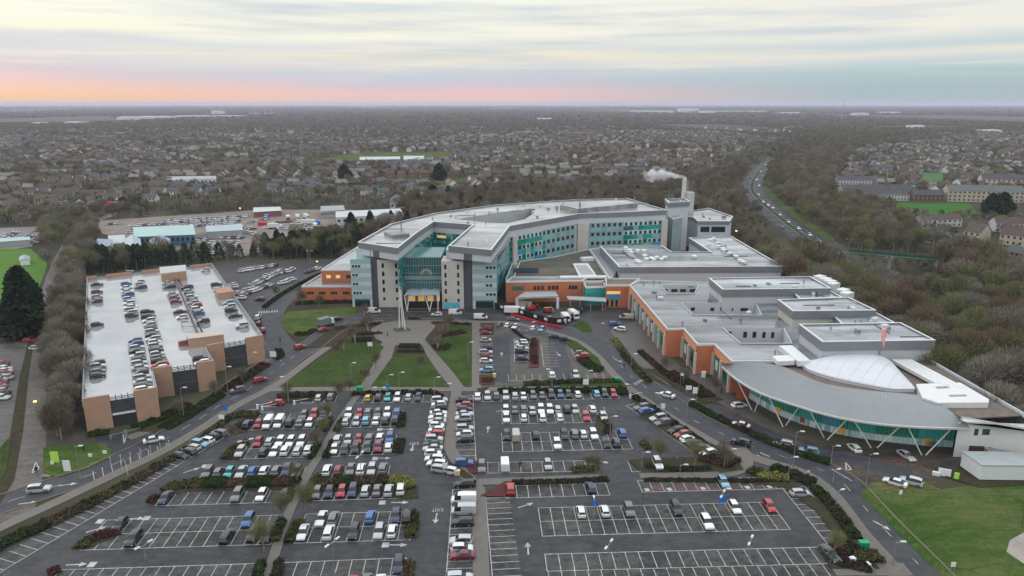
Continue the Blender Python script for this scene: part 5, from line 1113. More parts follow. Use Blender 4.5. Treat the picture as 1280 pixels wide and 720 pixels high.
b = Bld('roof_duct', 'white forked duct on the east wing roof left of the dome', 'duct', G(995, 447, 10))
for P in ([(974, 431.5), (990, 431), (1013, 450), (998, 451)], [(966, 443), (992, 442), (994, 449), (972, 450)]):
    q = MB(); q.prism(GP(P, 11), EZ, 10.6+.3*(P[0][0] > 970)); b.part('duct_run', q, metal_w)
# windsock
x, y = G(1098, 452, 9); zt = on(1098, 452, 414)
b = Bld('windsock', 'pink red windsock on a mast above the nearest hall', 'windsock', (x, y)); b.r.location.z = 8.6
X, Y = G(1098, 452, 8.6); lo = 8.6
hi_ = 60
for _ in range(40):
    m_ = (lo+hi_)/2
    if PJ(X, Y, m_)[1] > 411: lo = m_
    else: hi_ = m_
q = MB(); q.tube((X, Y, 8.6), (X, Y, lo), .12, n=6); b.part('mast', q, metal_g); q = MB(); q.tube((X+.2, Y, lo), (X+.7, Y-.2, lo-5.2), .55, .22, n=10); b.part('sock', q, mat('windsock_red', (.95, .34, .34), .7, .1))
# white portable building by the field
b = Bld('portable_building', 'white flat roofed portable building by the grass field', 'cabin', G(1235, 602))
A = G(1224, 601); B = G(1300, 602); q = MB(); P = [A, B, (B[0]-.5, B[1]+6), (A[0]-.5, A[1]+6)]; q.prism(P, .3, 3.6); b.part('wall', q, mat('cabin_white', (.66, .70, .70), .5, .05))
q = MB(); q.prism(grow(P, .15), 3.6, 3.85); b.part('roof', q, mat('cabin_roof', (.36, .40, .41), .4, .1))
# ------------------------------------------------------------------ multi-storey car park
dm = bpy.data.materials.new('wet_deck'); dm.use_nodes = True; nt = dm.node_tree; N = nt.nodes; L = nt.links
b_ = N['Principled BSDF']; geo = N.new('ShaderNodeNewGeometry')
n1 = N.new('ShaderNodeTexNoise'); n1.inputs['Scale'].default_value = 0.09; n1.inputs['Detail'].default_value = 7; L.new(geo.outputs['Position'], n1.inputs['Vector'])
L.new(gr(n1.outputs['Fac'], [(.3, (.24, .25, .26, 1)), (.7, (.40, .41, .415, 1))]), b_.inputs['Base Color'])
r1 = N.new('ShaderNodeMapRange'); L.new(n1.outputs['Fac'], r1.inputs[0]); r1.inputs[1].default_value = .35; r1.inputs[2].default_value = .65; r1.inputs[3].default_value = .0; r1.inputs[4].default_value = .05; L.new(r1.outputs[0], b_.inputs['Roughness'])
b_.inputs['IOR'].default_value = 3.6; b_.inputs['Specular IOR Level'].default_value = 0.6
PZ = 8.3
DP = GP([(103, 501), (196, 486.5), (190.5, 462.5), (268, 452.5), (257, 434), (329, 420.5), (264, 329), (109, 346)], PZ)
b = Bld('multi_storey_car_park', 'tan brick multi storey car park with wet white roof deck full of cars', 'car park', DP[0])
q = MB(); q.poly(DP, DECKZ); b.part('roof_deck', q, dm)
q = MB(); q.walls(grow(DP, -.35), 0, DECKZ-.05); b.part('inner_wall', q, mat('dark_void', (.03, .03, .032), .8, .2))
q = MB(); q.poly(DP, 3.4); b.part('lower_deck', q, concrete)
def panel(A, B, t0, t1, z0, z1, th=.7, m=brick_ms, nm='brick_panel', out=.1):
    a = np.array(A); c = np.array(B); L = np.linalg.norm(c-a); u = (c-a)/L; n = np.array([u[1], -u[0]]); p = a+u*L*t0; r = a+u*L*t1
    q = MB(); q.prism([tuple(p+n*out), tuple(r+n*out), tuple(r+n*(out-th)), tuple(p+n*(out-th))], z0, z1); return b.part(nm, q, m)
def screen(A, B, t0, t1, z0=3.4, z1=PZ+.3):
    a = np.array(A); c = np.array(B); L = np.linalg.norm(c-a); u = (c-a)/L; n = np.array([u[1], -u[0]]); q = MB(); k = 4
    for i in range(k+1): q.box((*(a+u*L*(t0+(t1-t0)*i/k)-n*.1), z0), (.14, .14, z1-z0), 0)
    for z_ in np.arange(z0, DECKZ+1.2, .42): q.bar((*(a+u*L*t0-n*.2), z_), (*(a+u*L*t1-n*.2), z_), .06, .2)
    b.part('slatted_screen', q, mat('screen_grey', (.13, .14, .15), .5, .1, metal=.4))
for (i, j, t) in ((0, 1, (0, .35, .68, 1)), (2, 3, (0, .30, .70, 1)), (4, 5, (.02, .30, .68, 1))):
    A, B = DP[i], DP[j]; panel(A, B, t[0], t[1], 0, PZ+.5); panel(A, B, t[2], t[3], 0, PZ+.5); screen(A, B, t[1], t[2], 0 if i else 3.6)
A, B = DP[4], DP[5]
# raised stair tower
P = GP([(235, 423.5), (279, 418.5), (273, 409.5), (231, 414)], PZ+2.0); P = GP([(236, 424), (279.5, 418.5), (276, 414), (233, 419)], PZ+1.5)
q = MB(); q.prism(P, 0, PZ+1.5); b.part('stair_tower', q, brick_ms)
q = MB(); q.prism(grow(P if sum(P[i-1][0]*P[i][1]-P[i][0]*P[i-1][1] for i in range(4)) > 0 else P[::-1], .15), PZ+1.5, PZ+1.7); b.part('stair_tower_coping', q, mat('coping_tan', (.50, .44, .38), .7, .1))
P = GP([(200, 334.5), (231.5, 331), (232.5, 338), (201, 342)], 11); q = MB(); q.prism(P, DECKZ, 10.6); b.part('stair_tower', q, brick_ms); q = MB(); q.prism(GP([(199, 333), (232, 330), (233, 337.5), (200, 341)], 11.2), 10.6, 10.9); b.part('stair_roof', q, mat('stair_roof', (.40, .42, .42), .3, .1))
P = GP([(272, 366.5), (293, 364), (287, 358), (268, 361)], 9.6); q = MB(); q.prism(P, DECKZ, 9.6); b.part('stair_box', q, brick_ms)
for i, j, hh in ((7, 0, 1.15), (5, 6, 1.25), (1, 2, .9), (3, 4, .9)):
    q = MB(); a, c = DP[i], DP[j]; q.bar((*a, DECKZ-.6), (*c, DECKZ-.6), .3, hh+.6); b.part('parapet', q, mat('parapet_grey', (.30, .31, .32), .5, .1))
    q = MB(); q.bar((*a, DECKZ+hh+.25), (*c, DECKZ+hh+.25), .1, .1); L_ = math.hypot(c[0]-a[0], c[1]-a[1])
    for k in range(int(L_/2.5)): q.box((*lp(a, c, k*2.5/L_), DECKZ+hh), (.08, .08, .3))
    b.part('handrail', q, metal_g)
A, B = DP[6], DP[7]
panel(A, B, 0, .18, 0, PZ+.1, m=brick_ms, out=0); panel(A, B, .42, .58, 0, PZ+.1, out=0); panel(A, B, .66, .86, 0, PZ+.1, out=0); panel(A, B, .93, 1, 0, PZ+.1, out=0); q = MB(); q.bar((*A, DECKZ-.5), (*B, DECKZ-.5), .25, 1.2); b.part('parapet', q, metal_g)
a, c = G(218, 344.5, PZ), G(248, 415.5, PZ); q = MB(); q.bar((*a, DECKZ), (*c, DECKZ), .35, 1.2); q.bar((a[0]+1.6, a[1], DECKZ), (c[0]+1.6, c[1], DECKZ), .12, 1.0); b.part('divider_wall', q, mat('divider', (.12, .11, .11), .6, .2))
q = MB(); p0 = G(226, 400, PZ); p1 = G(244, 401, PZ); p2 = G(245, 407, PZ); p3 = G(228, 407, PZ)
for u_, v_ in ((p0, p1), (p3, p2), (p0, p3)): q.bar((*u_, DECKZ+.9), (*v_, DECKZ+.9), .1, .1); q.bar((*u_, DECKZ+.4), (*v_, DECKZ+.4), .08, .08)
b.part('ramp_railing', q, metal_d)
q = MB()
for i in range(9): # entrance recess
    pass
A, B = DP[0], DP[1]; q = MB(); q.bar((*lp(A, B, .36), 3.2), (*lp(A, B, .67), 3.2), .4, .45); b.part('height_beam', q, metal_w)
q = MB(); pA = G(139, 549); pB = G(176, 540); q.bar((*pA, 1.0), (*lp(pA, pB, .42), 1.0), .12, .12); q.bar((*lp(pA, pB, .55), 1.0), (*pB, 1.0), .12, .12); q.box((*pA, 0), (.4, .4, 1.1)); q.box((*lp(pA, pB, .5), 0), (.6, .6, 1.3)); b.part('entry_barrier', q, metal_g)
# deck lamp and rows of markings
# ------------------------------------------------------------------ mast sculpture in the plaza
X, Y = G(503, 413); b = Bld('mast_sculpture', 'tall white three legged mast sculpture on a rocky base in the plaza', 'sculpture', (X, Y))
tz = on(503, 413, 363)
for dx, dy in ((-.9, 0), (.9, -.2), (.1, .9)):
    q = MB(); q.tube((X+dx*1.2, Y+dy, .1), (X+dx*.25-.4, Y+dy*.3, tz), .26, .12, n=8); b.part('leg', q, metal_w)
q = MB(); q.box((X-.3, Y, tz-3.6), (1.6, .25, .25)); b.part('cross_tie', q, metal_w); q = MB(); q.tube((X-.4, Y, tz-1), (X-.4, Y, tz+1.2), .12, n=6); b.part('spike', q, metal_w)
q = MB(); rr = random.Random(4)
for k in range(16):
    t = rr.uniform(0, 6.28); q.box((X+math.cos(t)*rr.uniform(.5, 3.2), Y+math.sin(t)*rr.uniform(.5, 2.2), .1), (rr.uniform(.8, 1.8), rr.uniform(.8, 1.6), rr.uniform(.4, 1.0)), rr.random()*3, taper=.6)
b.part('rocky_base', q, mat('rock', (.12, .11, .10), .9, .3, 1.0))
# ------------------------------------------------------------------ black hoarding and its contents
hp = catmull(GP([(618, 386), (640, 391.5), (665, 399), (690, 405.5), (706, 405), (718, 398.5), (727, 391), (728, 385)]), 6)
q = MB(); 
for i in range(len(hp)-1): q.bar((*hp[i], 0.1), (*hp[i+1], 0.1), .15, 2.6)
o = q.build('hoarding', blk, org=(*hp[10], 0)); tag(o, 'curved black hoarding with white notices enclosing the works in front of the orange wing', 'hoarding')
for t in (.08, .22, .33, .4, .52, .58, .66, .72, .8, .88):
    i = int(t*(len(hp)-1)); a, c = hp[i], hp[min(i+1, len(hp)-1)]; ang = math.atan2(c[1]-a[1], c[0]-a[0]); q = MB(); q.box((a[0]+math.sin(ang)*.12, a[1]-math.cos(ang)*.12, 1.1), (1.5, .04, 1.0), ang); o2 = q.build('notice_board', sign_w, o)
rp = catmull(GP([(632, 391.5), (655, 399), (680, 406.5), (702, 411)]), 6); q = MB()
for i in range(len(rp)-1): q.bar((*rp[i], .1), (*rp[i+1], .1), .3, .9)
o = q.build('red_barrier', red_m, org=(*rp[6], 0)); tag(o, 'long red barrier running along the foot of the black hoarding', 'barrier')
def kit(name, label, cat, x, y, parts, rz=0, z=.02):
    r = empty(name, (*G(x, y), z), R(rz)); tag(r, label, cat)
    for nm, boxes, m in parts:
        q = MB()
        for bx in boxes:
            if len(bx) == 6: q.box(bx[:3], bx[3:])
            elif len(bx) == 7: q.box(bx[:3], bx[3:6], bx[6])
            else: q.tube(bx[:3], bx[3:6], bx[6], bx[7], n=8)
        o = q.build(nm, m); o.parent = r
    return r
dg = kit('digger', 'red wheeled digger standing inside the hoarding under the canopy', 'digger', 666, 388, [('cab', [(0, 0, 1, 1.8, 1.8, 2.0)], red_m), ('engine_cover', [(-1.8, 0, 1, 2, 2, 1.1)], red_m), ('boom', [(.8, 0, 1.5, 3.2, 0, 3.2, .22, .18), (3.2, 0, 3.2, 4.6, 0, 1.0, .18, .14)], red_m), ('wheel', [(-1.6, -1.2, .55, -1.6, 1.2, .55, .55, .55), (1, -1.2, .55, 1, 1.2, .55, .55, .55)], tyre)], 30); dg.scale = (.72,)*3
dg = kit('excavator', 'yellow and red telehandler parked inside the black hoarding', 'digger', 684, 391, [('cab', [(0, 0, 1, 2.0, 1.8, 1.8)], red_m), ('boom', [(-2, 0, 2.6, 2.6, 0, 3.4, .2, .2), (2.6, 0, 3.4, 3.6, 0, .8, .18, .15)], yellow_m), ('chassis', [(0, 0, .6, 4.6, 1.8, .6)], metal_d), ('wheel', [(-1.5, -1.2, .55, -1.5, 1.2, .55, .55, .55), (1.5, -1.2, .55, 1.5, 1.2, .55, .55, .55)], tyre)], -20); dg.scale = (.72,)*3
lorry(643, 388, -4, 8.0, 'long white lorry behind the left end of the black hoarding', metal_w, metal_w, 3.0)
lorry(707, 396, -80, 6.0, 'white ambulance in the right part of the hoarding, end on', metal_w, metal_w, 2.6, 'ambulance')['category'] = 'ambulance'
lorry(717, 393, -70, 6.0, 'all white ambulance nearest the bus canopy', metal_w, metal_w, 3.0, 'ambulance')['category'] = 'ambulance'
kit('site_cabin', 'cream site cabin under the left of the white canopy', 'cabin', 656, 383.5, [('wall', [(0, 0, 0, 5.5, 2.5, 2.6)], mat('cabin_cream', (.55, .50, .36), .6, .05)), ('roof', [(0, 0, 2.6, 5.7, 2.7, .15)], metal_g), ('door', [(.8, -1.27, 0, .9, .06, 2)], metal_g)])
# ------------------------------------------------------------------ lamp posts
def lamp(x, y, yt, arms=1, ang=0.0, label='', dx=0, thick=.09, mcol=None):
    X, Y = G(x, y); lo, hi = 0, 40
    for _ in range(30):
        m_ = (lo+hi)/2
        if PJ(X, Y, m_)[1] > yt: lo = m_
        else: hi = m_
    h = max(3.0, min(lo, 13)); r = empty('street_lamp', (X, Y, .03)); tag(r, label, 'street lamp', 'lamp posts of the car parks and roads')
    q = MB(); q.tube((0, 0, 0), (0, 0, h), thick, thick*.6, n=8); q.tube((0, 0, 0), (0, 0, 1.1), thick*1.5, n=8); q.build('pole', metal_g).parent = r
    for k in range(arms):
        a = R(ang+180*k); c, s = math.cos(a), math.sin(a)
        q = MB(); q.tube((0, 0, h-.1), (c*.9, s*.9, h+.12), .05, n=6); am = q.build('arm', metal_g); am.parent = r
        q = MB(); q.box((c*1.25, s*1.25, h+.06), (.95, .38, .16), a); q.build('lamp_head', mat('lamp_head', (.62, .63, .64), .4, .05)).parent = am
    return r
LAMPS = [(101, 601, 558, 1, 0, 'on the grass verge of the lane junction'), (230, 523, 485, 1, 0, 'on the hedge bank in front of the deck'), (285.5, 497, 459, 1, 0, 'at the kerb below the dark pickup'), (316, 464, 441, 1, 0, 'between the road and the front of the deck'), (361, 503, 471, 1, 200, 'by the red car at the lot entry'), (309.5, 577, 551, 2, 30, 'behind the blue grey car above the clipped hedge'),
 (452, 604, 569, 2, 75, 'in the brown hedge right of the walkway'), (418.5, 721, 678.5, 2, 60, 'among the empty bays in the lower middle'), (182.5, 700, 688, 2, 60, 'in the near double row on the far left'), (476, 513, 485, 2, 0, 'above the yellow and black cars'), (485, 491, 469, 1, 0, 'on the lawn, leftmost of the central pair'), (498.7, 484, 466, 1, 0, 'on the lawn, second of the central pair'),
 (439, 478, 454, 1, 0, 'where the left diagonal path meets the lawn'), (543.5, 500, 472, 1, 0, 'at the right end of the lawn edge'), (557, 500, 480, 1, 0, 'beside the crossing of the paths'), (585.5, 452, 428, 1, 0, 'tall pale post near the column of cars'), (690, 484, 462, 1, 180, 'behind the white car in the bottom row of the small car park'), (733, 482, 464, 1, 0, 'behind the pale green car of the small car park'), (662.5, 431, 403, 1, 0, 'above the navy cars of the small car park'),
 (682.5, 412, 396, 1, 0, 'in front of the hoarding by the light blue car'), (749.5, 418, 405, 1, 20, 'at the mouth of the service court'), (788, 476, 443, 1, 0, 'on the hedge beside the pedestrian crossing'), (788.5, 502, 481, 1, 180, 'by the barrier in the corner of the right car park'), (762.5, 546, 521, 1, 0, 'on the small island behind the silver blue car'), (857.5, 536, 500, 1, 0, 'tallest one on the slip road hedge'), (873, 491, 466, 1, 0, 'white post on the paving of the east wing'), (826, 516, 492, 1, 180, 'on the kerb above the diagonal cars'),
 (846, 576, 553, 1, 0, 'near the tail of the diagonal row of cars'), (802, 585, 566, 1, 0, 'left of the cream white car in the blue badge bays'), (849.5, 597, 584, 1, 0, 'on the curving footpath'), (909, 584, 562, 1, 0, 'in the round planting bed by the footpath'), (991, 585, 540, 1, 0, 'in the hedge end at the slip road junction'), (984.5, 603, 572, 1, 0, 'white post in the hedge by the eastern path'), (1041, 604, 596, 1, 20, 'leaning over the eastern path'), (1044.5, 636, 614, 1, 20, 'on the verge of the eastern path'), (1038.5, 580, 558, 1, 0, 'short post on the slip road island'),
 (1082, 609, 568, 1, 0, 'tall white post at the corner of the field'), (1116, 705, 678, 1, 0, 'at the curve of the path in the bottom right'), (902, 628, 619, 1, 0, 'beside the big white car in the wide double row'), (760, 707, 681, 2, 60, 'left one in the bottom right bays'), (935.5, 704, 676, 2, 60, 'right one in the bottom right bays'), (1089, 730, 712, 1, 100, 'cut by the bottom edge near the planting corner'), (901.5, 640, 618, 2, 60, 'with blue sign in the wide double row'), (742.5, 648, 626, 1, 90, 'with blue sign between two white cars')]
for (x, y, yt, n, a, lb) in LAMPS: lamp(x, y, yt, n, a, ('double headed' if n == 2 else 'single headed')+' lamp '+lb)
for (x, y, yt, lb) in [(1109, 342, 322, 'leftmost of three tall twin lamps in the wood right of the halls'), (1179, 368, 350, 'middle of three tall twin lamps in the wood right of the halls'), (1273, 422, 388, 'rightmost of three tall twin lamps in the wood'), (1060, 312, 299, 'twin lamp behind the footbridge'), (388, 329, 314, 'lamp in front of the dark conifers by the north-west lot')]: lamp(x, y, yt, 2, 0, lb, thick=.12)
def lampz(x, y, z0, h, label):
    X, Y = G(x, y, z0); r = empty('street_lamp', (X, Y, z0)); tag(r, label, 'street lamp'); q = MB(); q.tube((0, 0, 0), (0, 0, h), .12, .09, n=6); q.build('pole', metal_g).parent = r
    for s in (-1, 1): q = MB(); q.box((s*.9, 0, h), (1.3, .35, .15)); q.build('lamp_head', metal_w).parent = r
lampz(165, 358, DECKZ, 6.5, 'twin headed lamp mast standing on the roof deck')
# rail lamp right of the dome
lamp(1236, 492, 472, 1, 180, 'lamp post behind the clinic ducts at the wood edge')
# ------------------------------------------------------------------ signs, bins, bollards
def sign(x, y, z0, w_, h_, m, label, rz=0, post=2, frame=None):
    r = empty('road_sign', (*G(x, y), .03), R(rz)); tag(r, label, 'sign')
    q = MB(); q.box((0, 0, z0), (w_, .08, h_)); q.build('sign_panel', m).parent = r
    q = MB()
    for s in ((-1, 1) if post == 2 else (0,)): q.tube((s*w_*.35, .08, 0), (s*w_*.35, .08, z0+h_*.9), .05, n=6)
    q.build('post', metal_g).parent = r
    return r
for a in [(278, 534, 2.2, 1.4, 1.1, sign_w, 'white sign on a post at the corner of the western hedge'), (283, 524, 2.4, 1.0, 1.6, sign_blue, 'blue arrow sign at the car park entry'), (463, 440, 2.0, 1.6, 1.4, sign_w, 'white sign on the left diagonal path'), (485, 494, 2.0, .8, 1.2, sign_blue, 'small blue sign on the lamp by the lawn edge'), (732, 489, 2.0, 1.6, 1.6, sign_w, 'white square sign on the long hedge'), (556.5, 597, 2.2, 1.1, 1.3, sign_w, 'white sign at the tip of the curved column of cars'),
          (742.5, 646, 2.4, 1.2, 1.3, sign_blue, 'blue payment sign between two white cars'), (901.5, 641, 2.2, 1.4, 1.6, sign_blue, 'blue payment sign beside the big white car'), (828, 516, 1.2, 1.2, 1.4, sign_w, 'white sign on the kerb above the diagonal cars'), (860, 500, 3.0, 1.6, 1.2, sign_w, 'white direction sign at the head of the slip road'), (868, 503, 2.6, 1.3, 1.8, sign_w, 'second white sign behind the direction sign'), (878.5, 480, 2.0, 1.2, 2.0, sign_w, 'tall white sign on the bed of the east wing'),
          (342, 452, 1.6, 2.0, 1.8, sign_w, 'white and blue board at the corner of the deck'), (70, 582, .8, 1.8, 2.6, sign_y, 'lime and white banner on the grass verge by the lane'), (85, 592, .6, 1.6, 2.6, sign_w, 'pale board with folded panel on the verge footpath'), (132, 573, 1.2, .9, .8, sign_w, 'little white sign on the verge, right one'), (114, 577, 1.2, .8, .8, sign_w, 'little white sign on the verge, middle one'), (66, 583, .5, .7, .8, sign_w, 'little white sign under the lime banner'), (1124, 629, 2.0, .6, .9, sign_w, 'small white sign at the field edge below the parked cars'), (1190, 716, 1.2, .8, .9, sign_w, 'white notice by the fence at the bottom of the field'), (852, 482, 3.0, 1.0, .8, sign_w, 'white sign above the dark figures on the paving')]: sign(*a)
for x, y, lb in [(450, 489, 'green grit bin by the left diagonal path'), (772, 477.5, 'green grit bin at the right end of the long hedge'), (1079, 685, 'green grit bin in the lower right planting')]:
    kit('grit_bin', lb, 'grit bin', x, y, [('box', [(0, 0, 0, 1.7, 1.0, 1.0)], bin_green), ('lid', [(0, 0, 1.0, 1.8, 1.1, .25)], bin_green)], 0, .15)
kit('grit_bin', 'pale cream bin at the fork of the central footpath', 'grit bin', 571.5, 594, [('box', [(0, 0, 0, 1.2, .9, .9)], mat('bin_cream', (.6, .5, .32), .6, .05)), ('lid', [(0, 0, .9, 1.3, 1.0, .2)], mat('bin_cream', (.6, .5, .32), .6, .05))], 0, .15)
kit('litter_bin', 'small cream bin on the red bed of the small car park', 'bin', 618, 472, [('box', [(0, 0, 0, .9, .8, 1.0)], mat('bin_cream', (.6, .5, .32), .6, .05)), ('lid', [(0, 0, 1.0, 1.0, .9, .15)], yellow_m)], 0, .15)
kit('boulder', 'white boulder in the lower right planting', 'boulder', 1065, 703, [('stone', [(0, 0, 0, 1.0, .8, .9, .3)], sign_w)], 0, .13)
kit('payment_machine', 'white and lime parking machine with panel on the grass by the clinic', 'machine', 1180, 595, [('panel', [(0, 0, 0, 2.4, .3, 1.7)], sign_w), ('side_panel', [(2.2, -.6, 0, .9, .2, 1.6)], sign_y), ('bench', [(-1.6, -.4, 0, 1.4, .7, .8)], sign_w)], -25)
for x, y, lb in [(322, 511, 'left barrier machine at the car park entry'), (328, 513, 'second barrier machine at the car park entry'), (368, 506, 'third barrier machine under the shrubs at the car park entry'), (788, 498, 'barrier machine at the corner of the right car park')]:
    kit('entry_barrier', lb, 'barrier', x, y, [('cabinet', [(0, 0, 0, .5, .5, 1.2)], sign_w), ('boom_arm', [(0, 0, 1.0, 3.6, 0, 1.3, .06, .05)], metal_w)], 20)
# bollards by the deck entrance
for i, (x, y) in enumerate([(139, 583), (152, 580), (164, 577), (177, 573), (189, 569), (201, 565), (212, 562), (153, 590), (160, 594), (158, 588)]):
    X, Y = G(x, y); r = MB(); r.tube((X, Y, 0.03), (X, Y, 2.2), .07, n=6); r.box((X, Y, 2.2), (.2, .2, .12)); o = r.build('marker_post', mat('post_pale', (.5, .49, .45), .6, .05), org=(X, Y, .03)); tag(o, f'{ordn(i+1)} slim pale marker post along the kerb by the deck entrance' if i < 7 else f'slim pale post, {ordn(i-6)} of the three clustered in the western hedge', 'post', 'marker posts near the deck entrance')
# field fence posts
for i in range(14):
    x, y = lp((1078, 618), (1186, 726), i/13); X, Y = G(x, y); q = MB(); q.tube((X, Y, .03), (X, Y, .75), .05, n=5); o = q.build('fence_post', mat('post_timber', (.28, .25, .20), .8, .1), org=(X, Y, .03)); tag(o, f'{ordn(i+1)} pale timber post from the top of the field edge', 'fence post', 'posts along the field edge')
# ------------------------------------------------------------------ footbridge over the dual carriageway
pa, pb = G(1055, 332), G(1168, 341); b = Bld('footbridge', 'green steel truss footbridge over the dual carriageway', 'footbridge', pa)
gmn = mat('bridge_green', (.02, .075, .05), .5, .1); q = MB(); q.bar((*pa, 6.6), (*pb, 6.0), 2.6, .3); b.part('deck', q, gmn)
for s in (-1.3, 1.3):
    q = MB(); a3 = (pa[0], pa[1]+s, 6.9); c3 = (pb[0], pb[1]+s, 6.3); up_ = lambda p, h: (p[0], p[1], p[2]+h)
    q.tube(up_(a3, 2.0), up_(c3, 2.0), .14, n=6); n_ = 16
    for k in range(n_):
        l = lambda t: tuple(a3[j]+(c3[j]-a3[j])*t for j in range(3)); q.tube(l(k/n_), up_(l((k+1)/n_), 2.0) if k % 2 else up_(l(k/n_), 2.0), .08, n=5); q.tube(l((k+.5)/n_), up_(l(k/n_), 2.0), .06, n=5); q.bar((*l(k/n_)[:2], l(k/n_)[2]+.5), (*l((k+1)/n_)[:2], l((k+1)/n_)[2]+.5), .05, .5)
    b.part('truss', q, gmn)
for t in (.0, .5, 1):
    q = MB(); p = lp(pa, pb, t); q.box((*p, 0), (.6, 2.2, 6.1)); b.part('pier', q, concrete)
# ------------------------------------------------------------------ yard sheds behind the conifers
def gable(b, P, h, rise, wm, rm, along_=0):
    """P: 4 ground corners, ridge joins midpoints of sides 1-2 and 3-0 (along_=0) or 0-1 and 2-3"""
    q = MB(); q.walls(P, 0, h); i = (1, 2, 3, 0) if not along_ else (0, 1, 2, 3)
    A, B, C, D = (P[k] for k in i); m1 = lp(A, B, .5); m2 = lp(C, D, .5)
    q.add([(*A, h), (*B, h), (*m1, h+rise)], [(0, 1, 2)]); q.add([(*C, h), (*D, h), (*m2, h+rise)], [(0, 1, 2)]); b.part('wall', q, wm)
    q = MB(); G_ = grow(P, .35); A, B, C, D = (G_[k] for k in i); m1 = lp(A, B, .5); m2 = lp(C, D, .5)
    q.quad((*B, h), (*C, h), (*m2, h+rise), (*m1, h+rise)); q.quad((*D, h), (*A, h), (*m1, h+rise), (*m2, h+rise)); b.part('roof', q, rm)
tq = mat('turquoise_roof', (.34, .50, .48), .4, .06, .1); bl = mat('blue_shed_wall', (.07, .14, .20), .6, .1); gb = mat('grey_blue_roof', (.26, .30, .36), .5, .1); gwm = mat('grey_wall', (.33, .35, .36), .7, .1)
for nm, lb, px, h, rise, wm, rm, al, cat in [('warehouse', 'long shed with turquoise roof and blue walls in the yard', [(170, 309), (245, 306), (242, 294), (169, 297)], 6, 3, bl, tq, 0, 'shed'), ('warehouse', 'pale blue roofed shed right of the long turquoise one', [(260, 299), (304, 296.5), (302, 289), (258, 292)], 4.5, 2, gwm, mat('pale_blue_roof', (.36, .44, .48), .4, .06), 0, 'shed'),
    ('workshop', 'small gabled glass fronted shed in front of the turquoise one', [(190, 322), (214, 321), (213, 309), (189, 311)], 5, 2.6, mat('net_grey', (.25, .26, .25), .6, .4, 2), gb, 1, 'shed'), ('workshop', 'grey blue gabled shed by the conifers left of the glass fronted one', [(160, 324), (178, 323), (176, 308), (158, 310)], 5, 2.4, gb, mat('pale_blue_roof2', (.32, .40, .45), .4, .06), 1, 'shed'),
    ('workshop', 'cluster workshop with grey lean to roof, leftmost of the yard', [(122, 316), (142, 317), (142, 308), (126, 307)], 4, 2, gwm, gb, 0, 'shed'), ('workshop', 'workshop with white roof light behind the leftmost one', [(138, 315), (158, 313), (156, 303), (138, 304)], 4.5, 2.2, gwm, mat('roof_pale', (.45, .48, .48), .4, .05), 0, 'shed'),
    ('warehouse', 'long white flat shed behind the ward building', [(421, 283), (503, 279), (500, 271), (421, 275)], 6, 1.0, mat('shed_white', (.58, .62, .60), .5, .05), mat('shed_roof_w', (.48, .52, .51), .4, .05), 0, 'shed'), ('warehouse', 'grey roofed shed left of the long white one', [(402, 273), (431, 271), (429, 265), (402, 266)], 5, 1.5, gwm, gwm, 0, 'shed'),
    ('warehouse', 'low brick shed with white roof at the back of the yard', [(318, 272), (352, 270), (350, 265), (318, 266)], 4, 1, mat('shed_brick', (.22, .09, .08), .8, .1), mat('shed_roof_w', (.48, .52, .51), .4, .05), 0, 'shed'), ('site_shed', 'little pink and white shed behind the conifers', [(446, 296), (463, 295), (462, 289), (446, 290)], 3, 1, mat('shed_pink', (.45, .33, .30), .7, .1), concrete, 0, 'shed'),
    ('classroom_block', 'long white two storey block among the houses on the left', [(209, 233), (271, 231), (270, 227), (209, 228)], 6, .8, mat('class_white', (.62, .66, .68), .5, .3, .1), gwm, 0, 'building'), ('cottage', 'white cottage with dark gables behind the long white shed', [(488, 262), (505, 260), (504, 255), (488, 256)], 5, 3.4, mat('cottage_white', (.66, .68, .72), .6, .05), mat('slate', (.05, .055, .07), .6, .1), 1, 'house'),
    ('school_building', 'low white school roofs in front of the distant playing field', [(450, 204.5), (500, 203.5), (500, 200), (450, 200.5)], 5, 1, gwm, mat('roof_pale', (.45, .48, .48), .4, .05), 0, 'building'), ('school_building', 'cream school hall beside the distant playing field', [(505, 206), (530, 206), (530, 201), (505, 201)], 7, 2, mat('cream2', (.50, .46, .36), .7, .1), mat('roof_pale', (.45, .48, .48), .4, .05), 0, 'building'),
    ('school_building', 'flat pale roofed building at the right end of the playing field', [(528, 203.5), (555, 202.5), (555, 200), (528, 200.5)], 4, .5, gwm, mat('roof_pale', (.45, .48, .48), .4, .05), 0, 'building'), ('grandstand', 'turquoise roofed stand along the sports pitch at the left edge', [(-30, 311), (38, 306), (38, 302), (-30, 306)], 3, .8, gwm, tq, 0, 'stand'),
    ('clubhouse', 'small white kiosk at the corner of the sports pitch', [(26, 332), (38, 331), (37, 326), (26, 327)], 2.5, 1, sign_w, gb, 1, 'kiosk')]:
    P = GP(px); b = Bld(nm, lb, cat, P[0]); gable(b, P, h, rise, wm, rm, al)
    if h >= 5 and nm in ('classroom_block', 'warehouse', 'cottage', 'school_building'):
        n_ = 12 if nm != 'cottage' else 3
        for k in range(n_):
            b.window(P[0], P[1], (k+.25)/n_, (k+.7)/n_, h*.45, h*.75, off=.08)
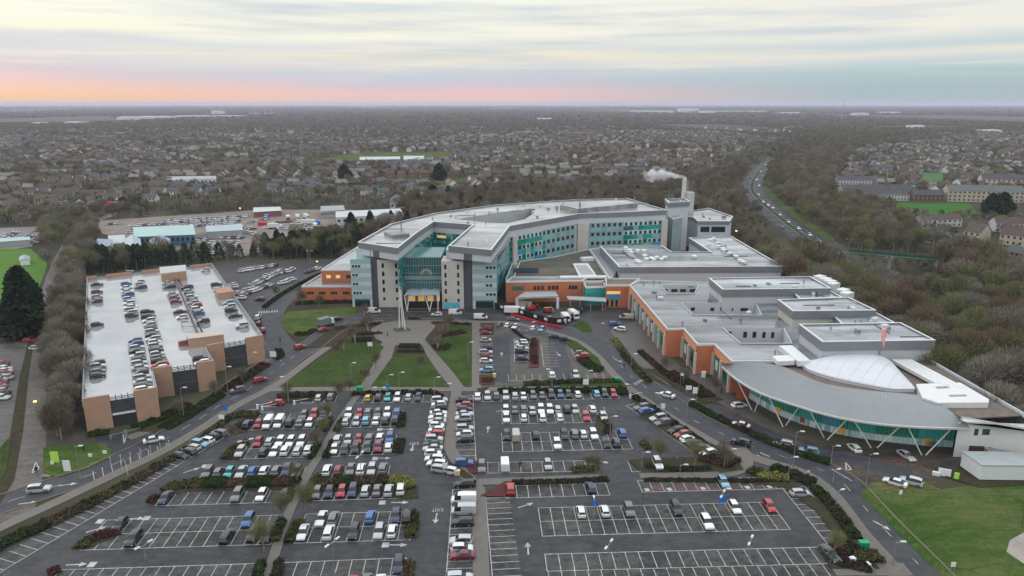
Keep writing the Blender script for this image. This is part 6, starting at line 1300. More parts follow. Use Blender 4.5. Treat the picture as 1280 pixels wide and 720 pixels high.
for x, y, hd, Lh, lb, bm, cb in [(360, 273, -70, 9, 'white lorry, leftmost of the row at the back of the yard', metal_w, red_m), (372, 272, -70, 9, 'white lorry, second of the row at the back of the yard', metal_w, metal_w), (383, 271, -60, 9, 'white lorry, third of the row at the back of the yard', metal_w, metal_w), (388, 278, 0, 13, 'long white trailer lorry in the middle of the yard', metal_w, sign_blue), (333, 272, -80, 8, 'blue and white lorry beside the low brick shed', sign_blue, metal_w), (344, 283, 10, 9, 'white van sized lorry standing alone in the yard', metal_w, metal_w), (373, 283, 0, 11, 'grey flatbed lorry at the front of the yard', metal_g, metal_g), (394, 283, -80, 7, 'small white lorry right of the flatbed', metal_w, metal_w), (115.5, 327.5, 80, 4, 'white object stack beside the conifers at the left of the sheds', sign_w, sign_w)]: lorry(x, y, hd, Lh, lb, bm, cb)
kit('skip', 'bright red skip on the yard ground', 'skip', 328, 282, [('bin', [(0, 0, 0, 5, 3, 2.2)], red_m), ('rim', [(0, 0, 2.2, 5.3, 3.3, .2)], red_m)])
# right hand houses of note
def terrace(label, x0, y0, x1, y1, dep, h, rise, wm, rm, nwin, name='terraced_house', floors=2, cat='terrace', hip=False):
    A, B = G(x0, y0), G(x1, y1); L_ = math.hypot(B[0]-A[0], B[1]-A[1]); n = (-(B[1]-A[1])/L_*dep, (B[0]-A[0])/L_*dep); P = [A, B, (B[0]+n[0], B[1]+n[1]), (A[0]+n[0], A[1]+n[1])]
    b = Bld(name, label, cat, A); gable(b, P, h, rise, wm, rm, 0)
    for f in range(floors):
        for k in range(nwin): b.window(P[0], P[1], (k+.3)/nwin, (k+.65)/nwin, h*(f+.35)/floors, h*(f+.8)/floors, off=.08)
    q = MB()
    for k in range(max(1, nwin//4)):
        p = lp(lp(P[0], P[3], .5), lp(P[1], P[2], .5), (k+.5)/max(1, nwin//4)); q.box((*p, h+rise-.4), (.9, .7, 1.5))
    b.part('chimney', q, mat('chimney_brick', (.20, .11, .08), .9, .1))
slate = mat('slate_roof', (.045, .047, .055), .55, .2, .3); tile = mat('tile_roof', (.085, .06, .05), .8, .25, .3); bw = mat('brick_wall', (.20, .125, .09), .9, .1); cw = mat('cream_render', (.46, .41, .33), .8, .08); ww = mat('pale_render', (.50, .50, .48), .8, .06)
terrace('front dark terrace with a row of white windows on the right estate', 1058, 251, 1137, 251, 9, 5.5, 3.5, ww, slate, 20); terrace('second dark terrace behind the front one on the right estate', 1052, 244, 1137, 244, 9, 5.5, 3.5, ww, slate, 20); terrace('third dark terrace of the right estate', 1046, 231, 1100, 232, 9, 5.5, 3, ww, slate, 14)
terrace('brick pair with dark gables at the end of the dark terraces', 1142, 252, 1180, 252, 9, 5.5, 4, bw, slate, 7); terrace('long cream and pink three storey block behind the bright field', 1184, 252, 1279, 254, 13, 9, 4.5, cw, mat('green_slate', (.10, .115, .11), .6, .1), 16, floors=3, name='apartment_block', cat='apartment block')
terrace('pale gabled apartment block at the right edge behind the long cream one', 1226, 236, 1300, 238, 12, 9.5, 4.5, mat('pinkish', (.50, .44, .38), .8, .06), slate, 12, floors=3, name='apartment_block', cat='apartment block')
terrace('low grey terrace below the bright field', 1152, 285, 1202, 283, 8, 5, 3, ww, tile, 8); terrace('cream gabled house below the right of the bright field', 1203, 300, 1224, 303, 14, 5.5, 4.5, cw, tile, 3, name='detached_house', cat='house'); terrace('long terrace at the right edge below the bright field', 1244, 290, 1300, 291, 9, 5.5, 3.5, ww, tile, 8); terrace('white gabled house at the right edge above the wood', 1248, 305, 1278, 309, 12, 6, 4.5, cw, tile, 4, name='detached_house', cat='house')
# people
skin = mat('skin', (.45, .28, .2), .7, 0); 
def person(x, y, top, legs, rz, label, z=.14, stride=.22, hair=(.03, .02, .015)):
    r = empty('person', (*G(x, y), z), R(rz)); tag(r, label, 'person')
    me = bpy.data.meshes.new('body'); bm_v = [(0, 0, .95), (0, 0, 1.15), (0, 0, 1.38), (0, 0, 1.5), (0, 0, 1.66), (.19, 0, 1.40), (.24, .05, 1.14), (.22, .16, .92), (-.19, 0, 1.40), (-.24, -.05, 1.14), (-.22, -.14, .92), (.09, 0, .88), (.10, stride*.6, .48), (.10, stride*.4, .06), (.10, stride*.4+.14, .03), (-.09, 0, .88), (-.10, -stride*.4, .48), (-.10, -stride, .08), (-.10, -stride+.12, .03)]
    ed = [(0, 1), (1, 2), (2, 3), (3, 4), (2, 5), (5, 6), (6, 7), (2, 8), (8, 9), (9, 10), (0, 11), (11, 12), (12, 13), (13, 14), (0, 15), (15, 16), (16, 17), (17, 18)]
    rad = [.15, .15, .17, .06, .11, .075, .055, .04, .075, .055, .04, .10, .07, .045, .04, .10, .07, .045, .04]
    me.from_pydata(bm_v, ed, []); o = bpy.data.objects.new('body', me); COL.objects.link(o); o.parent = r
    import bmesh
    bm = bmesh.new(); bm.from_mesh(me); bm.verts.ensure_lookup_table(); sk = bm.verts.layers.skin.verify()
    for i, v in enumerate(bm.verts): v[sk].radius = (rad[i], rad[i]*.8); v[sk].use_root = (i == 0)
    bm.to_mesh(me); bm.free()
    o.modifiers.new('s', 'SKIN'); m2 = o.modifiers.new('u', 'SUBSURF'); m2.levels = m2.render_levels = 1
    me.materials.append(skin)
    q = MB(); q.tube((0, 0, .82), (0, 0, 1.2), .21, .2, n=10); q.tube((0, 0, 1.2), (0, 0, 1.47), .21, .10, n=10)
    for s in (-1, 1): q.tube((s*.19, 0, 1.43), (s*.26, s*.05, 1.13), .09, .08, n=7); q.tube((s*.26, s*.05, 1.13), (s*.23, s*.14, .95), .08, .065, n=7)
    q.build('coat', mat('cloth_%d%d%d' % tuple(int(v*99) for v in top), top, .9, 0)).parent = r
    q = MB(); q.tube((.09, 0, .88), (.10, stride*.6, .48), .115, .09, n=7); q.tube((.10, stride*.6, .48), (.10, stride*.4, .08), .09, .07, n=7); q.tube((-.09, 0, .88), (-.10, -stride*.4, .48), .115, .09, n=7); q.tube((-.10, -stride*.4, .48), (-.10, -stride, .1), .09, .07, n=7)
    q.build('trousers', mat('cloth_%d%d%d' % tuple(int(v*99) for v in legs), legs, .9, 0)).parent = r
    q = MB(); q.tube((0, -.02, 1.66), (0, -.02, 1.78), .115, .06, n=9); q.tube((0, -.05, 1.56), (0, -.02, 1.67), .09, .115, n=9); q.build('hair', mat('hair', hair, .9, 0)).parent = r
K_ = (.015, .015, .018)
for x, y, t, l, rz, lb in [(451.5, 469, K_, K_, 200, 'person in black, left of a pair walking on the left diagonal path'), (455.5, 468.5, (.03, .03, .05), K_, 200, 'person in dark clothes, right of a pair on the left diagonal path'), (484.5, 420.5, (.05, .05, .06), K_, 90, 'person in grey standing at the left of the plaza'), (46, 592, K_, K_, 10, 'person in black crossing the lane at the junction'), (105, 565, K_, K_, 80, 'person in black on the verge footpath by the lamp'), (401, 560, K_, K_, 180, 'person in black on the hedge lined walkway'),
    (594, 608, K_, K_, 0, 'person in black where the central footpath forks'), (650, 585.5, K_, K_, 20, 'person in black between the bays right of the white van'), (780, 461, K_, K_, 40, 'person in dark clothes on the bus road pavement'), (755.5, 391, (.75, .12, .03), K_, 0, 'person in orange work clothes in the service court'), (902, 492, K_, K_, 90, 'person in black near the rust brick wall of the clinic'), (1094, 567, K_, K_, 0, 'person walking under the curved clinic eaves'), (350.5, 428, K_, K_, 45, 'person in black at the ring road corner'), (1010, 596, (.5, .5, .5), K_, 150, 'person in pale coat on the eastern path'), (345, 441, K_, K_, 10, 'person in black crossing by the deck corner'), (338, 391, K_, K_, 100, 'person on the zebra crossing of the ring road'), (707, 407, (.6, .6, .6), K_, 0, 'person in pale top beside the hoarding tip')]: person(x, y, t, l, rz, lb, z=.14)
# ------------------------------------------------------------------ vegetation templates (numpy)
def tube_np(a, b, r0, r1, n=5):
    a = np.array(a, float); b = np.array(b, float); d = b-a; d /= np.linalg.norm(d)+1e-9; e = np.cross(d, [0, 0, 1.]); 
    if np.linalg.norm(e) < 1e-3: e = np.array([1., 0, 0])
    e /= np.linalg.norm(e); g = np.cross(d, e); t = np.arange(n)*2*np.pi/n; c = np.cos(t)[:, None]*e+np.sin(t)[:, None]*g
    V = np.vstack([a+c*r0, b+c*r1]); F = np.array([[k, (k+1) % n, n+(k+1) % n, n+k] for k in range(n)]); return V, F
def cat_np(L):
    V = []; F = []; o = 0
    for v, f in L: V.append(v); F.append(f+o); o += len(v)
    return np.vstack(V), np.vstack(F)
def quads_np(C, U, W_):   # centres, half long axes, half short axes
    n = len(C); V = np.empty((n, 4, 3)); V[:, 0] = C-U-W_; V[:, 1] = C+U-W_*.6; V[:, 2] = C+U+W_*.6; V[:, 3] = C-U+W_
    return V.reshape(-1, 3), np.arange(n*4).reshape(n, 4)
def unit(v): return v/(np.linalg.norm(v, axis=1, keepdims=True)+1e-9)
def bare_tree(rng, h, r, ntw, nl=7, tl=.7, twd=.045, th=.38):
    T = [tube_np((0, 0, -.1), (rng.normal()*.1, rng.normal()*.1, h*th), r*.07, r*.05)]; tips = []
    for k in range(nl):
        a = rng.uniform(0, 6.28); el = rng.uniform(.35, 1.3); L = rng.uniform(.55, .95); s = np.array([0, 0, h*th*rng.uniform(.6, 1.0)])
        e = np.array([math.cos(a)*math.cos(el)*r*L, math.sin(a)*math.cos(el)*r*L, s[2]+(h-s[2])*rng.uniform(.45, .85)*math.sin(el)+.5]); T.append(tube_np(s, e, r*.035, r*.012, 4)); tips.append(e)
        for j in range(3):
            m = s+(e-s)*rng.uniform(.4, .9); d = unit(np.array([e-s]))[0]*.5+rng.normal(size=3)*.55; d[2] = abs(d[2]); q = m+d*r*.45; T.append(tube_np(m, q, r*.016, r*.006, 3)); tips.append(q)
    tips = np.array(tips); c = np.array([0, 0, h*.60])
    # twigs: clumped round limb ends, filling an uneven crown
    k = rng.integers(0, len(tips), ntw); P = tips[k]+rng.normal(size=(ntw, 3))*r*np.array([.27, .27, .22]); 
    sc = np.array([r, r, h*.42]); q = (P-c)/sc; rad = np.linalg.norm(q, axis=1); P = np.where(rad[:, None] > 1.05, c+q/rad[:, None]*sc*rng.uniform(.8, 1.05, (ntw, 1)), P); P[:, 2] = np.maximum(P[:, 2], h*.16)
    out = unit(P-np.array([0, 0, h*.3])); d = unit(out+rng.normal(size=(ntw, 3))*.45+np.array([0, 0, .35])); L = rng.uniform(.5, 1.2, (ntw, 1))*tl; w = unit(np.cross(d, rng.normal(size=(ntw, 3))))*twd
    return cat_np(T), quads_np(P, d*L, w)
def conifer(rng, h, r, n):
    T = [tube_np((0, 0, -.1), (0, 0, h*.8), r*.09, r*.03)]
    z = rng.uniform(.04, 1, n)**.9; a = rng.uniform(0, 6.28, n); rad = (1-z)**.5*r*rng.uniform(.55, 1.08, n)*(1+.18*np.sin(a*3+z*9)); P = np.stack([np.cos(a)*rad, np.sin(a)*rad, z*h], 1)
    d = unit(np.stack([np.cos(a), np.sin(a), rng.normal(size=n)*.3-.1], 1)+rng.normal(size=(n, 3))*.3); w = unit(np.cross(d, rng.normal(size=(n, 3))))
    return cat_np(T), quads_np(P, d*rng.uniform(.5, 1, (n, 1))*r*.17, w*r*.075)
def bush(rng, r, h, n, s=.12):
    a = rng.normal(size=(n, 3)); a = unit(a)*rng.uniform(.5, 1, (n, 1))**.4; a[:, 2] = np.abs(a[:, 2]); P = a*np.array([r, r, h]); d = unit(a+rng.normal(size=(n, 3))*.6); w = unit(np.cross(d, rng.normal(size=(n, 3))))
    return quads_np(P, d*s, w*s*.6)
def mesh_np(name, V, F, mats, mi=None):
    me = bpy.data.meshes.new(name); me.vertices.add(len(V)); me.vertices.foreach_set('co', np.ascontiguousarray(V, dtype=np.float32).ravel())
    n = len(F); me.loops.add(n*4); me.loops.foreach_set('vertex_index', np.ascontiguousarray(F, dtype=np.int32).ravel()); me.polygons.add(n)
    me.polygons.foreach_set('loop_start', np.arange(0, n*4, 4, dtype=np.int32))
    for m in mats: me.materials.append(m)
    if mi is not None: me.polygons.foreach_set('material_index', np.ascontiguousarray(mi, dtype=np.int32))
    me.update(calc_edges=True); return me
def scatter(name, temps, pts, mats, kind='stuff', label=None, cat=None):
    """merge copies of templates; temps: list of (V,F,mi); pts: list of (x,y,z,scale,rot,template index)"""
    Vs = []; Fs = []; Ms = []; o = 0
    pts = np.array(pts, float)
    for ti, (V, F, mi) in enumerate(temps):
        P = pts[pts[:, 5].astype(int) == ti]
        if not len(P): continue
        c, s = np.cos(P[:, 4])[:, None], np.sin(P[:, 4])[:, None]; S = P[:, 3][:, None]
        X = (V[None, :, 0]*c-V[None, :, 1]*s)*S+P[:, 0][:, None]; Y = (V[None, :, 0]*s+V[None, :, 1]*c)*S+P[:, 1][:, None]; Z = V[None, :, 2]*S+P[:, 2][:, None]
        Vs.append(np.stack([X, Y, Z], -1).reshape(-1, 3)); Fs.append((F[None]+np.arange(len(P))[:, None, None]*len(V)+o).reshape(-1, 4)); Ms.append(np.tile(mi, len(P))); o += len(V)*len(P)
    me = mesh_np(name, np.vstack(Vs), np.vstack(Fs), mats, np.concatenate(Ms)); ob = bpy.data.objects.new(name, me); COL.objects.link(ob); tag(ob, label, cat, kind=kind); return ob
rng = np.random.default_rng(12)
TWM = tw+[bark]
def combine(t, c, mi): 
    V, F = cat_np([t, c]); return V, F, np.concatenate([np.full(len(t[1]), 6), np.full(len(c[1]), mi)])
NEAR = []   # prototypes of individual trees: (trunk mesh, crown mesh, tone word)
for i, (k, h, r, mi, wd) in enumerate([('b', 13, 5.2, 0, 'brown'), ('b', 12, 5.6, 1, 'grey'), ('b', 10, 4.6, 2, 'olive'), ('b', 14, 5.0, 3, 'reddish'), ('b', 9, 4.2, 1, 'small grey'), ('b', 11, 5, 2, 'ivy olive')]):
    t, c = bare_tree(rng, h, r, 3600, 9, .55, .05)
    NEAR.append((mesh_np('trunk', *t, [bark]), mesh_np('crown', *c, [tw[mi]]), wd, 'bare_tree'))
for i, (h, r, mi, wd) in enumerate([(11, 3.6, 4, 'dark'), (9, 4.4, 4, 'broad dark'), (8, 4.2, 5, 'green')]):
    t, c = conifer(rng, h, r, 2600); NEAR.append((mesh_np('trunk', *t, [bark]), mesh_np('crown', *c, [tw[mi]]), wd, 'conifer_tree'))
def put_tree(x, y, k, s, label, group, z=0):
    tm, cm, wd, nm = NEAR[k]; r = empty(nm, (x, y, z), random.random()*6.28); r.scale = (s*random.uniform(.9, 1.1), s*random.uniform(.9, 1.1), s); tag(r, label, 'tree', group)
    for nm2, m in (('trunk', tm), ('crown', cm)): o = bpy.data.objects.new(nm2, m); COL.objects.link(o); o.parent = r
    return r
# mid templates for the mass of woodland
MID = []
for mi in (0, 1, 2, 3, 1, 0):
    t, c = bare_tree(rng, rng.uniform(10, 13), rng.uniform(4.4, 5.6), 900, 6, .7, .085); MID.append(combine(t, c, mi))
for mi in (4, 5): t, c = conifer(rng, 10, 3.4, 500); MID.append(combine(t, c, mi))
FAR = []
for mi in (0, 1, 2, 3, 1): 
    t, c = bare_tree(rng, 10, 5, 150, 4, 1.1, .24); FAR.append(combine(t, c, mi))
for mi in (4, 5): t, c = conifer(rng, 9, 4.2, 120); c = (c[0], c[1]); FAR.append(combine(t, c, mi))
VFAR = []
for mi in (0, 1, 2, 3, 1, 4):
    n = 70; a = rng.normal(size=(n, 3)); a = unit(a)*rng.uniform(.6, 1, (n, 1)); a[:, 2] = np.abs(a[:, 2]); P = a*np.array([9, 9, 8]); d = unit(a+rng.normal(size=(n, 3))*.5); w_ = unit(np.cross(d, rng.normal(size=(n, 3))))
    V, F = quads_np(P, d*2.6, w_*1.6); VFAR.append((V, F, np.full(len(F), mi)))
# ------------------------------------------------------------------ where things may not stand
BLOCK = [GP(p) for p in [
 [(-60, 800), (-60, 700), (0, 640), (52, 600), (56, 590), (100, 556), (103, 560), (104, 345), (200, 333), (266, 330), (300, 322), (400, 328), (445, 330), (498, 345), (548, 326), (622, 311), (717, 302), (784, 299), (845, 300), (915, 308), (935, 330), (975, 370), (1031, 411), (1085, 444), (1156, 488), (1280, 565), (1500, 610), (1500, 800)],
 [(120, 322), (120, 276), (330, 262), (440, 262), (520, 268), (520, 283), (430, 294), (372, 300), (300, 318), (240, 321), (180, 324)],
 [(-80, 395), (10, 392), (48, 362), (60, 330), (38, 311), (56, 283), (-80, 283)], [(-60, 455), (40, 425), (30, 470), (12, 545), (0, 585), (-160, 640)],
 [(386, 204.5), (390, 198.5), (460, 190.5), (568, 189.5), (571, 199.5), (500, 206.5), (450, 206)], [(460, 232), (468, 223.5), (592, 222.5), (590, 232.5)], [(1114, 274), (1118, 252.5), (1240, 252), (1290, 252), (1290, 275), (1225, 274)], [(590, 187.5), (598, 182.5), (682, 182.5), (678, 187.5)], [(782, 191), (788, 186.5), (864, 186), (860, 191)], [(298, 168.5), (316, 165.5), (422, 165.5), (412, 169)], [(1088, 161.5), (1108, 158), (1212, 158), (1192, 161.5)], [(1148, 233.5), (1150, 215.5), (1180, 215.5), (1182, 233.5)], [(1140, 254), (1140, 246), (1290, 240), (1290, 255)], [(1040, 254), (1044, 226), (1140, 240), (1142, 254)], [(1150, 288), (1150, 279), (1300, 283), (1300, 294)], [(138, 187), (185, 181.5), (264, 180.5), (264, 186.5)], [(208, 234), (208, 226), (272, 225), (272, 234)], [(484, 264), (484, 254), (508, 252), (508, 262)],
 [(205, 143.5), (330, 140.2), (345, 141), (250, 145)], [(-100, 139.5), (90, 139), (110, 140), (-100, 141.5)], [(980, 140), (1100, 138.5), (1160, 139.6), (1010, 141.5)]]]
dualA = np.array(dual); laneA = np.array(lane); ringA = np.array(ring)
def seg_dist(x, y, A):
    d = np.hypot(A[:, 0]-x, A[:, 1]-y); return d.min()
BBOX = [(min(p[0] for p in P), max(p[0] for p in P), min(p[1] for p in P), max(p[1] for p in P), P) for P in BLOCK]
def free(x, y, clear=6):
    for x0, x1, y0, y1, P in BBOX:
        if x0 < x < x1 and y0 < y < y1 and inpoly(x, y, P): return False
    if y > 900 and y < 0: return True
    if seg_dist(x, y, laneA) < 4.5+clear*.2 or seg_dist(x, y, ringA) < 8: return False
    return True
def dual_ok(x, y):
    bx, by = PJ(x, y)
    if 1046 < bx < 1174 and 318 < by < 366 and seg_dist(x, y, dualA) > 9: return .3
    if y > 1700: return 1
    i = int(np.argmin(np.hypot(dualA[:, 0]-x, dualA[:, 1]-y))); D = math.hypot(dualA[i, 0]-x, dualA[i, 1]-y)
    px, py = PJ(dualA[i, 0], dualA[i, 1]); near = math.hypot(x, y) < math.hypot(dualA[i, 0], dualA[i, 1])
    if D < (15 if px < 1062 else 11): return 0
    if 200 < py < 345 and px < 1062 and near:
        if py < 262: return 0 if D < 17 else .45 if D < 32 else 1
        if py > 288: return 0 if D < 27 else .4 if D < 40 else 1
        return .40 if D < 36 else 1
    return 1
HL = GP([(-160, 264), (130, 263), (300, 243), (470, 252), (640, 236), (800, 226), (890, 212), (935, 193), (975, 176), (900, 166), (700, 164), (560, 172), (430, 176), (330, 168), (200, 172), (-160, 172)])
HR = GP([(1040, 247), (1040, 222), (1075, 186), (1180, 176), (1400, 172), (1400, 262), (1290, 262), (1180, 256)]); HR2 = GP([(1145, 302), (1150, 279), (1400, 281), (1500, 375), (1250, 332), (1200, 318)])
def in_h(x, y): return inpoly(x, y, HL) or inpoly(x, y, HR) or inpoly(x, y, HR2)
# ------------------------------------------------------------------ belts of individual trees
PTS = []   # (x, y, templ class, scale, tone, where)
def fill(poly_px, spacing, ks, sc, where, near_ind=True):
    P = GP(poly_px); xs = [p[0] for p in P]; ys = [p[1] for p in P]; y = min(ys)
    while y < max(ys):
        x = min(xs)
        while x < max(xs):
            X, Y = x+random.uniform(-.45, .45)*spacing, y+random.uniform(-.45, .45)*spacing
            if inpoly(X, Y, P) and free(X, Y):
                k_ = dual_ok(X, Y)
                if k_: PTS.append((X, Y, random.choice(ks if k_ == 1 else [0, 1, 3, 2]), random.uniform(*sc)*k_, where))
            x += spacing
        y += spacing
fill([(52, 575), (50, 540), (52, 490), (57, 440), (66, 390), (82, 340), (102, 343), (103, 500), (103, 548), (70, 562)], 4.4, [1, 1, 0, 4], (.62, .95), 'in the bare belt left of the deck')
fill([(60, 400), (70, 340), (88, 292), (118, 270), (145, 262), (150, 272), (122, 292), (112, 330), (90, 345)], 6.5, [0, 1, 3, 1], (.75, 1.0), 'in the bare clump beyond the lane')
fill([(40, 345), (62, 320), (55, 285), (100, 264), (110, 275), (84, 300), (70, 340), (52, 400), (44, 395)], 7, [1, 0, 2], (.6, .9), 'along the left side of the lane')
fill([(84, 350), (92, 326), (160, 324), (240, 324), (300, 321), (372, 304), (440, 298), (520, 287), (470, 300), (446, 316), (400, 326), (300, 323), (262, 331), (110, 346)], 5.2, [6, 7, 7, 8, 6, 7, 0, 2], (.6, 1.1), 'in the evergreen belt behind the deck')
fill([(352, 300), (372, 293), (430, 287), (420, 300)], 5, [0, 3, 2], (.5, .7), 'in the tan scrub before the yard')
NW = len(PTS)
fill([(930, 318), (965, 300), (1010, 310), (1066, 345), (1120, 374), (1200, 404), (1300, 432), (1500, 500), (1500, 605), (1282, 560), (1156, 484), (1085, 441), (1031, 408), (973, 366)], 5.6, [0, 1, 2, 5, 4, 2, 1, 3, 2], (.5, 1.4), 'in the wood behind the halls')
fill([(1050, 305), (1100, 290), (1148, 306), (1250, 338), (1500, 385), (1500, 480), (1290, 418), (1200, 392), (1130, 366), (1085, 344)], 7.0, [2, 1, 5, 0, 2, 3], (.5, 1.3), 'in the wood beyond the dual carriageway')
fill([(455, 305), (490, 298), (545, 285), (622, 275), (720, 268), (784, 266), (832, 272), (866, 286), (918, 303), (940, 325), (985, 325), (1008, 305), (950, 262), (925, 240), (930, 212), (880, 226), (700, 236), (560, 246), (490, 265)], 8, [0, 1, 0, 3, 7], (.8, 1.1), 'in the belt behind the ward building')
fill([(925, 240), (935, 215), (985, 185), (1015, 172), (1040, 168), (1100, 172), (1075, 186), (1042, 220), (1040, 250), (1100, 262), (1118, 276), (1150, 290), (1100, 290), (1050, 306), (990, 280), (960, 255)], 9, [0, 0, 3, 1, 2], (.85, 1.15), 'in the wood along the dual carriageway')
PTS = [p for p in PTS if p[1] > 60]
# choose the 280 that show largest (nearest) as trees of their own, in full detail
vis = [p for p in PTS if -80 < PJ(p[0], p[1])[0] < 1340]
vis.sort(key=lambda p: math.hypot(p[0], p[1]))
vis = [p for p in vis if p[3] > .4]; ind = vis[:285]; indset = set(map(id, ind)); rest = [p for p in PTS if id(p) not in indset]
byw = {}
for p in ind: byw.setdefault(p[4], []).append(p)
for wh, L_ in byw.items():
    L_.sort(key=lambda p: PJ(p[0], p[1])[0]); 
    for i, (x, y, k, s, _) in enumerate(L_):
        nm = 'bare' if k < 6 else 'evergreen'
        put_tree(x, y, k, s, f'{NEAR[k][2]} {nm} tree, {ordn(i+1)} from left {wh}'.replace('hundred and ', 'hundred '), 'trees of the woods and belts')
pts = [(x, y, 0, s, random.random()*6.28, {0: 0, 1: 1, 2: 2, 3: 3, 4: 4, 5: 5, 6: 6, 7: 6, 8: 7}[k]) for x, y, k, s, _ in rest]
scatter('woodland', MID, pts, TWM)
# big conifer on the left
for (x, y, s, r, lb) in [(35, 419, 2.35, 2.6, 'huge dark conifer standing by the sports pitch at the left edge')]:
    t, c = conifer(rng, 10.6, 3.2, 9000); X, Y = G(x, y); rr_ = empty('conifer_tree', (X, Y, 0)); rr_.scale = (2.3, 2.3, 2.3); tag(rr_, lb, 'tree')
    for nm2, m in (('trunk', mesh_np('trunk', *t, [bark])), ('crown', mesh_np('crown', *c, [tw[4]]))): o = bpy.data.objects.new(nm2, m); COL.objects.link(o); o.parent = rr_
for (x, y, k, s, lb) in [(439, 284, 6, .9, 'dark cone tree, left one in front of the long white shed'), (463, 283, 6, .95, 'dark cone tree, middle one in front of the long white shed'), (489, 279, 6, .8, 'dark cone tree, third one in front of the long white shed'), (500, 279, 6, .75, 'dark cone tree, rightmost in front of the long white shed'), (431, 226, 7, 1.9, 'tall dark tree left of the upper playing fields'), (549, 225, 7, 1.9, 'tall dark tree above the second playing field'), (541, 250, 7, 1.4, 'dark round tree behind the ward roof'), (1238, 266, 7, 1.6, 'large dark cedar, left part of the dark group behind the bright field'), (1252, 267, 7, 1.7, 'large dark cedar, right part of the dark group behind the bright field'), (347, 306, 6, .8, 'pointed dark tree in front of the tan scrub'), (155, 262, 8, 1.2, 'green round tree at the far end of the lane')]:
    X, Y = G(x, y); put_tree(X, Y, k, s, lb, 'landmark evergreens')
# small trees in the car parks and plaza
SM = []
for i, (h, r, n, m, bm) in enumerate([(7, 2.6, 1500, tw[3], bark_pale), (6.5, 2.3, 1300, tw[2], bark), (6, 2.6, 1300, tw[0], bark)]):
    t, c = bare_tree(rng, h, r, n, 7, .42, .022, .3); SM.append((mesh_np('trunk', *t, [bm]), mesh_np('crown', *c, [m])))
for (x, y, k, s, lb) in [(460, 414, 0, 1.25, 'white stemmed birch right of the pair left of the mast'), (444, 429, 0, 1.3, 'white stemmed birch, lower left of the plaza'), (430, 437, 0, 1.0, 'thin birch at the left end of the plaza planting'), (551, 428, 0, 1.35, 'tall white stemmed birch right of the mast'), (560, 414, 0, 1.2, 'white stemmed birch farthest right of the mast'), (547, 437, 0, .9, 'short birch at the corner of the right planting'), (455, 395, 0, .9, 'small birch by the forecourt road'),
    (470, 460, 2, 1.0, 'bare tree on the left diagonal path'), (457, 478, 2, .9, 'bare tree at the lower end of the diagonal path'), (527, 462, 2, .9, 'thin bare tree on the middle lawn'), (437, 492, 2, .9, 'bare tree at the head of the walkway'), (425, 500, 2, 1.2, 'spreading bare tree above the walkway cars'), (410, 528, 1, 1.1, 'olive twigged tree left of the walkway by the first double row'), (403, 545, 1, 1.0, 'olive twigged tree beside the second double row'), (395, 562, 2, 1.0, 'bare tree by the person on the walkway'), (382, 640, 1, 1.25, 'olive twigged tree in the lower walkway hedge'), (354, 651, 1, 1.2, 'olive twigged tree left of the lower walkway'), (330, 690, 1, 1.3, 'olive twigged tree near the bottom of the walkway'), (372, 606, 1, 1.0, 'olive twigged tree at the end of the clipped hedge'), (420, 445, 2, .9, 'thin bare tree on the left lawn'), (345, 372, 2, 1.1, 'bare tree right of the ring road'), (378, 381, 2, 1.2, 'bare tree in front of the low brick wing'), (400, 385, 2, 1.1, 'second bare tree in front of the low brick wing'),
    (292, 549, 2, .8, 'small leafless tree at the tip of the first island'), (360, 500, 2, 1.0, 'leafless tree at the car park entry'), (825, 580, 1, 1.2, 'olive twigged tree among the upper blue badge bays'), (868, 583, 1, 1.3, 'olive twigged tree left of the round bed'), (905, 585, 2, 1.2, 'brown tree in the round bed'), (745, 590, 2, .8, 'low bare tree at the end of the bay row'), (735, 588, 1, .7, 'second low tree at the end of the bay row'), (832, 465, 2, 1.0, 'bare tree in front of the first orange step'), (855, 480, 2, 1.0, 'bare tree in front of the second orange step'), (895, 492, 2, 1.0, 'bare tree in front of the third orange step'), (1042, 695, 1, 1.0, 'tree overhanging the dark green car'), (225, 520, 2, .9, 'bare shrub tree on the bank below the deck'), (270, 497, 2, 1.0, 'second bare shrub tree on the bank below the deck'), (303, 478, 2, .9, 'third bare shrub tree on the bank below the deck'), (1165, 565, 2, .6, 'little bare tree at the clinic doors')]:
    X, Y = G(x, y); r = empty('small_tree', (X, Y, .1), random.random()*6); s *= .82; r.scale = (s, s, s); tag(r, lb, 'tree', 'young trees of the hospital grounds')
    for nm2, m in zip(('trunk', 'crown'), SM[k]): o = bpy.data.objects.new(nm2, m); COL.objects.link(o); o.parent = r
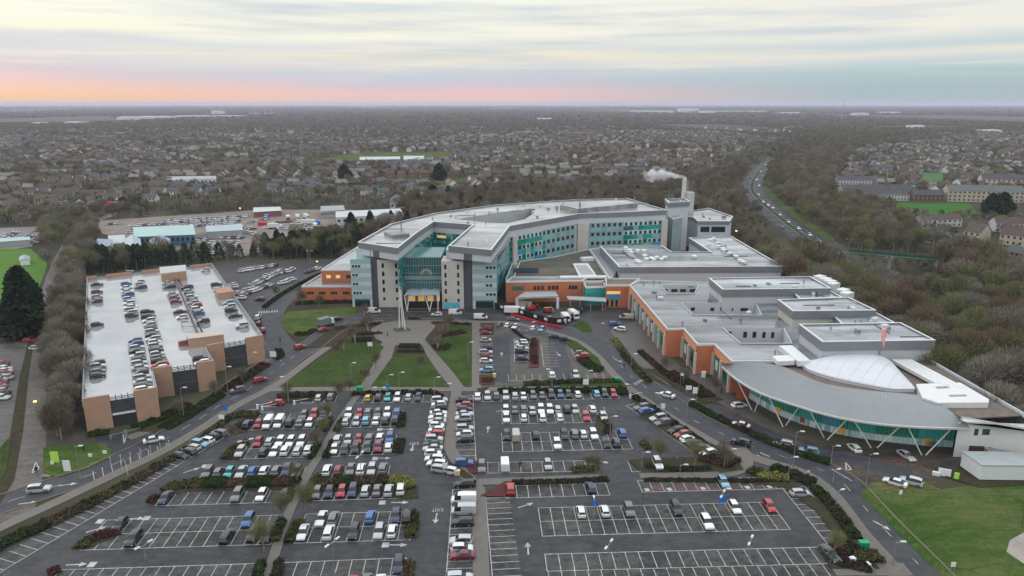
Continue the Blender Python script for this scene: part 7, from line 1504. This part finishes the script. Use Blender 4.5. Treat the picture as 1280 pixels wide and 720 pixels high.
# ------------------------------------------------------------------ hedges and shrubs
def hedge(pts, w_, h_, code, label, clip=False, name='hedge'):
    h_ *= .82; W_ = catmull(GP(pts), 4) if len(pts) > 2 else GP(pts); L_ = sum(math.hypot(W_[i+1][0]-W_[i][0], W_[i+1][1]-W_[i][1]) for i in range(len(W_)-1)); n = int(L_*w_*(42 if L_ < 60 else 26))
    A = np.array(W_); seg = np.hypot(*(A[1:]-A[:-1]).T); cum = np.concatenate([[0], np.cumsum(seg)]); s = rng.uniform(0, cum[-1], n); i = np.clip(np.searchsorted(cum, s)-1, 0, len(seg)-1); t = (s-cum[i])/seg[i]
    B = A[i]+(A[i+1]-A[i])*t[:, None]; d = (A[i+1]-A[i])/seg[i][:, None]; N2 = np.stack([-d[:, 1], d[:, 0]], 1)
    side = rng.uniform(-1, 1, n); lump = 1 if clip else (.55+.45*np.abs(np.sin(s*.9+rng.random()*6)+.5*np.sin(s*2.3)))
    z = rng.uniform(.15, 1, n) if not clip else np.where(rng.random(n) < .5, 1.0, rng.uniform(0, 1, n)); side = np.where((z < .95) & clip, np.sign(side), side); prof = np.sqrt(np.clip(1-side**2*.8, 0, 1)) if not clip else 1
    P = np.column_stack([B+N2*(side*w_/2)[:, None], z*h_*lump*prof+.12]); q = unit(rng.normal(size=(n, 3))); w2 = unit(np.cross(q, rng.normal(size=(n, 3)))); s_ = .22 if clip else .26
    V, F = quads_np(P, q*s_, w2*s_*.55); ms = [hedge_m[c] for c in code]; mi = (np.floor((np.sin(s*.35+rng.random()*9)+1)/2*len(ms)*.999)).astype(int) if len(ms) > 1 else np.zeros(n, int)
    lk = rng.random(n) < .25; mi = np.where(lk, rng.integers(0, len(ms), n), mi)
    org = (*W_[len(W_)//2], 0); V = V-np.array(org)
    core = MB(); ribbon(core, W_, w_*.7, h_*.45+.1, h=h_*.45)
    me = mesh_np(name, V, F, ms+[hedge_m['d']], mi); o = bpy.data.objects.new(name, me); COL.objects.link(o); o.location = org; tag(o, label, 'hedge' if name == 'hedge' else 'shrub', 'hedges and shrubs of the grounds')
    c = core.build('twiggy_core', hedge_m[code[0]], o)
    return o
for a in [([(-70, 728), (0, 683), (60, 656), (120, 627)], 3.2, 1.5, 'gdb', 'western hedge, nearest mixed green and brown stretch'), ([(122, 626), (165, 603), (205, 580)], 2.6, 1.4, 'bgo', 'western hedge, brown and green stretch by the marker posts'), ([(206, 579), (235, 563), (262, 543), (285, 524)], 2.2, 1.3, 'gdo', 'western hedge, upper stretch behind the diagonal cars'), ([(286, 523), (300, 519), (322, 521)], 3, 1.3, 'do', 'hedge corner beside the white sign at the car park entry'),
    ([(205, 615), (225, 607), (252, 606)], 3.4, 1.3, 'ob', 'olive brown shrub mass at the left end of the clipped hedge', False, 'shrub_bed'), ([(255, 607), (282, 606)], 3, 1.5, 'g', 'clipped green hedge block, first from the left', True), ([(283, 606.5), (308, 606)], 2.6, 1.0, 'b', 'brown hedge block between two green ones', True), ([(309, 606), (341, 605)], 3, 1.5, 'g', 'clipped green hedge block, second from the left', True), ([(342, 605), (368, 604)], 2.6, 1.0, 'b', 'brown hedge block at the walkway end', True),
    ([(395, 606), (418, 605)], 2.6, 1.0, 'b', 'brown shrubs left of the small green block right of the walkway', False), ([(419, 605), (443, 604)], 3, 1.4, 'g', 'clipped green hedge block right of the walkway', True), ([(444, 604), (486, 602)], 2.8, 1.0, 'bd', 'long brown hedge right of the clipped block', True), ([(487, 601), (504, 603), (512, 612)], 3.4, 1.4, 'oy', 'yellow green shrubs at the tip of the brown hedge', False, 'shrub_bed'),
    ([(372, 600), (358, 628)], 1.8, 1.6, 'od', 'hedge on the left of the walkway, middle stretch'), ([(398, 598), (384, 627)], 1.8, 1.6, 'od', 'hedge on the right of the walkway, middle stretch'), ([(353, 652), (343, 678)], 1.8, 1.8, 'og', 'hedge on the left of the walkway, lower stretch'), ([(376, 652), (361, 679)], 2.0, 1.8, 'og', 'hedge on the right of the walkway, lower stretch'), ([(327, 705), (318, 735)], 1.8, 1.7, 'dg', 'hedge on the left of the walkway at the bottom edge'), ([(350, 705), (341, 735)], 1.8, 1.7, 'dg', 'hedge on the right of the walkway at the bottom edge'),
    ([(413, 524), (405, 540)], 1.6, 1.4, 'o', 'hedge on the left of the walkway by the first double row'), ([(429, 524), (420, 540)], 1.6, 1.4, 'o', 'hedge on the right of the walkway by the first double row'), ([(398, 555), (388, 574)], 1.8, 1.5, 'dg', 'hedge on the left of the walkway by the second double row'), ([(418, 552), (407, 573)], 1.8, 1.5, 'dg', 'hedge on the right of the walkway by the second double row'),
    ([(348, 497), (380, 495), (420, 495)], 3, 1.3, 'db', 'dark shrubs behind the two top left cars'), ([(440, 494), (480, 492), (540, 491)], 1.6, 1.2, 'd', 'dark hedge along the top row beside the lawn'), ([(542, 492), (552, 497)], 2, 1.1, 'rd', 'dark red shrubs at the crossing of the paths', False, 'shrub_bed'), ([(502, 518), (501, 534)], 2.2, 1.1, 'od', 'shrub island at the end of the first double row', False, 'shrub_bed'), ([(501, 550), (497, 567)], 2.4, .8, 'bd', 'shrub island at the end of the second double row', False, 'shrub_bed'), ([(516, 642), (514, 672)], 2.4, 1.3, 'do', 'shrub island at the end of the near double row', False, 'shrub_bed'), ([(511, 704), (509, 726)], 2.2, 1.2, 'ob', 'shrub island at the bottom of the exit lane', False, 'shrub_bed'),
    ([(100, 686), (116, 674), (150, 665)], 2.6, 1.0, 'dor', 'shrub island at the left end of the near double row', False, 'shrub_bed'), ([(187, 629), (196, 622)], 2, 1.0, 'rd', 'round dark shrub at the left end of the hedge row', False, 'shrub_bed'), ([(281, 574), (292, 562), (310, 554)], 2.4, 1.0, 'odr', 'island shrubs at the left of the second double row', False, 'shrub_bed'), ([(290, 541), (302, 530), (318, 523)], 1.6, .7, 'bd', 'island shrubs at the left of the first double row', False, 'shrub_bed'), ([(60, 718), (75, 712)], 2.2, .8, 'r', 'dark red shrub at the bottom left', False, 'shrub_bed'),
    ([(622, 490), (680, 489.5), (740, 489), (783, 488)], 2.4, 1.5, 'gd', 'long hedge above the right car park'), ([(655, 480), (700, 479), (775, 477)], 2.4, 1.2, 'go', 'hedge below the small entrance car park'), ([(745, 492), (785, 492)], 2.6, 1.5, 'g', 'dense dark green hedge behind the red car'), ([(789, 495), (815, 511), (845, 532), (880, 556)], 2.0, 1.2, 'd', 'dark hedge behind the diagonal row of cars'), ([(876, 570), (905, 577), (918, 582)], 6, 1.2, 'dbr', 'brown shrubs of the round bed', False, 'shrub_bed'),
    ([(778, 443), (790, 456), (803, 470), (812, 478)], 1.8, 1.3, 'og', 'green strip hedge beside the bus road, upper part'), ([(766, 424), (777, 440)], 1.8, 1.2, 'oy', 'yellow green strip hedge by the service court'), ([(864, 506), (885, 517), (912, 531)], 2.6, 1.4, 'gd', 'slip road island hedge, upper part'), ([(914, 532), (950, 548), (985, 562)], 2.6, 1.4, 'gdr', 'slip road island hedge, middle part'), ([(987, 563), (1015, 573), (1037, 580)], 2.4, 1.4, 'gd', 'slip road island hedge, lower tip'),
    ([(806, 584), (850, 588), (888, 586)], 1.4, .9, 'dg', 'low dark hedge on the curving footpath'), ([(805, 601), (900, 601.5), (985, 602)], 1.2, .7, 'd', 'low dark hedge above the blue badge bays'), ([(938, 588), (955, 596), (985, 600)], 3, 1.6, 'ygd', 'lime topped shrubs by the eastern path', False, 'shrub_bed'), ([(965, 585), (1000, 598), (1015, 606)], 3.4, 1.5, 'gd', 'dark shrubs above the slanting column'), ([(1018, 610), (1045, 640), (1070, 675)], 2.6, 1.3, 'dg', 'hedge between the slanting column and the eastern path'), ([(1080, 690), (1092, 705)], 4.5, 1.6, 'do', 'olive shrub in the lower right planting', False, 'shrub_bed'), ([(1045, 702), (1090, 712)], 3, .9, 'rd', 'dark red shrubs of the lower right planting', False, 'shrub_bed'), ([(1035, 684), (1050, 690), (1060, 680)], 4, 1.5, 'dr', 'dark bush beside the dark green car', False, 'shrub_bed'),
    ([(750, 520), (760, 532), (758, 543)], 1.8, .8, 'bd', 'island shrubs at the right end of the upper double row', False, 'shrub_bed'), ([(802, 553), (812, 561)], 1.8, .7, 'bo', 'island shrubs at the right end of the middle double row', False, 'shrub_bed'), ([(715, 588), (748, 586)], 2.2, .9, 'yo', 'yellow green shrubs beside the bay row above the straight footpath', False, 'shrub_bed'), ([(640, 604), (700, 603), (760, 600)], 1.8, .7, 'd', 'low dark hedge below the straight footpath'),
    ([(420, 412), (440, 409), (475, 405)], 2, .9, 'db', 'low hedge along the forecourt left of the plaza'), ([(440, 427), (465, 425)], 2.4, .9, 'gd', 'dark hedge left of the plaza, lower one', True), ([(445, 419), (478, 417)], 1.6, .8, 'bd', 'brown hedge left of the plaza, upper one'), ([(499, 434), (525, 434)], 2.6, 1.0, 'gd', 'dark clipped hedge in the middle of the plaza edge', True), ([(496, 440), (530, 440)], 1.8, .7, 'd', 'second low hedge below the plaza'), ([(540, 404), (588, 406)], 1.8, .8, 'db', 'low hedge along the forecourt right of the plaza'), ([(548, 420), (565, 418), (580, 415)], 4, .9, 'rb', 'reddish shrubs under the right birches', False, 'shrub_bed'), ([(545, 432), (553, 438), (560, 432)], 3, .9, 'bd', 'brown shrubs at the corner of the right lawn', False, 'shrub_bed'), ([(602, 476), (616, 476)], 3.5, .9, 'rb', 'rust red shrubs below the column of the small car park', False, 'shrub_bed'), ([(667, 428), (668, 456)], 2.2, .7, 'rb', 'rust red shrub strip in the small car park', False, 'shrub_bed'), ([(728, 450), (742, 460), (752, 463)], 4, .9, 'dg', 'dark shrubs in the green verge of the small car park', False, 'shrub_bed'), ([(640, 411), (658, 425), (670, 424)], 1.2, .6, 'd', 'dark strip hedge above the middle column'),
    ([(205, 536), (240, 516), (275, 494)], 4, 1.2, 'gd', 'green bank shrubs below the front of the deck', False, 'shrub_bed'), ([(280, 490), (305, 473), (332, 456)], 4, 1.0, 'dr', 'dark bank shrubs between the deck and the road', False, 'shrub_bed'), ([(110, 545), (136, 541)], 2.5, 1.3, 'dg', 'bushes under the left front corner of the deck', False, 'shrub_bed'), ([(168, 536), (200, 524), (235, 506)], 3.5, 1.1, 'dg', 'dark shrubs in front of the deck entrance', False, 'shrub_bed'), ([(348, 437), (352, 445), (345, 450)], 2, .8, 'd', 'round dark shrubs at the ring road corner', False, 'shrub_bed'), ([(370, 380), (400, 379), (440, 378)], 3, 1.3, 'gdr', 'shrubs along the foot of the low brick wing'), ([(370, 417), (382, 418), (394, 413)], 3, .9, 'dg', 'shrub tip at the end of the left lawn', False, 'shrub_bed'), ([(800, 440), (830, 466), (845, 478)], 2.4, 1.1, 'dr', 'shrubs at the foot of the long orange wall'), ([(835, 466), (860, 480), (885, 497)], 5, 1.0, 'dgr', 'dark shrub bed below the orange steps', False, 'shrub_bed'), ([(330, 385), (350, 370), (372, 357), (400, 343)], 2, 1.2, 'dg', 'hedge between the ring road and the north-west car park')]: hedge(*a)
# ------------------------------------------------------------------ houses of the town
HM = [mat('house_cream', (.46, .42, .36), .8, .25, .02), mat('house_brick', (.25, .16, .12), .9, .2, .02), mat('house_pale', (.66, .66, .64), .8, .25, .02), mat('roof_brown', (.10, .075, .065), .85, .25, .05), mat('roof_slate', (.065, .068, .078), .6, .25, .05), mat('roof_greyed', (.20, .19, .18), .8, .25, .05), glass_d]
def house_tmpl(L_, D_, h, rise, wm, rm, nwin):
    V = []; F = []; M = []
    def q4(a, b, c, d, m): o = len(V); V.extend([a, b, c, d]); F.append([o, o+1, o+2, o+3]); M.append(m)
    x, y = L_/2, D_/2
    for (a, b) in (((-x, -y), (x, -y)), ((x, -y), (x, y)), ((x, y), (-x, y)), ((-x, y), (-x, -y))): q4((*a, 0), (*b, 0), (*b, h), (*a, h), wm)
    for s in (-1, 1): q4((s*x, -y, h), (s*x, y, h), (s*x, .01, h+rise), (s*x, -.01, h+rise), wm)
    e = .35
    nwall = len(F)
    q4((-x-e, -y-e, h-.15), (x+e, -y-e, h-.15), (x+e, 0, h+rise), (-x-e, 0, h+rise), rm); q4((x+e, y+e, h-.15), (-x-e, y+e, h-.15), (-x-e, 0, h+rise), (x+e, 0, h+rise), rm)
    nroof = len(F)
    for s, yy in ((1, -y-.05), (-1, y+.05)):
        for f in range(2):
            for k in range(nwin):
                t = -x+L_*(k+.5)/nwin; w = .6
                q4((t-w*s, yy, .9+f*2.6), (t+w*s, yy, .9+f*2.6), (t+w*s, yy, 2.1+f*2.6), (t-w*s, yy, 2.1+f*2.6), 6)
    return np.array(V, float), np.array(F), np.array(M), nwall, nroof
HT = []
for (L_, D_, h, ri, nw) in [(8, 7, 5.2, 3, 3), (11, 7.5, 5.2, 3.0, 4), (18, 7.5, 5.2, 2.8, 7), (26, 7.5, 5.2, 2.8, 10), (9.5, 8, 4.8, 3.2, 3)]:
    for wm, rm in ((0, 3), (1, 3), (1, 5), (2, 4), (2, 3), (1, 4)): HT.append(house_tmpl(L_, D_, h, ri, wm, rm, nw)+(L_,))
HOUSES = []
def estate(P, dens=1.0, jit=.8, maxd=99999):
    xs = [p[0] for p in P]; ys = [p[1] for p in P]; cell = 80.0
    cx = math.floor(min(xs)/cell)
    while cx*cell < max(xs):
        cy = math.floor(min(ys)/cell)
        while cy*cell < max(ys):
            r_ = random.Random(cx*7919+cy*104729); ang = r_.choice([0, .3, .25, -.35, 1.57, .6, -.12, 1.3, 1.8]) ; kind = r_.choice([0, 0, 1, 1, 2, 3, 4, 0]); pal = r_.choice([0, 1, 2, 3, 4, 5]); gap = r_.uniform(19, 26); ox, oy = (cx+.5)*cell, (cy+.5)*cell
            step = {0: 12, 1: 16, 2: 23, 3: 32, 4: 14}[kind]; c, s = math.cos(ang), math.sin(ang); v = -52.
            while v < 52:
                u = -52.+r_.uniform(0, 8)
                while u < 52:
                    X, Y = ox+u*c-v*s+r_.uniform(-jit, jit), oy+u*s+v*c+r_.uniform(-jit, jit)*2
                    if abs(X-ox) < 39 and abs(Y-oy) < 39 and r_.random() < .55*dens and inpoly(X, Y, P):
                        px, py = PJ(X, Y)
                        if -60 < px < 1340 and free(X, Y, 20) and seg_dist(X, Y, dualA) > 45:
                            pl = pal if r_.random() < .6 else r_.randrange(6); HOUSES.append((X, Y, ang+r_.uniform(-.03, .03), kind*6+pl))
                    u += step+r_.choice([0, 0, 0, 3])
                v += gap
            cy += 1
        cx += 1
estate(HL); estate(HR); estate(HR2)
FARH = GP([(-80, 172), (200, 170), (420, 174), (560, 171), (700, 163), (1000, 166), (1010, 160), (560, 160), (-80, 164)]); estate(FARH, .30)
far2 = GP([(1180, 176), (1400, 172), (1400, 166), (1160, 168)]); estate(far2, .5)
HOUSES.sort(key=lambda h: math.hypot(h[0], h[1]))
near_h, far_h = HOUSES[:270], HOUSES[270:]
MESHES = {}
def house_mesh(t):
    if t in MESHES: return MESHES[t]
    V, F, M, a, b2, L_ = HT[t]
    def sub(nm, F_, M_, mats): 
        idx = np.unique(F_); mp = np.zeros(len(V), int); mp[idx] = np.arange(len(idx)); me = mesh_np(nm, V[idx], mp[F_], mats, np.zeros(len(F_), int)); return me
    ch = MB(); ch.box((L_*.25, .2, HT[t][0][:, 2].max()-.6), (.8, .6, 1.5)); co_ = ch.build('chimney', HM[1]); cme = co_.data; bpy.data.objects.remove(co_)
    MESHES[t] = (sub('wall', F[:a], M, [HM[M[0]]]), sub('roof', F[a:b2], M, [HM[M[a]]]), sub('windows', F[b2:], M, [HM[6]]), cme); return MESHES[t]
WN = {0: 'cream', 1: 'brick', 2: 'pale'}; RN = {3: 'brown', 4: 'slate', 5: 'grey'}; KN = ['detached house', 'semi-detached pair', 'short terrace', 'long terrace', 'broad house']
def zone(px, py):
    col = 'far left' if px < 160 else 'left' if px < 380 else 'centre left' if px < 560 else 'centre' if px < 720 else 'centre right' if px < 900 else 'middle right' if px < 1100 else 'right'
    return col
rows_ = {}
for h in near_h:
    px, py = PJ(h[0], h[1]); rows_.setdefault((zone(px, py), round(py/6)), []).append((px, h))
for zi, ((zn, ry), L_) in enumerate(sorted(rows_.items(), key=lambda kv: (kv[0][0], -kv[0][1]))):
    L_.sort(key=lambda q: q[0]); bands = sorted({k[1] for k in rows_ if k[0] == zn}, reverse=True); bi = bands.index(ry)+1
    for i, (px, (x, y, a, t)) in enumerate(L_):
        M = HT[t][2]; r = empty('house', (x, y, 0), a); tag(r, f'{WN[M[0]]} {KN[t//6]}, {RN[M[HT[t][3]]]} roof, {ordn(i+1)} from left, {ordn(bi)} roof line, {zn} town', 'house', 'houses of the town')
        for nm2, m in zip(('wall', 'roof', 'windows', 'chimney'), house_mesh(t)):
            o = bpy.data.objects.new(nm2, m); COL.objects.link(o); o.parent = r
            if nm2 == 'windows': o['kind'] = 'stuff'
            if nm2 == 'roof': ro = o
            if nm2 == 'chimney': o.parent = ro
tm = [(HT[i][0], HT[i][1], HT[i][2]) for i in range(len(HT))]
scatter('town_houses', tm, [(x, y, 0, 1, a, t) for x, y, a, t in far_h], HM)
# garden and street trees, woods between the houses, and the country beyond
pts = []
def thick(x, y): return math.sin(x*.011+1)*math.cos(y*.007)+math.sin((x+y)*.0043)*.8+math.sin(x*.031)*.3
HG = {}
for h in HOUSES: HG.setdefault((int(h[0]//16), int(h[1]//16)), []).append(h)
def near_house(x, y, d):
    i, j = int(x//16), int(y//16)
    for a in (-1, 0, 1):
        for b2 in (-1, 0, 1):
            for h in HG.get((i+a, j+b2), ()):
                if math.hypot(h[0]-x, h[1]-y) < d: return True
    return False
R3 = random.Random(5)
y = 420.0
while y < 2900:
    W_ = y*.80+60; stp = 9.5 if y < 1000 else 11 if y < 1600 else 13.5; x = -W_
    while x < W_:
        X, Y = x+R3.uniform(-.5, .5)*stp, y+R3.uniform(-.5, .5)*stp; x += stp
        inh = in_h(X, Y)
        if inh and R3.random() > (.80 if thick(X, Y) < .3 else .97): continue
        if not inh and R3.random() > .92: continue
        if not inh and thick(X*.5, Y*.35) < -1.15: continue
        if inh and near_house(X, Y, 6.0): continue
        if not free(X, Y): continue
        dk = dual_ok(X, Y)
        if not dk: continue
        if not inh and Y < 560 and any(math.hypot(p[0]-X, p[1]-Y) < 6 for p in PTS if abs(p[1]-Y) < 6): continue
        k = R3.choices(range(7), [6, 4, 3, 1.6, 3.4, 1.8, 2.4])[0]; s = R3.uniform(.55, .95)*(1.0 if inh else 1.05)*dk; pts.append((X, Y, 0, s, R3.random()*6.28, k))
    y += stp
scatter('distant_woodland', FAR, pts, TWM); print('far trees', len(pts), 'houses', len(HOUSES), 'PTS', len(PTS))
pts = []; y = 2850.0
while y < 16000:
    stp = 17+(y-2800)*.010; W_ = y*.78; x = -W_
    while x < W_:
        X, Y = x+R3.uniform(-.5, .5)*stp, y+R3.uniform(-.5, .5)*stp; x += stp
        if thick(X*.25, Y*.12) < -.75 or R3.random() < .1: continue
        if any(inpoly(X, Y, P) for P in BLOCK[-3:]): continue
        pts.append((X, Y, 0, R3.uniform(.8, 1.3)*(1+(y-2800)/9000), R3.random()*6.28, R3.choices(range(6), [4, 4, 1, 2, 3, .8])[0]))
    y += stp*1.2
scatter('horizon_woodland', VFAR, pts, TWM); print('vfar', len(pts))
# big white sheds towards the horizon
for i, (x0, x1, y0, h, lb) in enumerate([(790, 842, 141.2, 16, 'long pale distribution shed on the horizon, right of centre'), (850, 874, 139.6, 26, 'tall white shed on the horizon, brightest of all'), (880, 960, 141, 14, 'low grey shed on the horizon right of the tall white one'), (672, 690, 151.5, 12, 'small white shed among the far woods at the centre'), (146, 170, 150, 14, 'white shed left of the far industrial group'), (172, 212, 149.5, 15, 'bright white shed of the far industrial group'), (216, 262, 148, 13, 'grey white shed in the middle of the far industrial group'),
   (262, 300, 147.5, 12, 'low pale shed right in the far industrial group'), (264, 276, 142.8, 22, 'pointed white hall on the horizon left'), (306, 345, 143.5, 10, 'long pale glasshouse on the horizon left'), (975, 1000, 142.5, 12, 'pale shed on the horizon above the wood'), (1070, 1086, 144, 14, 'white roof on the far right plain'), (1104, 1126, 143, 16, 'bright white hall on the far right plain'), (1146, 1156, 161, 10, 'pale house like block in the right middle distance'), (1240, 1252, 167, 9, 'white block near the right edge of the far town'), (80, 98, 156, 10, 'small pale works at the far left'), (40, 48, 156.5, 9, 'tiny white works left of the pale one')]):
    A, B = G(x0, y0), G(x1, y0); dd = 60+(B[0]-A[0])*.25; b = Bld('warehouse', lb, 'warehouse', A); P = [A, B, (B[0], B[1]+dd), (A[0], A[1]+dd)]
    b.r['group'] = 'large sheds near the horizon'; gable(b, P, h, h*.12, mat('far_white', (.62, .65, .68), .6, .1, .01), mat('far_roof', (.55, .58, .62), .5, .1, .01), 0)
X, Y = G(1052, 150); b = Bld('radio_mast', 'thin lattice mast on the right horizon', 'mast', (X, Y)); q = MB(); q.tube((X, Y, 0), (X, Y, 99), 1.6, .9, n=5); b.part('mast_tube', q, metal_g)
# parked vehicles too many to be things: yard, outlying lots
def car_tmpl(mi):
    V = []; F = []; M = []
    def bx(x0, x1, y0, y1, z0, z1, m, t=0):
        o = len(V); V.extend([(x0, y0, z0), (x1, y0, z0), (x1, y1, z0), (x0, y1, z0), (x0+t, y0+t*.3, z1), (x1-t, y0+t*.3, z1), (x1-t, y1-t*.3, z1), (x0+t, y1-t*.3, z1)])
        for f in ((4, 5, 6, 7), (0, 1, 5, 4), (1, 2, 6, 5), (2, 3, 7, 6), (3, 0, 4, 7)): F.append([o+k for k in f]); M.append(m)
    bx(-2.15, 2.15, -.88, .88, .3, .9, mi, .08); bx(-1.7, 1.0, -.8, .8, .9, 1.38, 5, .45); bx(-1.2, .5, -.66, .66, 1.385, 1.45, mi, .1)
    return np.array(V, float), np.array(F), np.array(M)
CM = [mat('far_car_white', (.62, .63, .63), .3, 0), mat('far_car_silver', (.36, .38, .39), .3, 0), mat('far_car_dark', (.03, .03, .035), .3, 0), mat('far_car_blue', (.04, .10, .22), .3, 0), mat('far_car_red', (.30, .03, .03), .3, 0), car_glass]
ct = [car_tmpl(i) for i in range(5)]; pts = []
def lotrow(x0, y0, x1, y1, n, ang, wts=(5, 3, 2, .6, .4), fill_=.92):
    A, B = G(x0, y0), G(x1, y1)
    for i in range(n):
        if R3.random() < fill_: p = lp(A, B, (i+.5)/n); pts.append((p[0]+R3.uniform(-.3, .3), p[1]+R3.uniform(-.5, .5), .04, 1, R(ang)+R3.uniform(-.05, .05)+(math.pi if R3.random() < .5 else 0), R3.choices(range(5), wts)[0]))
for a in [(160, 283, 205, 281, 18, 80), (205, 277.5, 312, 271, 46, 85), (215, 283, 300, 277, 44, 85), (330, 285, 400, 288, 20, 80), (340, 279, 380, 277, 8, 80), (305, 290, 330, 296, 12, 40), (262, 304, 300, 304, 16, 85), (240, 306, 300, 309, 24, 80), (200, 280, 300, 274, 40, 85), (160, 288, 210, 286, 16, 80), (210, 285.5, 290, 280, 34, 85), (135, 281, 150, 280, 6, 90), (244, 303, 262, 301, 6, 70), (246, 309, 275, 305, 12, 85), (248, 314, 290, 309, 16, 80), (252, 319, 300, 314, 16, 80), (258, 297, 305, 298, 18, 85), (290, 283, 318, 287, 12, 40), (310, 279, 330, 275, 8, 60), (270, 311, 305, 321, 14, 60), (160, 291.5, 168, 291.5, 4, 80), (250, 300, 258, 299, 4, 80),
          (314, 366, 338, 357, 9, 60), (300, 372, 313, 366, 5, 60), (316, 357, 334, 348, 8, 30), (326, 352, 352, 339, 9, 30), (300, 340, 330, 335, 8, 80), (333, 346, 358, 340, 8, 30), (352, 355, 366, 350, 5, 40), (385, 341, 398, 336, 5, 50), (290, 356, 302, 375, 7, 20), (358, 341, 366, 337, 4, 30), (305, 364, 318, 362, 4, 70), (333, 334.5, 345, 332.5, 4, 80),
          (-20, 303, 10, 293, 10, 20), (2, 301, 22, 290, 9, 20), (30, 302, 46, 288, 10, 20), (42, 305, 54, 290, 8, 20)]: lotrow(*a)
for a in [(-6, 460, 3, 500, 12, 175), (2, 455, 10, 478, 7, 175)]: lotrow(*a, wts=(2, 2, 2, 1, 3))
R4 = random.Random(8)
k = 0
while k < 260:   # cars along the town streets
    X, Y = R4.uniform(-900, 900), R4.uniform(520, 1250)
    if in_h(X, Y) and free(X, Y) and not near_house(X, Y, 8): pts.append((X, Y, .02, 1, R4.choice([0, 0, 1.57, .25])+R4.uniform(-.1, .1), R4.choices(range(5), (5, 3, 2, .6, .6))[0])); k += 1
scatter('distant_parked_cars', ct, pts, CM)
# red lit sign on the street at the left and warm street lamps that are lit in the photograph
def litlamp(x, y, h, lb, col=(1, .45, .08), e=14, s=.4):
    X, Y = G(x, y); r = empty('lit_lamp', (X, Y, 0)); tag(r, lb, 'street lamp'); q = MB(); q.tube((0, 0, 0), (0, 0, h), .1, .07, n=6); q.build('pole', metal_g).parent = r
    q = MB(); q.box((0, 0, h), (s*.9, s*.6, s*.35)); q.build('lamp_head', mat('lit_%s' % lb[:12], col, .5, 0, emit=e)).parent = r
litlamp(47, 520, 4, 'orange lit lamp hanging over the lane left of the tree belt', e=8, s=.7); litlamp(919, 306, 8, 'orange lit lamp at the corner behind the theatre block', (1, .6, .2), 8, .9); litlamp(397, 337, 4.0, 'yellow lit lamp by the dark conifers near the brick wing', (1, .6, .12), 6, .7); litlamp(301, 269, 5, 'orange lamp at the back of the yard', (1, .35, .08), 7, 1.0); litlamp(347, 366, 1.2, 'low yellow lamp in the hedge of the north-west car park', (1, .8, .3), 3, .5)
kit('lit_sign', 'glowing pink red sign in the street at the far left', 'sign', 136, 260, [('panel', [(0, 0, 2, 7, .3, 3)], mat('pink_glow', (.85, .03, .10), .5, 0, emit=.9)), ('post', [(-3, 0, 0, .3, .3, 2), (3, 0, 0, .3, .3, 2)], metal_g)])
# ------------------------------------------------------------------ steam from the boiler chimney (real volume)
st = bpy.data.materials.new('steam'); st.use_nodes = True; N = st.node_tree.nodes; L = st.node_tree.links
for n in list(N):
    if n.type == 'BSDF_PRINCIPLED': N.remove(n)
pv = N.new('ShaderNodeVolumePrincipled'); pv.inputs['Color'].default_value = (.97, .97, .98, 1); L.new(pv.outputs[0], N['Material Output'].inputs['Volume'])
tc2 = N.new('ShaderNodeTexCoord'); s3 = N.new('ShaderNodeSeparateXYZ'); L.new(tc2.outputs['Object'], s3.inputs[0])
n1 = N.new('ShaderNodeTexNoise'); n1.inputs['Scale'].default_value = .20; n1.inputs['Detail'].default_value = 6; n1.inputs['Roughness'].default_value = .62; L.new(tc2.outputs['Object'], n1.inputs['Vector'])
t_ = vm('MULTIPLY', s3.outputs[0], -1/30); r_ = vm('ADD', vm('MULTIPLY', t_, 6.0), 1.5)
zc = vm('ADD', vm('MULTIPLY', vm('SINE', vm('MULTIPLY', t_, 7.0)), .9), vm('MULTIPLY', t_, 3.0))
dy_ = vm('SUBTRACT', s3.outputs[1], vm('MULTIPLY', t_, 3.0)); dz_ = vm('SUBTRACT', s3.outputs[2], vm('ADD', zc, .8))
dd_ = vm('DIVIDE', vm('SQRT', vm('ADD', vm('MULTIPLY', dy_, dy_), vm('MULTIPLY', dz_, dz_))), r_)
den = vm('SUBTRACT', vm('MULTIPLY', vm('SUBTRACT', n1.outputs['Fac'], .22), 2.6), vm('ADD', dd_, vm('ADD', vm('MULTIPLY', t_, .15), vm('MULTIPLY', vm('MAXIMUM', vm('SUBTRACT', t_, .62), 0.0), 2.6))))
den = vm('MULTIPLY', vm('MULTIPLY', den, vm('GREATER_THAN', s3.outputs[0], -30.5)), 2.2)
L.new(vm('MAXIMUM', den, 0.0), pv.inputs['Density'])
import bmesh
x0, y0, z0 = CH_TOP
q = MB(); q.tube((x0+.9, y0, z0+.4), (x0-31, y0+3, z0+4.2), 2.2, 9.5, n=20)
q.v = [(a, b2, max(c, z0-4)) for a, b2, c in q.v]
o = q.build('steam', st, org=(x0, y0, z0)); tag(o, 'white wispy steam drifting left from the boiler chimney', 'steam', kind='stuff')
# ------------------------------------------------------------------ haze
hz = bpy.data.materials.new('haze'); hz.use_nodes = True; N = hz.node_tree.nodes; L = hz.node_tree.links
for n in list(N):
    if n.type == 'BSDF_PRINCIPLED': N.remove(n)
pv = N.new('ShaderNodeVolumePrincipled'); pv.inputs['Color'].default_value = (.80, .82, 1.0, 1); pv.inputs['Density'].default_value = HAZE; pv.inputs['Anisotropy'].default_value = .2; L.new(pv.outputs[0], N['Material Output'].inputs['Volume'])
q = MB(); q.box((0, 16500, -1), (72000, 37000, 102)); o = q.build('haze', hz); tag(o, kind='stuff')
